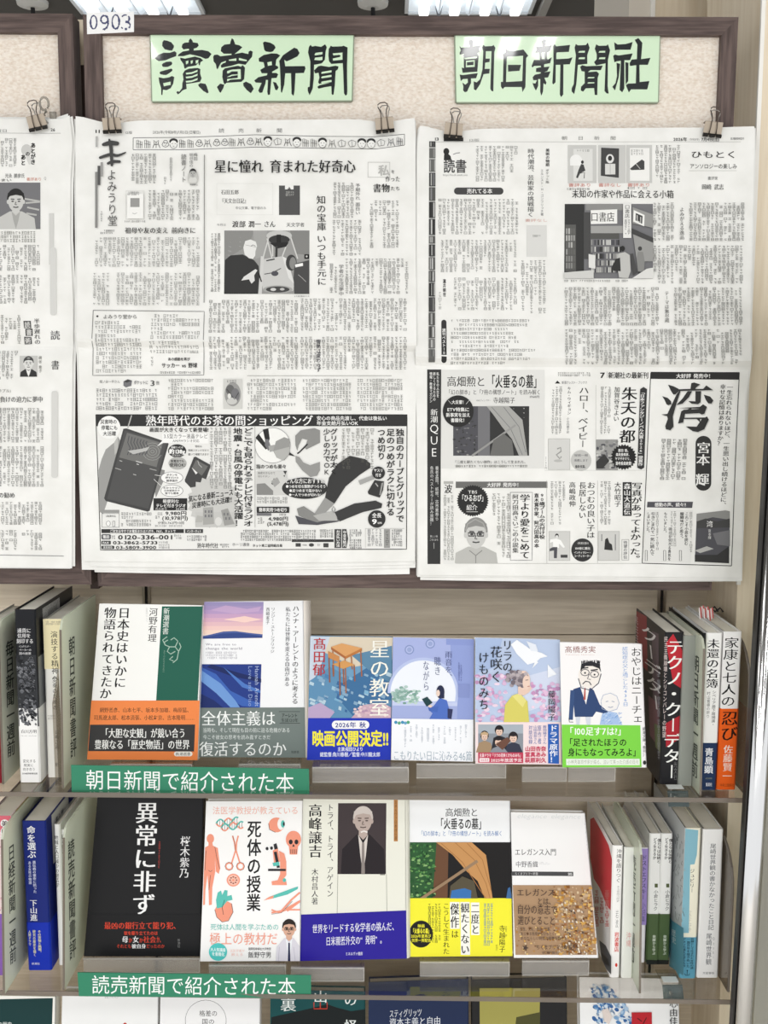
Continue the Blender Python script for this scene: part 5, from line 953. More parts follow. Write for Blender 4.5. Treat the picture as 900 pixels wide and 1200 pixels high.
q.H('エレガンス', 558, 470, 720, 502, '4a3a34', 'm'); q.H('とは、', 644, 508, 718, 538, '4a3a34', 'm'); q.H('自分の意志で', 560, 536, 730, 576, '4a3a34', 'm', .02); q.H('選びとること', 562, 584, 722, 622, '4a3a34', 'm', .01)
q.H('知性、文化、生活、仕事、', 572, 632, 710, 648, '4c3f3a', 'r'); q.H('あらゆる角度からひもとく、', 574, 652, 730, 667, '4c3f3a', 'r'); q.H('あなたらしい時間の基準を育てる', 574, 671, 770, 686, '4c3f3a', 'r')
q.star(595, 719, 6, 15, 5, '4c3f3a'); q.H('ちくまプリマー新書', 640, 706, 790, 726, '4c3f3a', 'm'); q.H('筑摩書房', 664, 734, 740, 745, '5c4c46', 'r'); b.done()
# ------------------------------------------------------------------ clear stands under the propped books
stand('clear book stand under the white and dark green book', 130, 893, 225, 913, ZS1, B1)
stand('clear book stand under the book with the grey paper band', 280, 891, 352, 913, ZS1, B2)
stand('clear book stand under the desk and chair paperback', 366, 894, 479, 917, ZS1, B3)
stand('clear book stand under the pale blue paperback', 488, 895, 593, 912, ZS1, B4)
stand('clear book stand under the lilac paperback', 612, 899, 664, 916, ZS1, B5)
stand('clear book stand under the white caricature paperback', 666, 899, 721, 916, ZS1, B6)
stand('clear book stand under the large black book', 98, 1121, 234, 1140, ZS2, L1)
stand('clear book stand under the coral drawings book', 245, 1127, 335, 1148, ZS2, L2)
stand('clear book stand under the cream book with the deep blue band', 341, 1127, 427, 1150, ZS2, L3)
stand('clear book stand under the yellow-banded book', 492, 1124, 597, 1144, ZS2, L4)
stand('clear book stand under the gold mosaic paperback', 612, 1126, 690, 1143, ZS2, L5)
# ------------------------------------------------------------------ tops of covers on the bottom shelf
def third(label, q, cover, yb, view=(0, 0, 1), th=.018, **k):
    x0, y0, kk = view; m = np.array([(x0 + x / kk, y0 + y / kk) for x, y in q]); mid = (m[0] + m[1]) / 2
    T = on_y(mid[0], mid[1], 1.205); L = math.radians(11); N = np.array([0, -math.cos(L), math.sin(L)]); up = np.array([0, N[2], -N[1]])
    B = T - up * ((T[2] - (ZS3 + 0.001)) / up[2]); s = Surf(B, N); C = s.P(m[:2]); r = [C[1] - up * ((C[1][2] - ZS3 - .001) / up[2]), C[0] - up * ((C[0][2] - ZS3 - .001) / up[2])]
    def pix(Xp):
        d = Xp - CAM; f = d[1] * c9 - d[2] * s9; u = d[1] * s9 + d[2] * c9; return (450 + F * d[0] / f, 600 - F * u / f)
    b = FaceBook(label, [tuple(m[0]), tuple(m[1]), pix(r[0]), pix(r[1])], 0, cover, B=B, group=G3, th=th, **k); b.p.view(*view); b.view = view; return b
b = third('dark green cover with a white border at the lower left corner of the picture', [(-50, 1166), (65.5, 1168)], 'f0f0ea', 0); b.p.poly([(-46, 1172), (62, 1169.5), (58, 1300), (-48, 1300)], '14393a'); b.p.H('平和と戦争の歴史', -30, 1197.5, 14, 1203, 'dfe6e2', 'm'); b.done()
b = third('plain white cover with rounded edge, second from the left on the bottom shelf', [(73, 1162), (186, 1165)], 'eceded', 0); b.p.H('自然の', 122, 1166.5, 139, 1170, '77777a', 'l'); b.p.ell(146.5, 1200, 2, 1.6, 'c03a2c'); b.done()
b = third('white cover with a printed circle, beside the dark teal mountain cover', [(188, 1163), (305, 1166)], 'ededee', 0); p = b.p; p.view(100, 1100, 4.5)
p.line([(635 + 108 * math.cos(math.radians(t)), 432 + 108 * math.sin(math.radians(t))) for t in range(150, 391, 12)], 2.2, '66666a')
p.H('格差の', 600, 378, 697, 410, '3a3a3c', 'r'); p.H('国の', 614, 422, 682, 452, '3a3a3c', 'r'); b.done()
b = third('dark teal cover with a black mountain outline and large white characters', [(317, 1160), (428, 1162)], '0f4a4c', 0); p = b.p; p.view(290, 1080, 4.286)
p.poly([(120, 480), (200, 462), (300, 440), (400, 415), (450, 432), (520, 450), (590, 440), (600, 700), (110, 700)], '11191b'); p.H('裏', 164, 384, 246, 450, 'e6ecea', 'm'); p.H('山', 330, 345, 404, 408, 'e6ecea', 'm'); p.line([(334, 405), (334, 438), (400, 438), (400, 405)], 5, 'c23c2a'); p.line([(366, 405), (366, 438)], 5, 'c23c2a'); p.H('の', 484, 358, 552, 424, 'e6ecea', 'm'); p.H('怪', 484, 492, 552, 560, 'e6ecea', 'm'); b.done()
b = third('navy cover with white characters near the middle of the bottom shelf', [(432, 1151), (549, 1147)], '1e2c4e', 0); p = b.p; p.view(450, 910, 3.6)
p.H('スティグリッツ', 22, 984, 160, 1018, 'd9dde4', 'm', -.05); p.H('資本主義と自由', 22, 1020, 240, 1056, 'd9dde4', 'm', -.04); b.done()
b = third('black cover with an olive green square on the bottom shelf', [(553, 1148), (664, 1145)], '202022', 0); p = b.p; p.poly([(562, 1158), (633, 1158), (630, 1300), (563, 1300)], 'a09a52'); p.poly([(605, 1192), (633, 1186), (632, 1240), (600, 1240)], '4c4c28'); b.done()
b = third('white cover with blue smoke-like artwork and a red square', [(679, 1145), (795, 1147)], 'eeeff0', 0); p = b.p; p.view(660, 1090, 3.75)
for i in range(220):
    t = rnd.random(); x = 130 + 150 * rnd.random() * (0.4 + t); y = 240 + 170 * t; p.ell(x, y, rnd.uniform(4, 14), rnd.uniform(3, 9), rnd.choice(['7ea4cc', '4f7fb4', 'a9c4de', '35629c', 'c9d9e8', '8a9fb8', 'e2e8ee']), n=8, rot=rnd.uniform(0, 90))
p.poly([(170, 350), (195, 340), (215, 380), (200, 412), (180, 400)], 'ddd2cc'); p.poly([(300, 360), (388, 359), (390, 480), (300, 480)], 'b8202c'); p.line([(325, 385), (345, 400)], 4, '3a1014'); p.line([(365, 382), (350, 410)], 4, '3a1014')
p.V('松心由佳', 466, 262, 502, 418, '26262a', 'm'); b.done()
# ------------------------------------------------------------------ newspapers
def sines(seed, amp):
    r = random.Random(seed); T = [(r.uniform(.01, .045), r.uniform(.01, .045), r.uniform(0, 6.28), r.uniform(.4, 1)) for _ in range(7)]
    return lambda x, y: amp * sum(w * np.sin(a * x + b * y + c) for a, b, c, w in T) / 3
def foldbump(fy, seed, up=.004, sl=0.0, drop=12, clips=()):
    w = sines(seed, .0006)
    def f(x, y):
        x = np.asarray(x, float); y = np.asarray(y, float); yf = fy + sl * (x - 450); d = y - yf
        g = np.where(d < 0, up * np.exp(d / 45.0), up * np.where(d < drop, 1 - .85 * np.clip(d / drop, 0, 1), .15 * np.exp(-(d - drop) / 60.0)))
        c = 0
        for cx, cy in clips: c = c - .0016 * np.exp(-(((x - cx) / 28) ** 2 + ((y - cy) / 22) ** 2))
        return g + w(x, y) + c
    return f
def sheet_geo(acc, surf, L, R, T, Bt, m, nx=44, ny=150, h=0.0):
    """grid between left/right edge functions of v and top/bottom functions of u"""
    P = []
    for j in range(ny + 1):
        v = j / ny
        for i in range(nx + 1):
            u = i / nx; yt, yb = T(u), Bt(u); y = yt + (yb - yt) * v; xl, xr = L(y), R(y); P.append((xl + (xr - xl) * u, y))
    V = surf.P(P, h); q = nx + 1
    acc.add(V, [(j * q + i, j * q + i + 1, (j + 1) * q + i + 1, (j + 1) * q + i) for j in range(ny) for i in range(nx)], m)
lerp = lambda pts: (lambda y: float(np.interp(y, [p[0] for p in pts], [p[1] for p in pts])))
INK = '3c3c3c'
def newspaper(label, bump, L, R, T, Bt, under, group='newspapers clipped to the boards'):
    s = off(0.0062, bump); s0 = off(0.0)
    mid = s0.P([((L(400) + R(400)) / 2, Bt(.5))])[0]
    t = thing('newspaper', mid, label, 'newspaper', group)
    a = Acc(); sheet_geo(a, s, L, R, T, Bt, M_NEWS)
    for k, (dl, dr, dt, db, sd) in enumerate(under):
        h = .0062 - .0014 * (k + 1); b2 = sines(sd, .0005)
        u = Acc(); sk = off(h, lambda x, y, b2=b2: b2(x, y) + bump(x, y))
        sheet_geo(u, sk, lambda y: L(y) + dl, lambda y: R(y) + dr, lambda q: T(q) + dt, lambda q: Bt(q) + db + 1.2 * math.sin(3 * q + sd), M_NEWS, 30, 40)
        o = u.build('inner_sheet', t)
    p = Pr(a, s, 2e-4); p.rough = 0.8; return t, a, p
# ---- the left of the two full newspapers
T1, A1, p = newspaper('full newspaper under the leftmost green sign, with a radio and nail clipper advertisement', foldbump(403, 3, .0075, .012, 9, clips=((130, 148), (451, 148))),
    lerp([(135, 88.5), (170, 88), (290, 90), (420, 92), (570, 95), (665, 98)]), lerp([(137, 486), (160, 487), (420, 488), (665, 486)]),
    lambda u: 141 - 5 * math.exp(-(u / .05) ** 2) + 3.0 * math.exp(-((u - .11) / .05) ** 2) - 3 * u ** 4 + 4 * math.exp(-((u - .91) / .05) ** 2), lambda u: 657.5 + 2 * math.sin(u * 3.1),
    [(8, -1, 2, 5, 1), (-2, 1, 3, 9, 2), (13, -6, 4, 14, 5)])
P1 = p
p.H('11', 110, 151, 117, 156, '222222', 'b'); p.H('12版', 146, 153.5, 155, 157, '777777'); p.H('2026年(令和8年)7月5日(日曜日)', 179, 153, 235, 157, '666666')
for ch, x in zip('読売新聞', (256, 279, 300, 324)): p.H(ch, x, 150.5, x + 7, 155.5, '777777')
p.line([(156, 161.5), (215, 161), (300, 158), (380, 160), (440, 160), (474, 157)], .6, '444444'); p.line([(156, 175.5), (215, 175.5), (300, 172.5), (380, 174), (440, 174.5), (474, 170)], .6, '444444'); p.line([(156, 161.5), (156, 175.5)], .6, '444444'); p.line([(474, 157), (474, 170)], .6, '444444')
x = 160.0
while x < 470:
    y = 168.5 - 2.6 * math.exp(-((x - 300) / 60) ** 2) - max(0, x - 430) * .09; k = rnd.random(); g = rnd.choice(['3c3c3c', '55555a', '6a6a68'])
    if k < .25:
        p.ell(x + 4, y - 2.6, 5, 3.6, '3a3a3a'); p.ell(x + 4, y + 1, 4.2, 4.6, 'ecece9'); p.line([(x + 2, y), (x + 3, y)], .7, g); p.line([(x + 5.4, y), (x + 6.4, y)], .7, g); p.line([(x + 3, y + 3), (x + 5, y + 3.2)], .5, g); p.line([(x + 4 + 4.3 * math.cos(t), y + 1 + 4.7 * math.sin(t)) for t in np.linspace(0, 3.14, 8)], .5, g); x += 11
    elif k < .45:
        for q in range(3): p.line([(x + q * 2.2, y - 4 + q), (x + 2 + q * 2.2, y - 4.6 + q), (x + 2 + q * 2.2, y + 5), (x + q * 2.2, y + 5)], .5, g, close=True)
        p.line([(x, y), (x + 7, y + 1)], .5, g); x += 9.5
    elif k < .62:
        p.poly([(x, y - 1), (x + 4, y - 4), (x + 9, y - 2), (x + 8, y + 3), (x + 2, y + 4)], 'e2e2df'); p.line([(x, y - 1), (x + 4, y - 4), (x + 9, y - 2), (x + 8, y + 3), (x + 2, y + 4)], .6, g, close=True); p.line([(x + 4, y - 4), (x + 5, y + 3.4)], .5, g); x += 12
    elif k < .8:
        p.line([(x, y + 5), (x + 2, y), (x + 1, y - 4), (x + 4, y - 1.6), (x + 7, y - 4), (x + 6.4, y), (x + 8.6, y + 5)], .7, g); p.line([(x + 2, y + 1), (x + 6, y + 1)], .6, g); p.line([(x + 4, y - 1.6), (x + 4, y + 5)], .6, g); x += 11
    else:
        p.line([(x + 4 + 3.6 * math.cos(t) * (1 + .25 * math.sin(3 * t)), y + 4 * math.sin(t)) for t in np.linspace(0, 6.28, 14)], .6, g); p.ell(x + 3, y - 1, .8, .8, g, n=8); p.ell(x + 5.4, y - .6, .8, .8, g, n=8); p.line([(x + 3, y + 2), (x + 5, y + 1.6)], .5, g); x += 9.5
p.view(85, 135, 5.625); G = '4a4a4a'
p.brush([(205, 195), (250, 185), (295, 188)], [20, 34, 28], G); p.brush([(243, 162), (256, 220), (262, 330)], [12, 24, 18], G); p.brush([(185, 282), (250, 262), (300, 268), (352, 248)], [18, 22, 18, 8], G); p.brush([(236, 320), (270, 308), (312, 308)], [16, 22, 18], G)
p.V('よみうり堂', 228, 358, 292, 735, G, 'r', .02); p.rect(154, 140, 167, 212, 'b4b4b2'); p.rect(187, 312, 202, 405, '9c9c9a'); p.rect(168, 336, 186, 462, '5a5a5a'); p.rect(152, 376, 168, 744, '8a8a88'); p.body(186, 620, 202, 715, 16, 14, '777777', wd=2); p.body(186, 756, 286, 790, 15, 12, '666666', False, 2)
p.V('読書ノート', 718, 258, 752, 446, '8a8a88', 'b'); p.V('梅田', 800, 250, 826, 302, '5a5a5a'); p.V('明日佳の', 772, 252, 797, 346, '5a5a5a'); p.ell(795, 412, 34, 50, 'c4c4c0'); p.portrait(765, 356, 826, 446, None, 'b9b9b6', '3a3a3a', 'd6d6d2', None, None, False, .5, .02, .34); p.H('将棋棋士', 775, 455, 830, 467, '55555a')
p.body(390, 256, 555, 470, 28, 20, wd=2.4); p.body(604, 392, 620, 466, 16, 18, wd=2.4, ragged=0); p.body(640, 262, 660, 450, 18, 20, '6a6a6a', wd=2.2, ragged=0)
p.box(355, 500, 476, 690, 1.5, 'c4c4c0'); p.rect(362, 520, 470, 684, 'f1f1ee'); p.rect(384, 549, 445, 608, '9a9a98'); p.line([(398, 648), (414, 654), (428, 646)], 2.5, '77777a'); p.body(362, 505, 446, 530, 13, 9, '777777', False, 1.6); p.body(345, 696, 485, 712, 14, 10, '666666', False, 1.8)
p.body(500, 495, 842, 712, 28.6, 20, wd=2.4); p.H('祖母や友の支え', 349, 742, 635, 782, '2c2c2c', 'M'); p.H('前向きに', 655, 742, 816, 782, '2c2c2c', 'M'); p.view()
p.body(112, 278.5, 235, 316.5, 5.15, 3.5); p.body(112, 320, 130, 359, 5.1, 3.5); p.body(137, 320, 235, 360, 5.15, 3.5); p.rect(239.4, 182, 240.4, 355, '8a8a88')
p.H('星に憧れ', 251.5, 188, 309, 203, '262626', 'M'); p.H('育まれた好奇心', 316, 188, 417, 203, '262626', 'M')
p.l = 0; p.box(254, 215, 320, 252, .35, 'dcdcd8'); p.H('石田五郎', 259, 222.5, 280, 228, '555555', 'm'); p.H('『天文台日記』', 258, 232.5, 291, 238.5, '4a4a4a', 'm'); p.H('中公文庫、電子版のみ', 276, 242, 312, 245.5, '777777'); p.rect(327, 217.5, 351.5, 252, '565656'); p.poly([(334, 217.4), (344, 217.4), (344, 222), (341, 222), (339, 218.7), (337, 222), (334, 222)], 'efefec'); p.body(335, 224, 345, 231, 3, 2, 'b4b4b0', False, .4)
p.H('今月は', 254, 262, 265, 265, '888888'); p.H('渡部', 272, 259, 288, 266.5, '303030', 'M'); p.H('潤一', 291, 259, 306, 266.5, '303030', 'M'); p.H('さん', 309, 259, 323, 266.5, '303030', 'M'); p.H('天文学者', 335.5, 261, 357, 266, '555555', 'm')
p.l = 0; p.view(235, 260, 6.667); p.rect(186, 68, 851, 565, '9a9a98'); p.poly([(186, 68), (420, 68), (380, 180), (186, 300)], '8c8c8a'); p.poly([(410, 68), (520, 68), (500, 270), (430, 290)], 'a4a4a2'); p.poly([(700, 68), (851, 68), (851, 260), (740, 250)], '868684')
p.poly([(190, 300), (235, 262), (330, 255), (420, 300), (455, 345), (462, 420), (450, 565), (186, 565)], '3c3c3c'); p.poly([(335, 200), (350, 150), (390, 138), (432, 155), (442, 190), (430, 230), (428, 265), (410, 290), (380, 285), (345, 255)], 'e4e4e2'); p.line([(350, 180), (440, 200)], 3, '9a9a98'); p.line([(395, 190), (410, 180), (430, 190)], 4, '55555a'); p.poly([(340, 430), (430, 370), (445, 380), (420, 420), (425, 460), (400, 485), (380, 450), (320, 460)], 'dcdcda')
for q0 in ([(545, 80), (490, 280)], [(560, 85), (565, 270)], [(700, 110), (640, 270)], [(705, 120), (760, 290)], [(520, 130), (560, 290)], [(560, 90), (600, 160)]): p.line(q0, 10, 'd0d0ce')
p.ell(615, 110, 100, 42, 'c4c4c2'); p.ell(615, 140, 82, 36, '3f3f3f'); p.line([(612, 100), (612, 190)], 34, '2c2c2c'); p.poly([(540, 165), (690, 160), (670, 195), (600, 210)], '303030'); p.line([(595, 190), (590, 390)], 18, '404040'); p.poly([(470, 350), (500, 290), (640, 270), (680, 290), (735, 490), (725, 540), (600, 562), (490, 530), (480, 470)], 'c9c9c7'); p.poly([(640, 270), (680, 290), (735, 490), (690, 440)], 'dededc'); p.ell(605, 530, 115, 32, 'a8a8a6'); p.ell(605, 530, 92, 24, '4a4a4a'); p.ell(570, 530, 22, 12, 'd0d0ce'); p.ell(640, 528, 18, 10, 'c0c0be'); p.line([(515, 305), (580, 292)], 9, '333333'); p.line([(500, 410), (560, 400), (630, 365)], 6, '3c3c3c'); p.ell(582, 405, 28, 20, '55555a'); p.line([(485, 270), (468, 565)], 26, 'cfcfcd'); p.line([(455, 400), (478, 470)], 10, '2a2a2a')
p.ell(710, 320, 42, 62, '444444'); p.ell(722, 325, 26, 48, '8a8a88'); p.poly([(735, 330), (851, 300), (851, 565), (735, 565), (728, 440)], '4e4e4e'); p.poly([(738, 335), (800, 322), (802, 345), (742, 358)], 'f0f0ee'); p.rect(812, 255, 850, 290, '222222'); p.ell(830, 272, 8, 8, 'c0c0be', n=12); p.line([(765, 415), (795, 440), (825, 470)], 4, 'b4b4b2')
p.body(75, 90, 158, 565, 26, 20, wd=2.4); p.view()
p.body(345, 346.5, 363, 348.5, 2, 2, '888888', False, .3); p.V('知の宝庫', 371, 229, 381.5, 271, '2c2c2c', 'm', .02); p.V('いつも手元に', 371.5, 275, 382, 335, '2c2c2c', 'm', .01)
p.box(431, 190, 457, 208, .4, 'b0b0ac'); p.H('私', 443, 193.5, 457, 206, 'b9b9b6', 'b'); p.H('を', 458, 199, 463, 203.5, '4a4a4a'); p.H('作った', 451.5, 206.5, 469, 213, '3a3a3a', 'm'); p.H('書物', 437, 215.5, 457, 225.5, '2e2e2e', 'M'); p.H('たち', 457.5, 218.5, 469, 223.5, '2e2e2e', 'm')
p.V('予期外れ 面白い', 416.5, 215, 422, 252, '6a6a6a', 'r'); p.body(388, 214, 415, 256, 5, 3.5); p.body(388, 258, 424, 301, 5, 3.5); p.body(432, 235, 468, 293, 5, 3.5); p.body(404, 303, 479, 346, 5, 3.5); p.body(388, 309, 396, 346, 5, 3.5); p.V('学者の生活夢中', 397, 310, 403, 347, '777777'); p.body(352, 350, 477, 391, 5, 3.5); p.body(352, 395, 477, 434, 5, 3.5); p.V('情熱は変わらず', 371, 398, 376, 436, '55555a', 'b')
p.body(246, 352, 350, 390.5, 5, 3.5); p.body(246, 395, 350, 436, 5, 3.5)
p.line([(110.5, 364), (240, 365.3), (239, 439.5), (109, 440)], .7, '777777', close=True); p.ell(115.5, 371, 1.2, 1.2, '333333', n=10); p.H('よみうり堂から', 122, 369, 162, 374, '8a8a88', 'b'); p.body(113, 376, 170, 437, 5.1, 3.6, vert=False); p.body(178, 368, 236, 397, 5, 3.6, vert=False); p.body(176, 399.5, 236, 415, 5, 3.6, vert=False)
p.body(176, 418, 181, 432, 5, 4); p.H('あの感動を再び', 197, 419, 223, 422.8, '222222', 'b'); p.H('サッカー vs 野球', 189.5, 425.3, 231.5, 431, '222222', 'b'); p.body(188, 435, 236, 438, 3.2, 2.5, '777777', False, .35); p.rect(290, 440, 459, 440.7, 'b4b4b0')
p.H('間ノ谷一平さん', 117, 445.5, 141, 449, '777777'); p.poly([(145, 447), (150, 444.5), (155, 446), (154, 452), (148, 454), (145, 452)], '77777a'); p.poly([(145, 447), (150, 444.5), (155, 446), (149, 448.5)], '4a4a4a'); p.H('ポケットに', 157, 446, 174, 450.5, '777777', 'b'); p.H('3', 176, 444.5, 182, 453, '2a2a2a', 'm'); p.H('冊', 183, 446.5, 187, 451, '6a6a6a'); p.body(113, 455, 188, 480, 5.2, 3.6, '55555a', False)
p.body(197, 443.5, 254, 480, 4.7, 3.6, vert=False); p.rect(262, 444, 284, 479, 'd0d0cc'); p.ell(273, 462, 9.5, 14, '9a9a98'); p.ell(270, 457, 5, 6, '6a6a6a'); p.ell(276, 463, 5, 8, '77777a'); p.ell(272, 470, 6, 4, 'c9c9c6'); p.line([(266, 456), (275, 468), (280, 460)], 1, '4a4a4a'); p.ell(269, 464, 2, 3, 'e0e0dc'); p.body(263, 445, 282, 449, 4, 3, '6a6a6a', False)
p.body(290, 443.5, 348, 480, 4.7, 3.6, vert=False); p.body(354.5, 443.5, 413, 480, 4.7, 3.6, vert=False); p.body(418.5, 443.5, 476, 480, 4.7, 3.6, vert=False)
# advertisement
p.l = 0
p.poly([(112.5, 486), (477, 485.5), (476.5, 644), (118, 645)], 'e9e9e6'); p.line([(112.5, 486), (477, 486), (476.3, 643.6), (118, 644.5)], 1, '3a3a3a', close=True)
p.rect(112.5, 486, 477, 499.5, '3a3a3a'); p.H('熟年時代のお茶の間ショッピング', 170.5, 486.7, 367, 498.8, 'f4f4f2', 'M'); p.H('安心の商品先渡し、代金は後払い', 371, 487.5, 453.5, 492.6, 'f0f0ee', 'b'); p.H('年金支給月払いOK', 371, 493.3, 420, 498.4, 'f0f0ee', 'b')
p.view(95, 480, 6.207)
p.poly([(268, 195), (240, 240), (180, 290), (150, 360), (128, 440), (132, 740), (160, 760), (230, 560), (280, 330), (290, 230)], '9d9d9b'); p.poly([(268, 195), (240, 240), (245, 330), (270, 300)], 'b9b9b6'); p.poly([(560, 430), (610, 440), (600, 520), (545, 640), (530, 560)], '8f8f8d')
p.poly([(308, 140), (330, 136), (630, 238), (638, 250), (500, 735), (485, 742), (180, 665), (168, 645)], '4a4a4a'); p.poly([(318, 150), (622, 246), (490, 720), (190, 650)], '565656'); p.poly([(335, 168), (595, 245), (550, 418), (278, 348)], '777775'); p.line([(340, 135), (368, 42)], 8, 'b9b9b6')
for r in (12, 30, 50, 70): p.line([(520 + r * math.cos(t), 305 + r * .9 * math.sin(t)) for t in np.linspace(0, 6.28, 17) if 520 + r * math.cos(t) < 585], 3, 'a4a4a2')
for x in range(350, 500, 22): p.line([(x, 190 + (x - 350) * .3), (x - 10, 240), (x + 8, 280), (x - 14, 330)], 6, '55555a')
p.poly([(340, 300), (440, 285), (500, 270), (480, 300), (380, 325)], 'bcbcba'); p.line([(248, 425), (292, 438)], 5, 'b0b0ae'); p.line([(500, 430), (550, 442)], 5, 'b0b0ae'); p.line([(280, 370), (300, 376)], 5, 'c0c0be'); p.line([(400, 375), (445, 388)], 8, 'c0c0be'); p.line([(380, 470), (402, 476)], 5, 'c0c0be'); p.line([(405, 395), (422, 400)], 5, 'e0e0de')
p.ell(205, 130, 82, 84, 'f2f2f0', n=40); p.H('災害時の', 142, 72, 262, 104, '2a2a2a', 'b'); p.H('停電にも', 148, 115, 268, 148, '2a2a2a', 'b'); p.H('大活躍', 160, 158, 256, 190, '2a2a2a', 'b')
p.H('画面が大きくなって新登場!', 498, 130, 930, 163, '2c2c2c', 'b'); p.poly([(590, 172), (930, 172), (930, 248), (600, 242), (552, 268), (590, 228)], 'f3f3f1'); p.H('3.5型カラー液晶テレビ', 602, 176, 925, 210, '3a3a3a', 'r'); p.H('AM/FMラジオ対応', 668, 216, 862, 238, '4a4a4a', 'r')
p.ell(700, 300, 66, 48, '3a3a3a', n=36); p.H('重量たったの', 656, 266, 744, 282, 'e9e9e7', 'b'); p.H('約138g', 640, 285, 760, 322, 'f4f4f2', 'h'); p.H('(乾電池除く)', 660, 326, 742, 338, 'e0e0de'); p.ell(703, 390, 66, 46, 'b4b4b1', n=36); p.H('乾電池でも', 654, 364, 752, 384, '2c2c2c', 'b'); p.H('使用OK!', 645, 388, 762, 416, '2c2c2c', 'b')
for cy in (495, 590): p.ell(662, cy, 80, 42, 'f4f4f2', n=36); p.line([(662 + 80 * math.cos(t), cy + 42 * math.sin(t)) for t in np.linspace(0, 6.283, 29)], 3, '77777a')
p.H('ボタンを', 622, 466, 704, 482, '3a3a3a', 'b'); p.H('押すだけの', 614, 487, 712, 503, '3a3a3a', 'b'); p.H('簡単操作', 622, 508, 704, 525, '3a3a3a', 'b'); p.H('わかりやすい', 600, 562, 724, 577, '3a3a3a', 'b'); p.H('日本語表示で', 604, 581, 720, 596, '3a3a3a', 'b'); p.H('誰でも簡単', 612, 600, 712, 616, '3a3a3a', 'b'); p.line([(538, 475), (584, 482)], 3, 'f0f0ee'); p.line([(530, 505), (600, 570)], 3, 'f0f0ee')
p.H('便利な', 830, 260, 882, 275, '3a3a3a', 'r'); p.H('背面スタンド付きで', 780, 288, 932, 304, '3a3a3a', 'r'); p.H('置いて視聴できます', 780, 317, 932, 333, '3a3a3a', 'r')
p.poly([(822, 345), (835, 342), (940, 400), (942, 415), (905, 520), (870, 620), (850, 622), (758, 525), (756, 510)], '4a4a4a'); p.poly([(838, 365), (925, 412), (880, 480), (808, 425)], '6f6f6d'); p.poly([(806, 420), (850, 460), (835, 470)], 'e4e4e2'); p.line([(850, 370), (860, 400), (880, 420)], 4, 'c4c4c2'); p.poly([(880, 560), (905, 520), (925, 560), (900, 590)], '8a8a88'); p.view()
p.body(247, 501, 272, 575, 5.3, 4, '5a5a58'); p.V('どこでも見られるテレビ付きラジオ', 285.5, 501, 296.5, 617, '2a2a2a', 'b'); p.V('地震・台風の停電にも大活躍！', 273.7, 501, 284, 617, '2a2a2a', 'b', .01)
p.star(250, 588, 27, 31, 22, 'c9c9c6'); p.rect(229, 600, 277, 617.5, 'c4c4c1'); p.poly([(238, 595), (250, 594), (251, 614), (238, 615)], 'a8a8a5'); p.poly([(259, 598), (267, 595.5), (275, 614), (263, 616)], '9d9d9a'); p.poly([(231, 604), (239, 605), (237, 612), (229, 612)], 'b4b4b0'); p.ell(256, 611, 4, 5, 'd9d9d6')
for x, y in ((240, 598), (244, 598), (247, 598), (240, 603), (244, 603), (247, 603), (262, 601), (266, 601), (264, 606), (268, 606)): p.rect(x, y, x + 1.8, y + 3, '77777a')
p.H('気になる最新ニュース', 221, 581, 273.5, 588.5, '222222', 'b', -.16); p.H('災害時にも大活躍!!', 225, 589, 272, 596, '222222', 'b', -.16)
p.l = 20; p.rect(180, 583.8, 219.5, 598, '333333'); p.H('軽便利な', 191, 585, 210, 589.5, 'e9e9e7', 'b'); p.H('テレビ付きラジオ', 183, 590.3, 218, 594.5, 'f4f4f2', 'b'); p.H('商品番号', 182, 595, 196, 597.8, 'c4c4c2'); p.H('33199', 206, 595, 217, 597.8, 'f0f0ee'); p.H('9,980円', 194, 598.8, 219, 604, '2a2a2a', 'b'); p.H('(10,978円)', 190, 604.3, 220.5, 609.6, '2a2a2a', 'b'); p.H('分割3,762円×3回', 185, 611, 216, 614.3, '3a3a3a'); p.body(182, 600, 192, 608, 4, 3, '6a6a6a', False); p.body(182, 615, 214, 617.5, 2.5, 2, '888888', False, .3)
p.box(119.5, 601.5, 140, 618, .4, '777777'); p.rect(119.5, 597.5, 140, 601, '9a9a98'); p.H('2電源対応', 124, 603.5, 136, 606, '4a4a4a'); p.ell(127, 613.5, 2.4, 3, 'f0f0ee'); p.line([(127 + 2.4 * math.cos(t), 613.5 + 3 * math.sin(t)) for t in np.linspace(0, 6.28, 13)], .4, '55555a'); p.box(132, 610.5, 135, 617, .4, '55555a'); p.body(142, 600, 179, 618, 4.2, 3, '6a6a6a', False)
p.rect(119, 620, 215.5, 624.6, '3c3c3c'); p.H('ご注文は今すぐお電話またはハガキ、FAX、ネットで', 129, 620.5, 206, 624.2, 'f0f0ee', 'b'); p.rect(217, 620, 238, 624.6, '4a4a4a'); p.H('インターネット', 219, 620.8, 236, 624, 'f0f0ee', 'b')
p.pill(119, 626, 130, 632, '55555a', r=1.5); p.H('電話', 120.5, 627, 128.5, 631, 'f0f0ee', 'b'); p.H('0120-336-001', 138.5, 626, 202.5, 632.6, '222222', 'b'); p.body(131, 627, 137, 632, 2.5, 2.2, '4a4a4a', False); p.pill(119, 633.6, 130, 638, '4a4a4a', r=1); p.H('FAX', 120.5, 634.2, 128, 637.5, 'f0f0ee', 'b'); p.H('03-3862-5733', 132.5, 633.3, 185, 638.2, '222222', 'b'); p.pill(119, 639.5, 134, 643.3, '3a3a3a', r=1); p.H('携帯専用', 121, 640, 132, 643, 'f0f0ee'); p.H('03-5809-3900', 136, 639, 183.5, 643.8, '222222', 'b'); p.body(186, 634, 200, 643, 3, 2.2, '888888', False, .35); p.body(204, 626, 214, 633, 3, 2.2, '888888', False, .35)
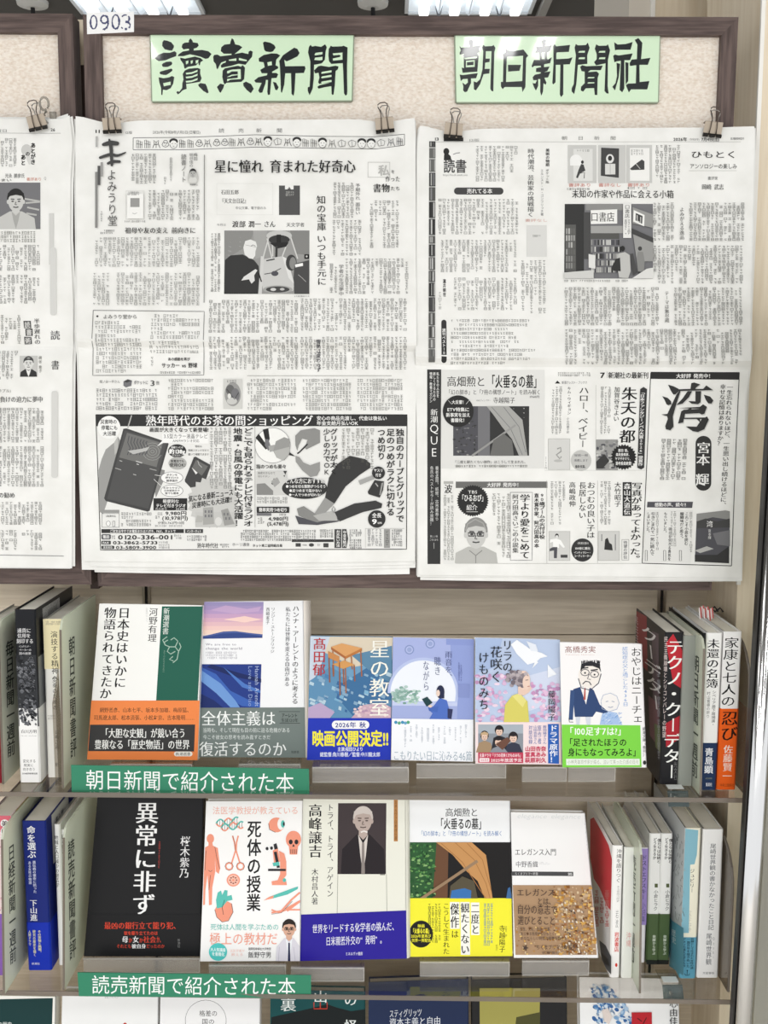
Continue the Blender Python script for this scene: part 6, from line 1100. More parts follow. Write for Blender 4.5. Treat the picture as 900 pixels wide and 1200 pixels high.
p.body(219, 627, 243, 635, 3.6, 2.6, '77777a', False, .4); p.H('熟年時代社', 231, 636.3, 256, 642.3, '3a3a3a', 'm'); p.H('ホーリ通信', 272, 636, 292.5, 640, '55555a', 'r'); p.H('ネット商工協同組合員', 296, 637.5, 331, 641, '2c2c2c', 'b'); p.body(258, 637, 270, 642, 2.5, 2.2, '888888', False, .35)
p.body(282, 620.5, 372, 633, 3.4, 2.6, '6a6a6a', False, .4); p.rect(342, 632, 391, 635, '3c3c3c'); p.rect(346.5, 636.5, 352.5, 640.5, '4a4a4a'); p.H('VISA', 354.5, 637.5, 360, 639.6, '55555a', 'b'); p.ell(365, 638.5, 3, 2, '4a4a4a'); p.rect(379, 636.5, 385, 641.3, '4a4a4a'); p.body(372, 637, 377, 640, 3, 2, '888888', False, .3); p.body(375, 620, 391, 631, 3.4, 2.6, '6a6a6a', False, .4)
p.rect(392, 620, 400, 642, '4a4a4a'); p.V('お支払い方法', 394, 621, 398.5, 641, 'f0f0ee', 'b'); p.poly([(401, 620), (406, 620), (408, 631), (406, 642), (401, 642)], '3a3a3a'); p.V('年金支給月', 402, 621.5, 406, 641, 'f0f0ee', 'b'); p.body(409.5, 620, 426, 642, 2.9, 2.4, '6a6a6a', False, .4); p.rect(428, 619.5, 428.5, 642, 'c4c4c0'); p.body(430, 620, 448, 641, 4.4, 3.4, '77777a'); p.rect(450, 620, 457, 642, '9a9a98'); p.body(451, 622, 456, 641, 4.5, 3.6, '4a4a4a'); p.body(459, 620, 473, 641, 3.4, 2.5, '6a6a6a', False, .4); p.rect(428, 619, 474, 619.4, 'b4b4b0')
p.l = 60; p.rect(298.6, 500, 299.2, 618, 'b0b0ac'); p.view(230, 480, 6.207)
p.ell(556, 260, 128, 128, 'f1f1ee', n=44); p.line([(556 + 128 * math.cos(t), 260 + 128 * math.sin(t)) for t in np.linspace(0, 6.283, 37)], 3, '77777a'); p.poly([(485, 145), (525, 135), (535, 210), (520, 270), (500, 215)], '333333'); p.poly([(432, 205), (455, 175), (500, 240), (525, 280), (505, 290)], '333333'); p.poly([(500, 215), (525, 215), (545, 275), (525, 300), (500, 260)], '77777a'); p.poly([(525, 265), (570, 255), (575, 300), (535, 308)], 'a8a8a6'); p.poly([(560, 300), (580, 230), (640, 200), (680, 215), (682, 320), (640, 370), (585, 350)], '9a9a98'); p.poly([(565, 300), (640, 280), (682, 270), (672, 330), (630, 370), (585, 350)], 'b4b4b1')
p.poly([(680, 310), (720, 340), (672, 330)], '333333'); p.poly([(720, 190), (760, 150), (860, 135), (900, 150), (900, 240), (860, 260), (800, 290), (790, 275), (810, 220), (770, 210), (745, 260), (735, 300), (722, 260)], '8f8f8d'); p.line([(810, 250), (750, 310), (735, 320)], 10, '333333'); p.poly([(722, 335), (750, 345), (780, 385), (830, 405), (870, 390), (900, 380), (900, 440), (880, 480), (830, 490), (770, 440), (725, 380)], '979795')
p.H('指のつめも楽々', 436, 398, 656, 430, '333333', 'b'); p.rect(440, 445, 660, 620, 'cfcfcc'); p.H('角度付きなので', 448, 452, 575, 470, '4a4a4a'); p.H('切りやすい', 448, 478, 535, 494, '4a4a4a'); p.poly([(590, 445), (660, 445), (630, 520), (585, 560), (545, 540)], '4a4a4a'); p.poly([(545, 520), (590, 490), (610, 530), (570, 565)], 'a4a4a2'); p.poly([(440, 540), (500, 535), (560, 590), (560, 620), (440, 620)], '8a8a88'); p.view()
p.poly([(385.5, 560), (395, 544), (410, 534), (428, 538), (434, 543), (434, 548), (422, 556), (405, 570), (392, 590), (381, 583)], '3f3f3f'); p.poly([(381, 583), (392, 590), (376, 606), (367, 604)], '9a9a98'); p.poly([(348, 596), (356, 593), (376, 606), (380, 612), (372, 614), (350, 604)], '8a8a88'); p.poly([(346, 604), (372, 612), (396, 606), (397, 611), (372, 615), (350, 614)], '55555a'); p.poly([(367, 604), (392, 598), (396, 610), (374, 610)], 'b4b4b1'); p.poly([(392, 600), (415, 590), (440, 586.5), (448, 590), (447, 595), (425, 600), (398, 611)], '424242'); p.line([(389, 597), (391, 593), (393, 597), (391, 601)], .8, '777777', close=True)
p.ell(357, 572, 26.5, 12.5, '3a3a3a', n=40); p.H('どんな方におすすめ', 334.5, 561, 381, 567, '333333', 'b'); p.line([(334, 567.2), (381, 567.2)], .01, '333333'); p.H('●つめを切る態勢がつらそう', 335, 568, 382, 571.8, 'f0f0ee', 'b'); p.H('●足つめまで届かない', 339, 573, 377, 576.6, 'f0f0ee', 'b'); p.H('●一人でつめが切れない', 338.5, 578, 379, 581.4, 'f0f0ee', 'b'); p.H('どんな方におすすめ', 334.5, 560.5, 381, 566.5, 'e9e9e7', 'b')
p.body(301, 582, 338, 592, 4, 3, '6a6a6a', False); p.rect(301, 593.8, 339, 600.8, '333333'); p.H('簡単実用つめ切り', 303.5, 595, 337, 599.6, 'f4f4f2', 'b'); p.rect(301, 601.2, 318, 604.3, '77777a'); p.H('33216', 327, 601.4, 335.5, 604.2, '4a4a4a'); p.H('4,980円', 314.5, 605.2, 338, 610.2, '2a2a2a', 'b'); p.H('(5,478円)', 313, 611, 338.5, 616.2, '2a2a2a', 'b'); p.body(302, 606, 311, 614, 4, 3, '6a6a6a', False)
p.V('グリップが太く', 387, 502, 395.5, 556, '2c2c2c', 'b'); p.V('少しの力でOK', 379, 502, 387, 557, '2c2c2c', 'b'); p.body(399, 502, 439, 552, 5.6, 4, '66665f', ragged=.5); p.V('つめ切り', 442.5, 502, 451.5, 539, '2a2a2a', 'b'); p.V('足のつめがラクに切れる', 453, 502, 462.5, 604.5, '2a2a2a', 'b'); p.V('独自のカーブとグリップで', 464, 502, 473.5, 612, '2a2a2a', 'b')
p.ell(443.5, 554, 7.6, 7.4, '3a3a3a'); p.H('ヤスリ', 438, 549, 449, 553, 'f0f0ee', 'b'); p.H('付き', 440, 554.5, 447, 558.5, 'f0f0ee', 'b'); p.poly([(420, 563), (436, 557), (439, 561), (422, 568)], 'a8a8a6'); p.poly([(431, 576), (439, 562.5), (450, 564), (449, 574), (445, 583), (432, 579)], '3f3f3f'); p.poly([(447, 566), (449.5, 565), (446, 580), (444.5, 580)], '9a9a98'); p.line([(440, 566), (443, 570)], 1.2, 'b4b4b2')
p.ell(441.5, 608, 10.2, 10.2, '3a3a3a', n=36); p.H('全長', 436, 601, 447, 606.5, 'f0f0ee', 'b'); p.H('9', 436, 607, 442, 614.5, 'f4f4f2', 'h'); p.H('cm', 442.5, 610, 447.5, 614, 'f0f0ee', 'b')
A1.build('front_page', T1)
# ---- the right-hand newspaper
T2, A2, p = newspaper('full newspaper at the right of the wide board, its lower half filled with book advertisements', foldbump(418, 9, .0075, .012, 9, clips=((528, 152), (835, 150))),
    lerp([(146, 492), (170, 489), (300, 488), (420, 487), (560, 489), (676, 490)]), lerp([(146, 884), (165, 884), (220, 883), (330, 880), (440, 877), (470, 873), (560, 872), (678, 868)]),
    lambda u: 151 - 4 * math.exp(-(u / .05) ** 2) + 3 * math.exp(-((u - .1) / .06) ** 2) - 1.5 * u - 1.5 * u ** 6, lambda u: 674 + 3 * u,
    [(-1, 1.5, 2, 3, 4), (2.5, -.5, 3, 5, 7), (-2, -4, 4, 1, 6)])
p.rect(508, 166, 868, 166.4, 'a8a8a4'); p.H('13', 508.5, 160.5, 514.5, 165, '222222', 'b'); p.rect(520, 161, 543, 165.5, '333333'); p.H('13版', 549, 162.5, 562, 166, '9a9a98'); p.rect(523, 162.3, 530, 164.3, '999999')
for ch, x in zip('朝日新聞', (658, 677, 696, 715)): p.H(ch, x, 159.5, x + 7, 164, '8a8a88')
p.H('2026年', 789, 161, 805.5, 165.5, '333333', 'b'); p.H('(令和8年)', 807, 161.8, 820, 165, '9a9a98'); p.H('7月4日(土)', 822, 161, 843, 165.5, '333333', 'b'); p.H('第3種郵便物認可', 856, 161, 872, 164, '777777')
y = 165.5
for i, hh in enumerate((8, 13, 16, 17, 17, 20, 20, 10, 15, 16, 14, 17, 18, 16, 15, 12, 16, 10)):
    x0 = 503 - (y - 165) * .004; 
    if y + hh > 430: break
    p.rect(x0, y, x0 + 7.4, y + hh - .8, rnd.choice(['4a4a4a', '5a5a58', '6a6a68', '3f3f3f']))
    for k in range(3): xx = x0 + 1 + rnd.random() * 5; p.rect(xx, y + 1, xx + rnd.uniform(.5, 1.6), y + hh - 2, rnd.choice(['8a8a88', 'b0b0ae', '2c2c2c', 'c4c4c2', '77777a']))
    y += hh
p.l = 0; p.ell(523, 177.5, 3.4, 4, '333333'); p.poly([(520, 188), (520.5, 181), (524, 179), (528, 183), (529, 188)], '333333'); p.line([(531, 181), (535, 179.5), (539, 179)], .8, '777777'); p.H('読書', 519.5, 187, 547, 202.5, '4a4a4a', 'b'); p.H('https://book.asahi.com', 519, 203.5, 548, 206.5, '8a8a88')
p.body(556, 171, 607, 213.5, 5, 3.5); p.pill(532, 219.8, 590, 228, '4a4a4a'); p.H('売れてる本', 547, 221, 577, 226.8, 'f0f0ee', 'b'); p.body(515, 233, 608, 277, 5, 3.5); p.body(515, 281, 606, 321.5, 5, 3.5); p.body(530, 325.5, 606, 366, 5, 3.5); p.V('瀧井朝世', 519, 327, 522.5, 348, '3a3a3a', 'b'); p.body(513, 342, 518, 366, 5, 3.5, 'a0a09c')
p.pill(517, 375, 523, 425.5, '3a3a3a'); p.V('週刊ベスト10', 518, 385, 522, 416, 'f0f0ee', 'b')
for i in range(11): p.body(528 + (10 if i in (1, 6) else 0), 374 + i * 4.95, 528 + (rnd.uniform(55, 100)), 378 + i * 4.95, 4, 3.2, '6a6a68', False, ragged=0)
p.V('時代潮流、芸術家の挑戦描く', 618.5, 174, 626, 254.5, '4a4a4a', 'm', -.005); p.V('美術の物語', 639.5, 174, 644, 195, '3a3a3a', 'b'); p.V('ポケット版', 639.5, 198, 643.5, 215, '4a4a4a'); p.V('エルンスト・H・ゴンブリッチ著', 633.5, 198, 637, 253, '77777a')
RD = 'd08a80'
for x, s0 in ((615, '書評なし'),): p.H(s0, x, 256.5, 642, 260, 'd9b0a8')
p.rect(617, 264, 640.5, 301, 'd9d9d6'); p.body(622, 275, 635, 279, 3, 2, '8a8a88', False); p.body(612, 305, 640, 368, 5, 3.5)
for x0, x1 in ((665.5, 699), (701, 733), (734, 764)): p.rect(x0, 170, x1, 214.5, 'c9c9c6')
p.rect(672, 174.5, 694.5, 212, 'dededb'); p.ell(675, 188, 7, 7, 'f0f0ee', a0=180, a1=360); p.rect(668, 188, 682, 194, 'f0f0ee'); p.ell(682.5, 190, 1.6, 2, '333333'); p.poly([(681, 192), (684, 193), (686, 200), (680, 203), (677, 209), (675, 208), (678, 199)], '4a4a4a'); p.line([(680, 203), (685, 202), (684.5, 209)], .8, '333333'); p.body(673, 175, 692, 178, 3, 3, '8a8a88', False)
p.poly([(704.5, 173), (725.5, 174), (725, 208.5), (704, 206)], '4a4a4a'); p.ell(714.8, 186, 4.6, 5.4, 'e0e0de'); p.ell(714.8, 185.5, 2.4, 3, '3a3a3a'); p.rect(709, 192, 721, 204.5, 'd9d9d6'); p.line([(715, 192), (715, 204)], .4, '8a8a88')
p.rect(738, 173.5, 761, 212, 'efefec'); p.poly([(738, 198), (745, 192), (752, 187), (755, 189), (755, 199), (740, 199.5)], '4a4a4a'); p.line([(745, 192), (750, 198)], .8, 'c4c4c2'); p.body(739, 175, 754, 183, 3.5, 3, '9a9a98', False)
for x0, s0 in ((666, '書評あり'), (701, '書評なし'), (735, '書評あり')): p.H(s0, x0, 214.8, x0 + 27, 219, RD)
p.body(664, 220, 692, 223, 3, 3, '8a8a88', False); p.body(735, 219, 760, 222, 3, 3, '8a8a88', False); p.H('未知の作家や作品に会える小箱', 670, 222.5, 789.5, 232, '2c2c2c', 'm', .005)
p.body(768, 170, 797.5, 217, 5, 3.5); p.H('ひもとく', 809, 177, 864, 185.5, '2a2a2a', 'm'); p.H('アンソロジーの楽しみ', 808, 192, 863.5, 198, '333333', 'r'); p.rect(807, 200, 863, 200.4, 'c0c0bc'); p.H('書評家', 829, 207, 841, 211, '777777'); p.H('岡崎', 822, 216, 833.5, 222.5, '555555', 'm'); p.H('武志', 836.5, 216, 848, 222.5, '555555', 'm')
p.l = 0; p.view(630, 220, 3.4615); p.rect(110, 66, 467, 369, '77777a'); p.rect(110, 66, 190, 345, '3c3c3c', sk=-.01); p.rect(112, 150, 155, 340, '5f5f5d'); 
for i in range(24): p.rect(114 + (i % 4) * 10, 165 + (i // 4) * 28, 121 + (i % 4) * 10, 188 + (i // 4) * 28, rnd.choice(['8a8a88', 'b4b4b1', '6a6a68', '9a9a98']))
p.rect(186, 100, 214, 290, '4f4f4f'); p.rect(195, 66, 345, 92, '8f8f8d'); p.poly([(215, 92), (322, 88), (322, 146), (215, 148)], 'efefec'); p.H('口書店', 214, 100, 312, 138, '2a2a2a', 'm'); p.rect(215, 155, 345, 185, 'a4a4a2'); p.rect(215, 185, 330, 208, '5a5a58')
for r in range(5):
    for c in range(18): p.rect(216 + c * 6.8, 212 + r * 28, 221.5 + c * 6.8, 233 + r * 28, rnd.choice(['9a9a98', '55555a', 'b9b9b6', '77777a', '3f3f3f', 'cfcfcc']))
p.rect(345, 66, 378, 205, 'e9e9e6'); p.V('口書店', 352, 70, 372, 125, '333333', 'm'); p.body(348, 130, 375, 195, 13, 9, '6a6a6a', wd=1.2); p.poly([(383, 80), (467, 110), (467, 165), (383, 145)], '9a9a98'); p.poly([(388, 92), (432, 112), (430, 158), (386, 138)], 'efefec'); p.poly([(396, 104), (424, 116), (422, 148), (395, 134)], '4a4a4a'); p.line([(402, 112), (402, 136), (416, 142), (416, 120)], 3, 'e0e0de'); p.poly([(378, 165), (467, 205), (467, 225), (378, 185)], '4a4a4a'); p.poly([(385, 190), (467, 225), (467, 300), (400, 300)], '9d9d9b')
p.ell(343, 248, 9, 11, '333333'); p.poly([(318, 300), (325, 268), (352, 262), (372, 275), (375, 340), (365, 368), (328, 366)], 'c0c0bd'); p.poly([(300, 320), (315, 290), (332, 285), (335, 340), (305, 338)], '3a3a3a'); p.poly([(372, 270), (385, 268), (402, 345), (385, 358)], '4f4f4f'); p.ell(413, 248, 8, 9, '4a4a4a'); p.poly([(398, 285), (405, 260), (425, 262), (432, 300), (428, 340), (405, 345)], '8a8a88'); p.poly([(405, 340), (416, 342), (414, 360), (408, 360)], '3a3a3a'); p.poly([(418, 340), (428, 340), (430, 360), (422, 360)], '3a3a3a'); p.poly([(105, 345), (225, 335), (225, 369), (105, 369)], 'd0d0cd'); p.poly([(205, 270), (232, 275), (232, 330), (205, 325)], 'e0e0dd'); p.poly([(440, 330), (467, 325), (467, 369), (380, 369)], 'dededb'); p.body(105, 374, 370, 384, 10, 9, '6a6a6a', False, 1.2, ragged=0)
p.body(470, 62, 552, 222, 17.5, 12, wd=1.45); p.V('よみがえる逸品', 574, 80, 592, 212, '4a4a4a', 'm'); p.body(612, 62, 838, 222, 17.5, 12, wd=1.45); p.body(470, 235, 832, 392, 17.5, 12, wd=1.45); p.body(104, 405, 490, 562, 17.5, 12, wd=1.45); p.V('テーマは無尽蔵', 513, 420, 530, 548, '4a4a4a', 'm'); p.body(545, 405, 828, 562, 17.5, 12, wd=1.45); p.body(104, 575, 822, 730, 17.5, 12, wd=1.45); p.view()
# book advertisements
p.l = 0
p.poly([(500.5, 433), (517, 433), (516, 661), (501, 661)], '3c3c3c'); p.V('私たちの人生を', 511.5, 436, 514.5, 466, 'e0e0de', 'b'); p.V('新しくするための', 507.5, 436, 510.5, 470, 'e0e0de', 'b'); p.V('情報・教養マガジン', 503.5, 436, 506.5, 472, 'e0e0de', 'b'); p.V('新潮', 504.5, 479, 513, 495.5, 'e9e9e7', 'm'); p.V('QUE', 502.5, 495, 515, 537, 'f0f0ee', 'M'); p.V('養老孟司、紙幣、古市憲寿ら', 510, 546, 514, 610, 'e0e0de', 'r'); p.V('各氏のベストセラーが読み放題！', 504, 546, 508, 616, 'e0e0de', 'r'); p.H('新しい本', 504, 627, 513, 630, 'd0d0ce'); p.H('こちらから', 503.5, 631, 513.5, 634, 'd0d0ce'); p.line([(508.5, 636), (508.5, 643)], .5, 'c0c0be')
p.rect(517.5, 433.5, 638, 549, 'e0e0dd'); p.H('高畑勲と', 523.5, 441, 569, 453, '333333', 'm'); p.H('「火垂るの墓」', 571, 439.5, 634, 454.5, '222222', 'b'); p.H('「幻の脚本」と「7冊の構想ノート」を読み解く', 523, 456.5, 633.5, 462.5, '333333', 'r'); p.H('NHKディレクター', 558, 468, 575, 470.5, '777777'); p.H('寺越陽子', 577.5, 465.5, 603.5, 472.5, '3a3a3a', 'm')
p.rect(531, 476, 620, 534, '3c3c3c'); p.rect(531, 476, 562, 534, '55555a'); p.rect(560, 476, 574, 534, '77777a')
for i in range(50): p.ell(rnd.uniform(532, 560), rnd.uniform(490, 533), rnd.uniform(.6, 2), rnd.uniform(.5, 1.2), rnd.choice(['77777a', '4a4a4a', '8f8f8d', '3f3f3f']), n=7)
p.poly([(570, 476), (596, 476), (612, 492), (618, 534), (608, 534), (600, 515), (588, 500), (578, 486)], 'a8a8a5'); p.line([(576, 477), (598, 502), (612, 533)], .7, '77777a'); p.line([(590, 477), (608, 500), (616, 530)], .7, '77777a'); p.line([(553, 534), (604, 498)], 2.4, '9a9a98'); p.poly([(574, 534), (578, 516), (590, 508), (600, 516), (602, 534)], '6f6f6d')
p.ell(536.8, 481.8, 18, 18.5, '333333', n=44); p.H('＼大反響！／', 525, 469, 550, 473.5, 'e9e9e7', 'b'); p.H('ETV特集に', 524, 477.5, 550, 482.3, 'f0f0ee', 'b'); p.H('新事実を加え', 522.5, 483.8, 551, 488.6, 'f0f0ee', 'b'); p.H('書籍化！', 528, 490, 547, 494.8, 'f0f0ee', 'b'); p.H('「二度と観たくない傑作」はこうして生まれた。', 531, 539.5, 618, 543, '4a4a4a', 'r'); p.body(531, 544.5, 618, 547.6, 3.2, 3, '66665f', False, ragged=0); p.H('1760円', 620, 463.5, 632, 466.5, '55555a')
p.l = 0; p.H('7', 703, 435.5, 709, 443.5, '2a2a2a', 'h'); p.rect(711, 435.5, 711.4, 443, '9a9a98'); p.H('新潮社の最新刊', 712.5, 436.2, 760, 443.5, '2a2a2a', 'b'); p.body(651, 436, 693, 441, 2.6, 2.4, '8a8a88', False, .35, ragged=0); p.poly([(650, 449.5), (653, 446), (656.5, 449.5)], '333333'); p.H('新潮クレスト・ブックス', 658, 446.5, 688, 450, '77777a')
p.V('ハロー、ベイビー', 678.5, 453, 690, 524.5, '2a2a2a', 'm', -.02); p.V('キム・ウィギョン', 664.5, 453, 669, 486, '4a4a4a', 'm', 0); p.V('小山内園子訳', 664, 489, 667, 508, '77777a'); p.body(646, 453, 659, 512, 4.3, 3.3, sk=-.01); p.rect(642.3, 514, 668, 550.5, 'd4d4d1'); p.box(642.3, 514, 668, 550.5, .4, 'a8a8a4'); p.line([(653, 526), (657, 524.5), (657.5, 529), (652, 533), (656, 537.5), (658, 535)], 1.6, '9a9a98'); p.ell(654, 540, 5, 1.6, 'b9b9b6'); p.V('2145円', 638.5, 535, 641, 550, '77777a')
p.ell(681, 539.7, 12, 12.2, 'c4c4c1', n=36); p.H('桜庭一樹', 673, 532, 689, 535, '55555a'); p.H('推薦します', 673, 538, 689, 541, '55555a'); p.H('最新長篇。', 674, 545, 688, 548.5, '2a2a2a', 'b')
p.V('朱夭の都', 729, 453, 747, 519.5, '2a2a2a', 'M', -.05); p.V('加賀谷きよい', 720, 453, 726.5, 494, '3a3a3a', 'm', -.03); p.body(703, 453, 716.5, 512, 4.3, 3.3, sk=-.02); p.rect(698.3, 515, 724, 551, '9a9a98')
for i in range(40): p.ell(rnd.uniform(700, 723), rnd.uniform(517, 549), rnd.uniform(1, 3.5), rnd.uniform(.8, 2), rnd.choice(['b9b9b6', '77777a', 'd0d0cd', '55555a', '8a8a88']), n=7)
p.poly([(698.5, 541), (708, 532), (714, 540), (706, 549), (699, 549)], '3f3f3f'); p.star(730.5, 535.6, 13.2, 15.2, 26, '2c2c2c'); p.H('恩田 陸、', 724, 526, 738, 529.6, 'f0f0ee', 'b'); p.H('森見登美彦、', 721.5, 530.8, 739, 534.4, 'f0f0ee', 'b'); p.H('ヤマザキマリ、', 720.5, 535.6, 740, 539.4, 'f0f0ee', 'b'); p.H('選考委員絶賛!', 721, 540.8, 740, 545, 'f0f0ee', 'b')
p.poly([(750, 456), (754, 453.5), (758, 456), (754.5, 548), (751, 550), (746.5, 548)], '3c3c3c'); p.V('「日本ファンタジーノベル大賞2026」受賞作', 750, 458, 755.5, 546, 'f0f0ee', 'b', -.03)
p.l = 0; p.line([(762.5, 437), (757, 560), (752.5, 660)], .9, '3a3a3a'); p.line([(865.8, 437), (857, 663)], .9, '3a3a3a'); p.line([(752.5, 660), (857, 663)], .9, '3a3a3a'); p.line([(762.5, 437), (866, 437)], .8, '3a3a3a'); p.poly([(762.5, 435.8), (866, 436.2), (865.5, 445), (762.3, 444)], '333333'); p.H('大好評 発売中！', 792, 438, 835.5, 443.3, 'f0f0ee', 'b')
p.view(750, 425, 6.667); S_ = 'cfcfcc'; K2 = '3a3a3a'
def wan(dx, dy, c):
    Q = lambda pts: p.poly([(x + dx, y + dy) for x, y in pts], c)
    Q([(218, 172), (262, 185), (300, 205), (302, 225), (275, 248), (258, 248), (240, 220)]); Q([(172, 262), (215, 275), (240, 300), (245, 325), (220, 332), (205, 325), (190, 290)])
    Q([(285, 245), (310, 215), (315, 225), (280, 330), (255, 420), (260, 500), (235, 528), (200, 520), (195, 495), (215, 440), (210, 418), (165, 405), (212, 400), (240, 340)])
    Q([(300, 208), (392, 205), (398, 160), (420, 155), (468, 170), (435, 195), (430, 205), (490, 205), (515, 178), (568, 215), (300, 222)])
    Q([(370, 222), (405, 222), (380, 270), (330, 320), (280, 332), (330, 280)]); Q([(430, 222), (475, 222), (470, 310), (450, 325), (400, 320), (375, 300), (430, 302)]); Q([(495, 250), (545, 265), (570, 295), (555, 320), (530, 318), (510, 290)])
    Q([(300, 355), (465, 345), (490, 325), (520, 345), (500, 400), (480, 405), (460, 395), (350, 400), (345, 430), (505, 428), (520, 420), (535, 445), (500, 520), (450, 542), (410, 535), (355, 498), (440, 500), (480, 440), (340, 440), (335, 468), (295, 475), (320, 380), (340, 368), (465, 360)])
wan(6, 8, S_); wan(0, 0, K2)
p.V('一生忘れられないほど、一生思い出し続けるほどに、', 676, 172, 724, 1130, '333333', 'm', -.055); p.V('幸せな記憶はありますか？', 622, 168, 668, 650, '333333', 'm', -.045)
p.pill(432, 572, 556, 1000, K2, r=60); p.V('宮本', 444, 618, 548, 805, 'f0f0ee', 'M', -.03); p.V('輝', 436, 862, 538, 965, 'f0f0ee', 'M'); p.body(175, 596, 372, 940, 42, 23, '5a5a58', wd=2.8, sk=-.04); p.view()
p.poly([(758.5, 588), (812, 588), (811, 595.2), (758, 594.5)], '55555a'); p.H('感動の声、続々!!', 767, 589, 804, 593.6, 'f0f0ee', 'b'); p.poly([(757.5, 597.5), (812, 598), (809, 659), (754, 658)], 'e4e4e1')
p.V('これこそ小説を読む', 803, 600, 807, 639, '2a2a2a', 'b', -.03); p.V('醍醐味だと思う。', 797, 600, 801.5, 633, '2a2a2a', 'b', -.03); p.V('明日を生きる勇気を', 783.5, 618, 787, 657, '2a2a2a', 'b', -.03); p.V('もらいました。', 778, 600, 782, 626, '2a2a2a', 'b', -.03); p.V('引きこまれて一気に読んで', 763, 600, 768, 651, '2a2a2a', 'b', -.03); p.V('しまいました。', 758, 600, 762, 626, '2a2a2a', 'b', -.03); p.body(807.5, 600, 811.5, 650, 4, 3.4); p.body(787, 599, 792.5, 643, 3.6, 3.2); p.body(767.5, 600, 772, 647, 3.6, 3.2)
for x in (796, 777.5, 756): p.line([(x, 645), (x + 2.5, 645), (x + 2.5, 657), (x, 657)], .6, '4a4a4a', close=True)
p.poly([(816.5, 602), (850, 598), (855, 599), (854, 660), (814, 658)], '55555a'); p.poly([(816.3, 602), (850, 598), (855, 599), (855, 609), (835, 606), (816, 611)], '8f8f8d'); p.poly([(816, 611), (827, 607.5), (840, 611), (855, 607.5), (855, 618), (816, 619)], '4a4a4a'); p.poly([(835, 625), (855, 621), (855, 640), (840, 638)], '77777a'); p.poly([(814, 645), (828, 640), (836, 643), (820, 648)], 'b4b4b1'); p.poly([(814, 650), (840, 650), (854, 640), (854, 660), (814, 658)], '3c3c3c'); p.V('湾', 828, 610, 835, 618, 'f0f0ee', 'm'); p.V('宮本輝', 829.5, 620, 833, 632, 'e0e0de')
p.l = 0; p.rect(519.5, 563.5, 531.5, 661, 'e6e6e3'); p.rect(520, 564, 531, 567, 'b0b0ac'); p.H('波', 520.5, 567.5, 530, 578, '333333', 'M'); p.body(519.5, 580, 532, 658, 4.2, 3.2, '66665f', ragged=0)
p.rect(534, 564.3, 641.5, 571.8, '6f6f6d'); p.H('大好評 発売中！', 570.5, 565.6, 611, 570.6, 'f2f2f0', 'b'); p.rect(534, 660, 752, 660.5, 'b4b4b0')
p.star(554, 586.8, 17.2, 18.8, 40, '333333'); p.H('TBS', 548.5, 574, 559.5, 578.8, 'f0f0ee', 'm'); p.H('「ひるおび」', 538.5, 579.5, 569.5, 587.5, 'f0f0ee', 'b'); p.H('で', 551.5, 588.5, 556, 591.5, 'f0f0ee'); p.H('紹介', 546.5, 591.5, 559.5, 598, 'f0f0ee', 'm'); p.rect(546.5, 599.5, 560, 600, 'e0e0de')
p.portrait(533, 606, 587, 660, None, 'c9c9c6', '8f8f8d', 'bcbcb8', None, None, True, .46, .05, .23, '4a4a4a'); p.line([(545.5, 622), (548, 614), (557, 608.5), (566, 613), (570, 622)], 1.4, 'a8a8a5'); p.line([(550, 645), (557.5, 651), (565, 645)], 1, '8a8a88'); p.line([(557.5, 651), (557.5, 660)], .8, '8a8a88')
p.body(574, 578, 598.5, 655, 5.6, 3.8, '66665f', ragged=.3); p.line([(598, 577), (624, 577), (623.5, 656.5), (598, 656.5)], .5, '77777a', close=True); p.V('学より愛をこめて', 609.5, 579, 621, 655, '222222', 'M', -.005); p.V('阿刀田高さいごの小説集', 600.5, 579, 607.5, 648, '3a3a3a', 'm'); p.V('90歳ブームの火付け役', 632, 578, 638.5, 631.5, '2a2a2a', 'b'); p.V('直木賞作家、阿刀田高の本', 626, 578, 631.5, 642, '2a2a2a', 'b'); p.rect(640.5, 563, 641, 660, 'b9b9b5')
p.l = 0; p.V('おつむの良い子は', 688, 564.5, 697.5, 631, '2a2a2a', 'm', -.01); p.V('長居しない', 678.5, 564.5, 687, 608, '2a2a2a', 'm', -.01); p.V('高嶋政伸', 667, 564.5, 674.5, 594, '333333', 'm'); p.body(646, 564, 663, 618, 4.6, 3.4, ragged=.3); p.rect(643, 622.5, 668, 657, 'd0d0cd'); p.box(643, 622.5, 668, 657, .4, 'a0a09c'); p.ell(652.5, 628, 2.2, 2.8, '3a3a3a'); p.ell(652.5, 629, 1.7, 2, 'dcdcd9'); p.poly([(645, 632), (652, 631), (657, 633), (662, 641), (660, 642), (655, 637), (655, 642), (648, 642), (648, 635), (644, 636)], 'f4f4f2'); p.poly([(648, 641), (653, 641), (652.5, 654), (649, 654), (649, 645), (644, 646), (644, 643)], '55555a'); p.rect(657, 650, 665, 653.5, '4a4a4a')
p.ell(682.4, 644.5, 13, 13.6, '3a3a3a', n=40); p.H('〈新潮文庫の', 675, 635, 690, 638, 'e0e0de'); p.H('100冊に選出', 673.5, 641, 691.5, 644, 'e9e9e7', 'b'); p.H('インティマシー・', 672.5, 646, 692.5, 649, 'e9e9e7', 'b'); p.H('コーディネーター', 672.5, 650, 692.5, 653, 'e9e9e7', 'b'); p.rect(700, 563, 700.4, 660, 'b9b9b5')
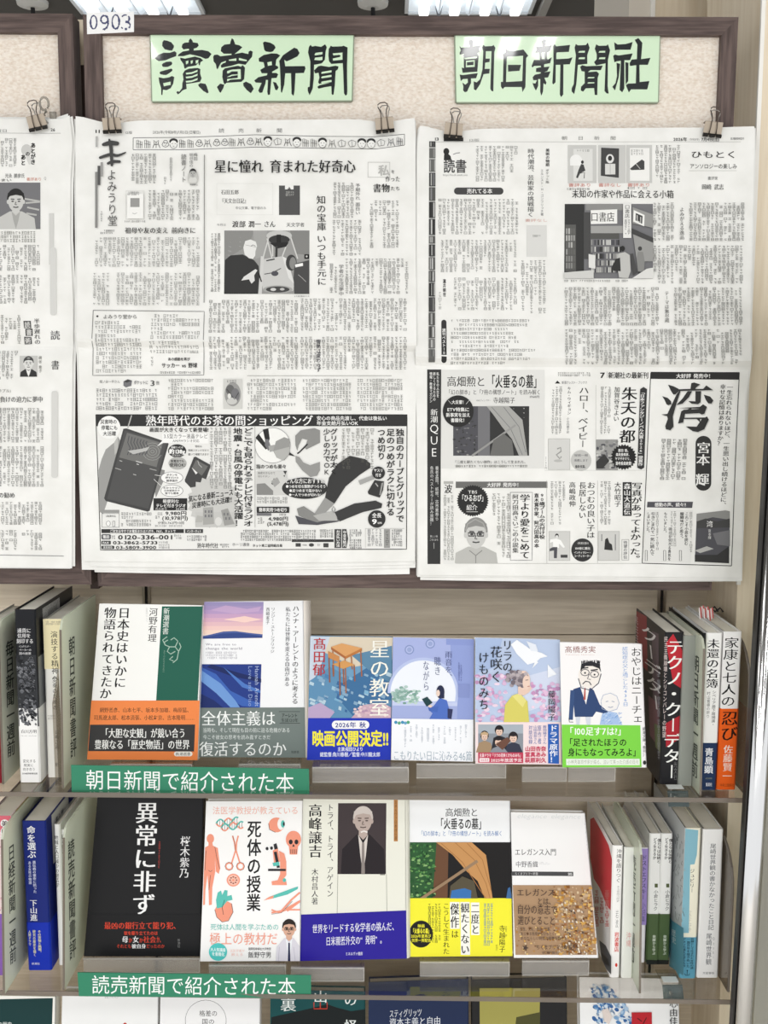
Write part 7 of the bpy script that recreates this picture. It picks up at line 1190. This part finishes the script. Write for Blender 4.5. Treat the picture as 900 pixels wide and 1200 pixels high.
p.V('写真があってよかった。', 740.5, 565, 752.5, 659, '222222', 'M', -.03); p.rect(729.5, 565, 740, 604.5, '333333'); p.V('森山大道伝', 731, 566, 738.5, 603.5, 'f0f0ee', 'M'); p.V('大竹昭子', 720, 564.5, 727.5, 594, '333333', 'm'); p.body(704, 564, 716, 618, 4.4, 3.4, ragged=.3); p.rect(700.8, 622.5, 726, 657, 'cfcfcc'); p.box(700.8, 622.5, 726, 657, .4, 'a0a09c'); p.poly([(708, 644), (709, 632), (712, 630), (714, 636), (717, 638), (718, 645)], '3a3a3a'); p.line([(721, 626), (721, 645)], .8, '55555a'); p.line([(705, 626), (705, 634)], .8, '55555a'); p.box(728.5, 632, 737, 656.5, .4, '8a8a88'); p.V('待望の評伝', 730.5, 633.5, 735, 655, '55555a')
p.rect(638, 551, 756, 551.3, 'c4c4c0'); p.rect(698, 451, 698.4, 550, 'c4c4c0')
A2.build('front_page', T2)
# ---- the newspaper on the left board
T3, A3, p = newspaper('newspaper on the left board, cut off by the picture edge', foldbump(407, 21, -.0035, 0, clips=((45, 142),)),
    lerp([(100, -310), (700, -300)]), lerp([(136, 81.5), (167, 85), (213, 82.5), (280, 82), (350, 85.5), (500, 84.5), (668, 84.5)]),
    lambda u: 139 - 4 * math.exp(-((1 - u) / .01) ** 2), lambda u: 660 + 6 * u, [(0, 3.5, 1, -3, 31), (0, -2, -2, 1, 32)])
p.rect(-280, 155.8, 71, 156.2, '8a8a88'); p.H('土曜日', -12, 151.5, 9, 155, '777777'); p.H('26', 59, 149.5, 64.5, 154, '333333', 'b')
p.V('あとがき', 36, 167, 41.5, 193, '1e1e1e', 'h'); p.ell(31, 176, 6, 7, 'c9c9c6'); p.poly([(28, 180), (34, 178), (37, 192), (34, 193)], 'd4d4d1'); p.V('の', 30, 177.5, 35, 183, '1e1e1e', 'h'); p.V('あと', 24.5, 181, 30, 194, '1e1e1e', 'h'); p.body(-60, 162, 20, 198, 4.9, 3.4); p.H('光永 勝彦氏', 6, 203.5, 29, 208.5, '8a8a88', 'b'); p.H('書評あり', 31, 208, 49, 212, 'd08a78'); p.H('Q', 51.5, 206.5, 54.5, 211, '9a9a98'); p.H('のまい', -6, 209.5, 14, 212.8, '6a6a68', 'b')
p.portrait(-2, 214, 47.3, 268.5, '77777a', 'c9c9c6', '2f2f2f', 'c4c4c1', 'a8a8a5', None, False, .42, .16, .19); 
for q0 in ([(29, 233), (47, 236)], [(30, 238), (47, 236.5)], [(32, 243), (46, 246)], [(31, 250), (43, 252)]): p.line(q0, 2, 'b9b9b6')
p.body(-60, 270.5, 43, 284, 4.6, 3.4, '66665f', False); p.body(-90, 287, 47, 318, 4.9, 3.4); p.body(-90, 322, 47, 359, 4.9, 3.4); p.rect(57.5, 250, 63, 310, 'd0d0cd'); p.pill(58.5, 290, 66, 369.5, 'd4d4d1', r=3)
p.V('半歩遅れの', 39, 373, 46, 403.5, '4a4a4a', 'm', .02); p.poly([(27, 376), (35.5, 376), (36, 384.5), (27.5, 384.5)], '4a4a4a'); p.poly([(29, 385.5), (37.5, 385), (37.5, 393.5), (29.5, 393.5)], '3f3f3f'); p.poly([(27.5, 394.5), (36, 395), (36.5, 403), (28, 403.5)], '4a4a4a')
for ch, x, y0 in (('読', 28, 377), ('書', 30, 386), ('術', 28.6, 395.6)): p.H(ch, x, y0, x + 7, y0 + 7, 'd9d9d6', 'b')
p.V('読', 58.5, 387, 69.5, 398.5, '55555a', 'm'); p.V('書', 60, 422, 69.5, 433.5, '4a4a4a', 'm'); p.body(-90, 369, 24, 405, 4.9, 3.4, '66665f'); p.body(-90, 411, 21, 448, 4.9, 3.4); p.portrait(23, 417, 44, 441.5, 'c4c4c1', 'd9d9d6', '4a4a4a', '3a3a3a', 'e9e9e6', None, False, .5, .06, .26); p.V('綿谷 恵子', 45.5, 417, 49, 437, '66665f')
p.H('(ラブル)', -4, 456, 13, 460, '66665f'); p.H('顔負けの迫力に夢中', -6, 464.5, 50.5, 471.5, '3a3a3a', 'm'); p.pill(60.5, 458, 68, 560, 'd4d4d1', r=3); p.body(-90, 478, 52, 520, 4.9, 3.4); p.body(-90, 523, 52, 572, 4.9, 3.4); p.H('読書の勧め', -15, 577, 18, 583.5, '3a3a3a', 'm'); p.body(-90, 588, 50, 618, 4.9, 3.4); p.body(-90, 621, 50, 645, 4.9, 3.4); p.line([(-200, 647), (75, 651.5)], .6, '77777a')
A3.build('front_page', T3)
# ------------------------------------------------------------------ binder clips
def clip(px, py, rot, label, src=None):
    o0 = off(.0085).P([(px, py)])[0]
    ux = np.array([1.0, 0, 0]); uz = np.array([0, math.sin(LEAN), math.cos(LEAN)])
    if src is None:
        t = thing('binder_clip', (0, 0, 0), label, 'binder clip', 'binder clips holding the newspapers'); t['_b'] = [0, 0, 0]; w = .0105
        # local: x along the lip, y away from the viewer, z up
        a = Acc(); sp = .0145; d = .0048
        a.hexa([(-w, -.0012, 0), (w, -.0012, 0), (w, -.0004, 0), (-w, -.0004, 0)], [(-w * .96, -d, sp), (w * .96, -d, sp), (w * .96, -d + .0007, sp), (-w * .96, -d + .0007, sp)], mat('b5a898', .4, .35))
        a.hexa([(-w * .96, -d, sp), (w * .96, -d, sp), (w * .96, .004, sp), (-w * .96, .004, sp)], [(-w * .96, -d, sp + .0008), (w * .96, -d, sp + .0008), (w * .96, .004, sp + .0008), (-w * .96, .004, sp + .0008)], mat('a09486', .4, .35)); a.build('clip_body', t)
        a = Acc()
        for x0, x1 in ((-w, -w * .45), (-w * .3, w * .3), (w * .45, w)): a.tube([(x0, -.0024, .0006), (x1, -.0024, .0006)], .0021, mat('2a2826', .3, .6), 10)  # near-black tone puts shadow and dark reflection into the lip colour
        a.build('rolled_lip', t)
        def wire(y0, top): 
            L = [(-w * .38, y0 + .0, .001), (-w * .34, -d - .001, sp * .6), (-w * .28, -d - .001, sp + .004), (-w * .36, -d + .001, sp + .009), (-w * .52, -d + .0015, sp + .0125), (-w * .5, -d + .002, sp + .0155), (-w * .26, -d + .002, sp + .0172)]
            return L + [(-x, y, z) for x, y, z in L[::-1]]
        a = Acc(); a.tube(wire(-.003, 0), .0006, mat('5d544d', .3, .85), 8); a.build('wire_handle', t, smooth=True)
        a = Acc(); a.tube([(x * .95 + .0022, y + .0065, z - .0015) for x, y, z in wire(-.003, 0)[1:-1]], .0006, mat('a9a5a0', .3, .85), 8); a.build('wire_handle', t, smooth=True); src = t
    else:
        t = src.copy(); COL.objects.link(t); t['label'] = label
        for ch in src.children: c = ch.copy(); COL.objects.link(c); c.parent = t
    t.location = o0; t.rotation_euler = (-LEAN, rot, 0); return t
c0 = clip(132.5, 155.5, math.radians(-3), 'steel binder clip at the top left corner of the newspaper with the radio advertisement')
clip(451.5, 155, math.radians(-6), 'steel binder clip at the top right corner of the newspaper with the radio advertisement', c0)
clip(530.5, 161.5, math.radians(5), 'steel binder clip at the top left corner of the newspaper with the book advertisements', c0)
clip(833.5, 160, math.radians(6), 'steel binder clip at the top right corner of the newspaper with the book advertisements', c0)
clip(46, 152, math.radians(-12), 'steel binder clip on the newspaper of the left board', c0)
# clear hook beside the clip on the left board
h = off(.004).P([(52, 128)])[0]; a = Acc(); m = acrylic('hook_plastic', 'd9d9d4', .35, 'cfcac4', .1)
a.tube([h + np.array([.005 * math.cos(t), 0, .006 + .007 * math.sin(t)]) for t in np.linspace(-.8, 5.2, 16)], .0014, m, 8); a.tube([h + np.array([.002, 0, -.002]), h + np.array([-.003, -.002, -.010]), h + np.array([.004, -.003, -.016])], .0016, m, 8); a.box(h[0] + .006, h[1] - .002, h[2] - .010, h[0] + .013, h[1] + .002, h[2] - .003, m)
tag(a.build('clear_hook', smooth=True), 'small clear plastic hook on the left board beside its binder clip', 'hook')
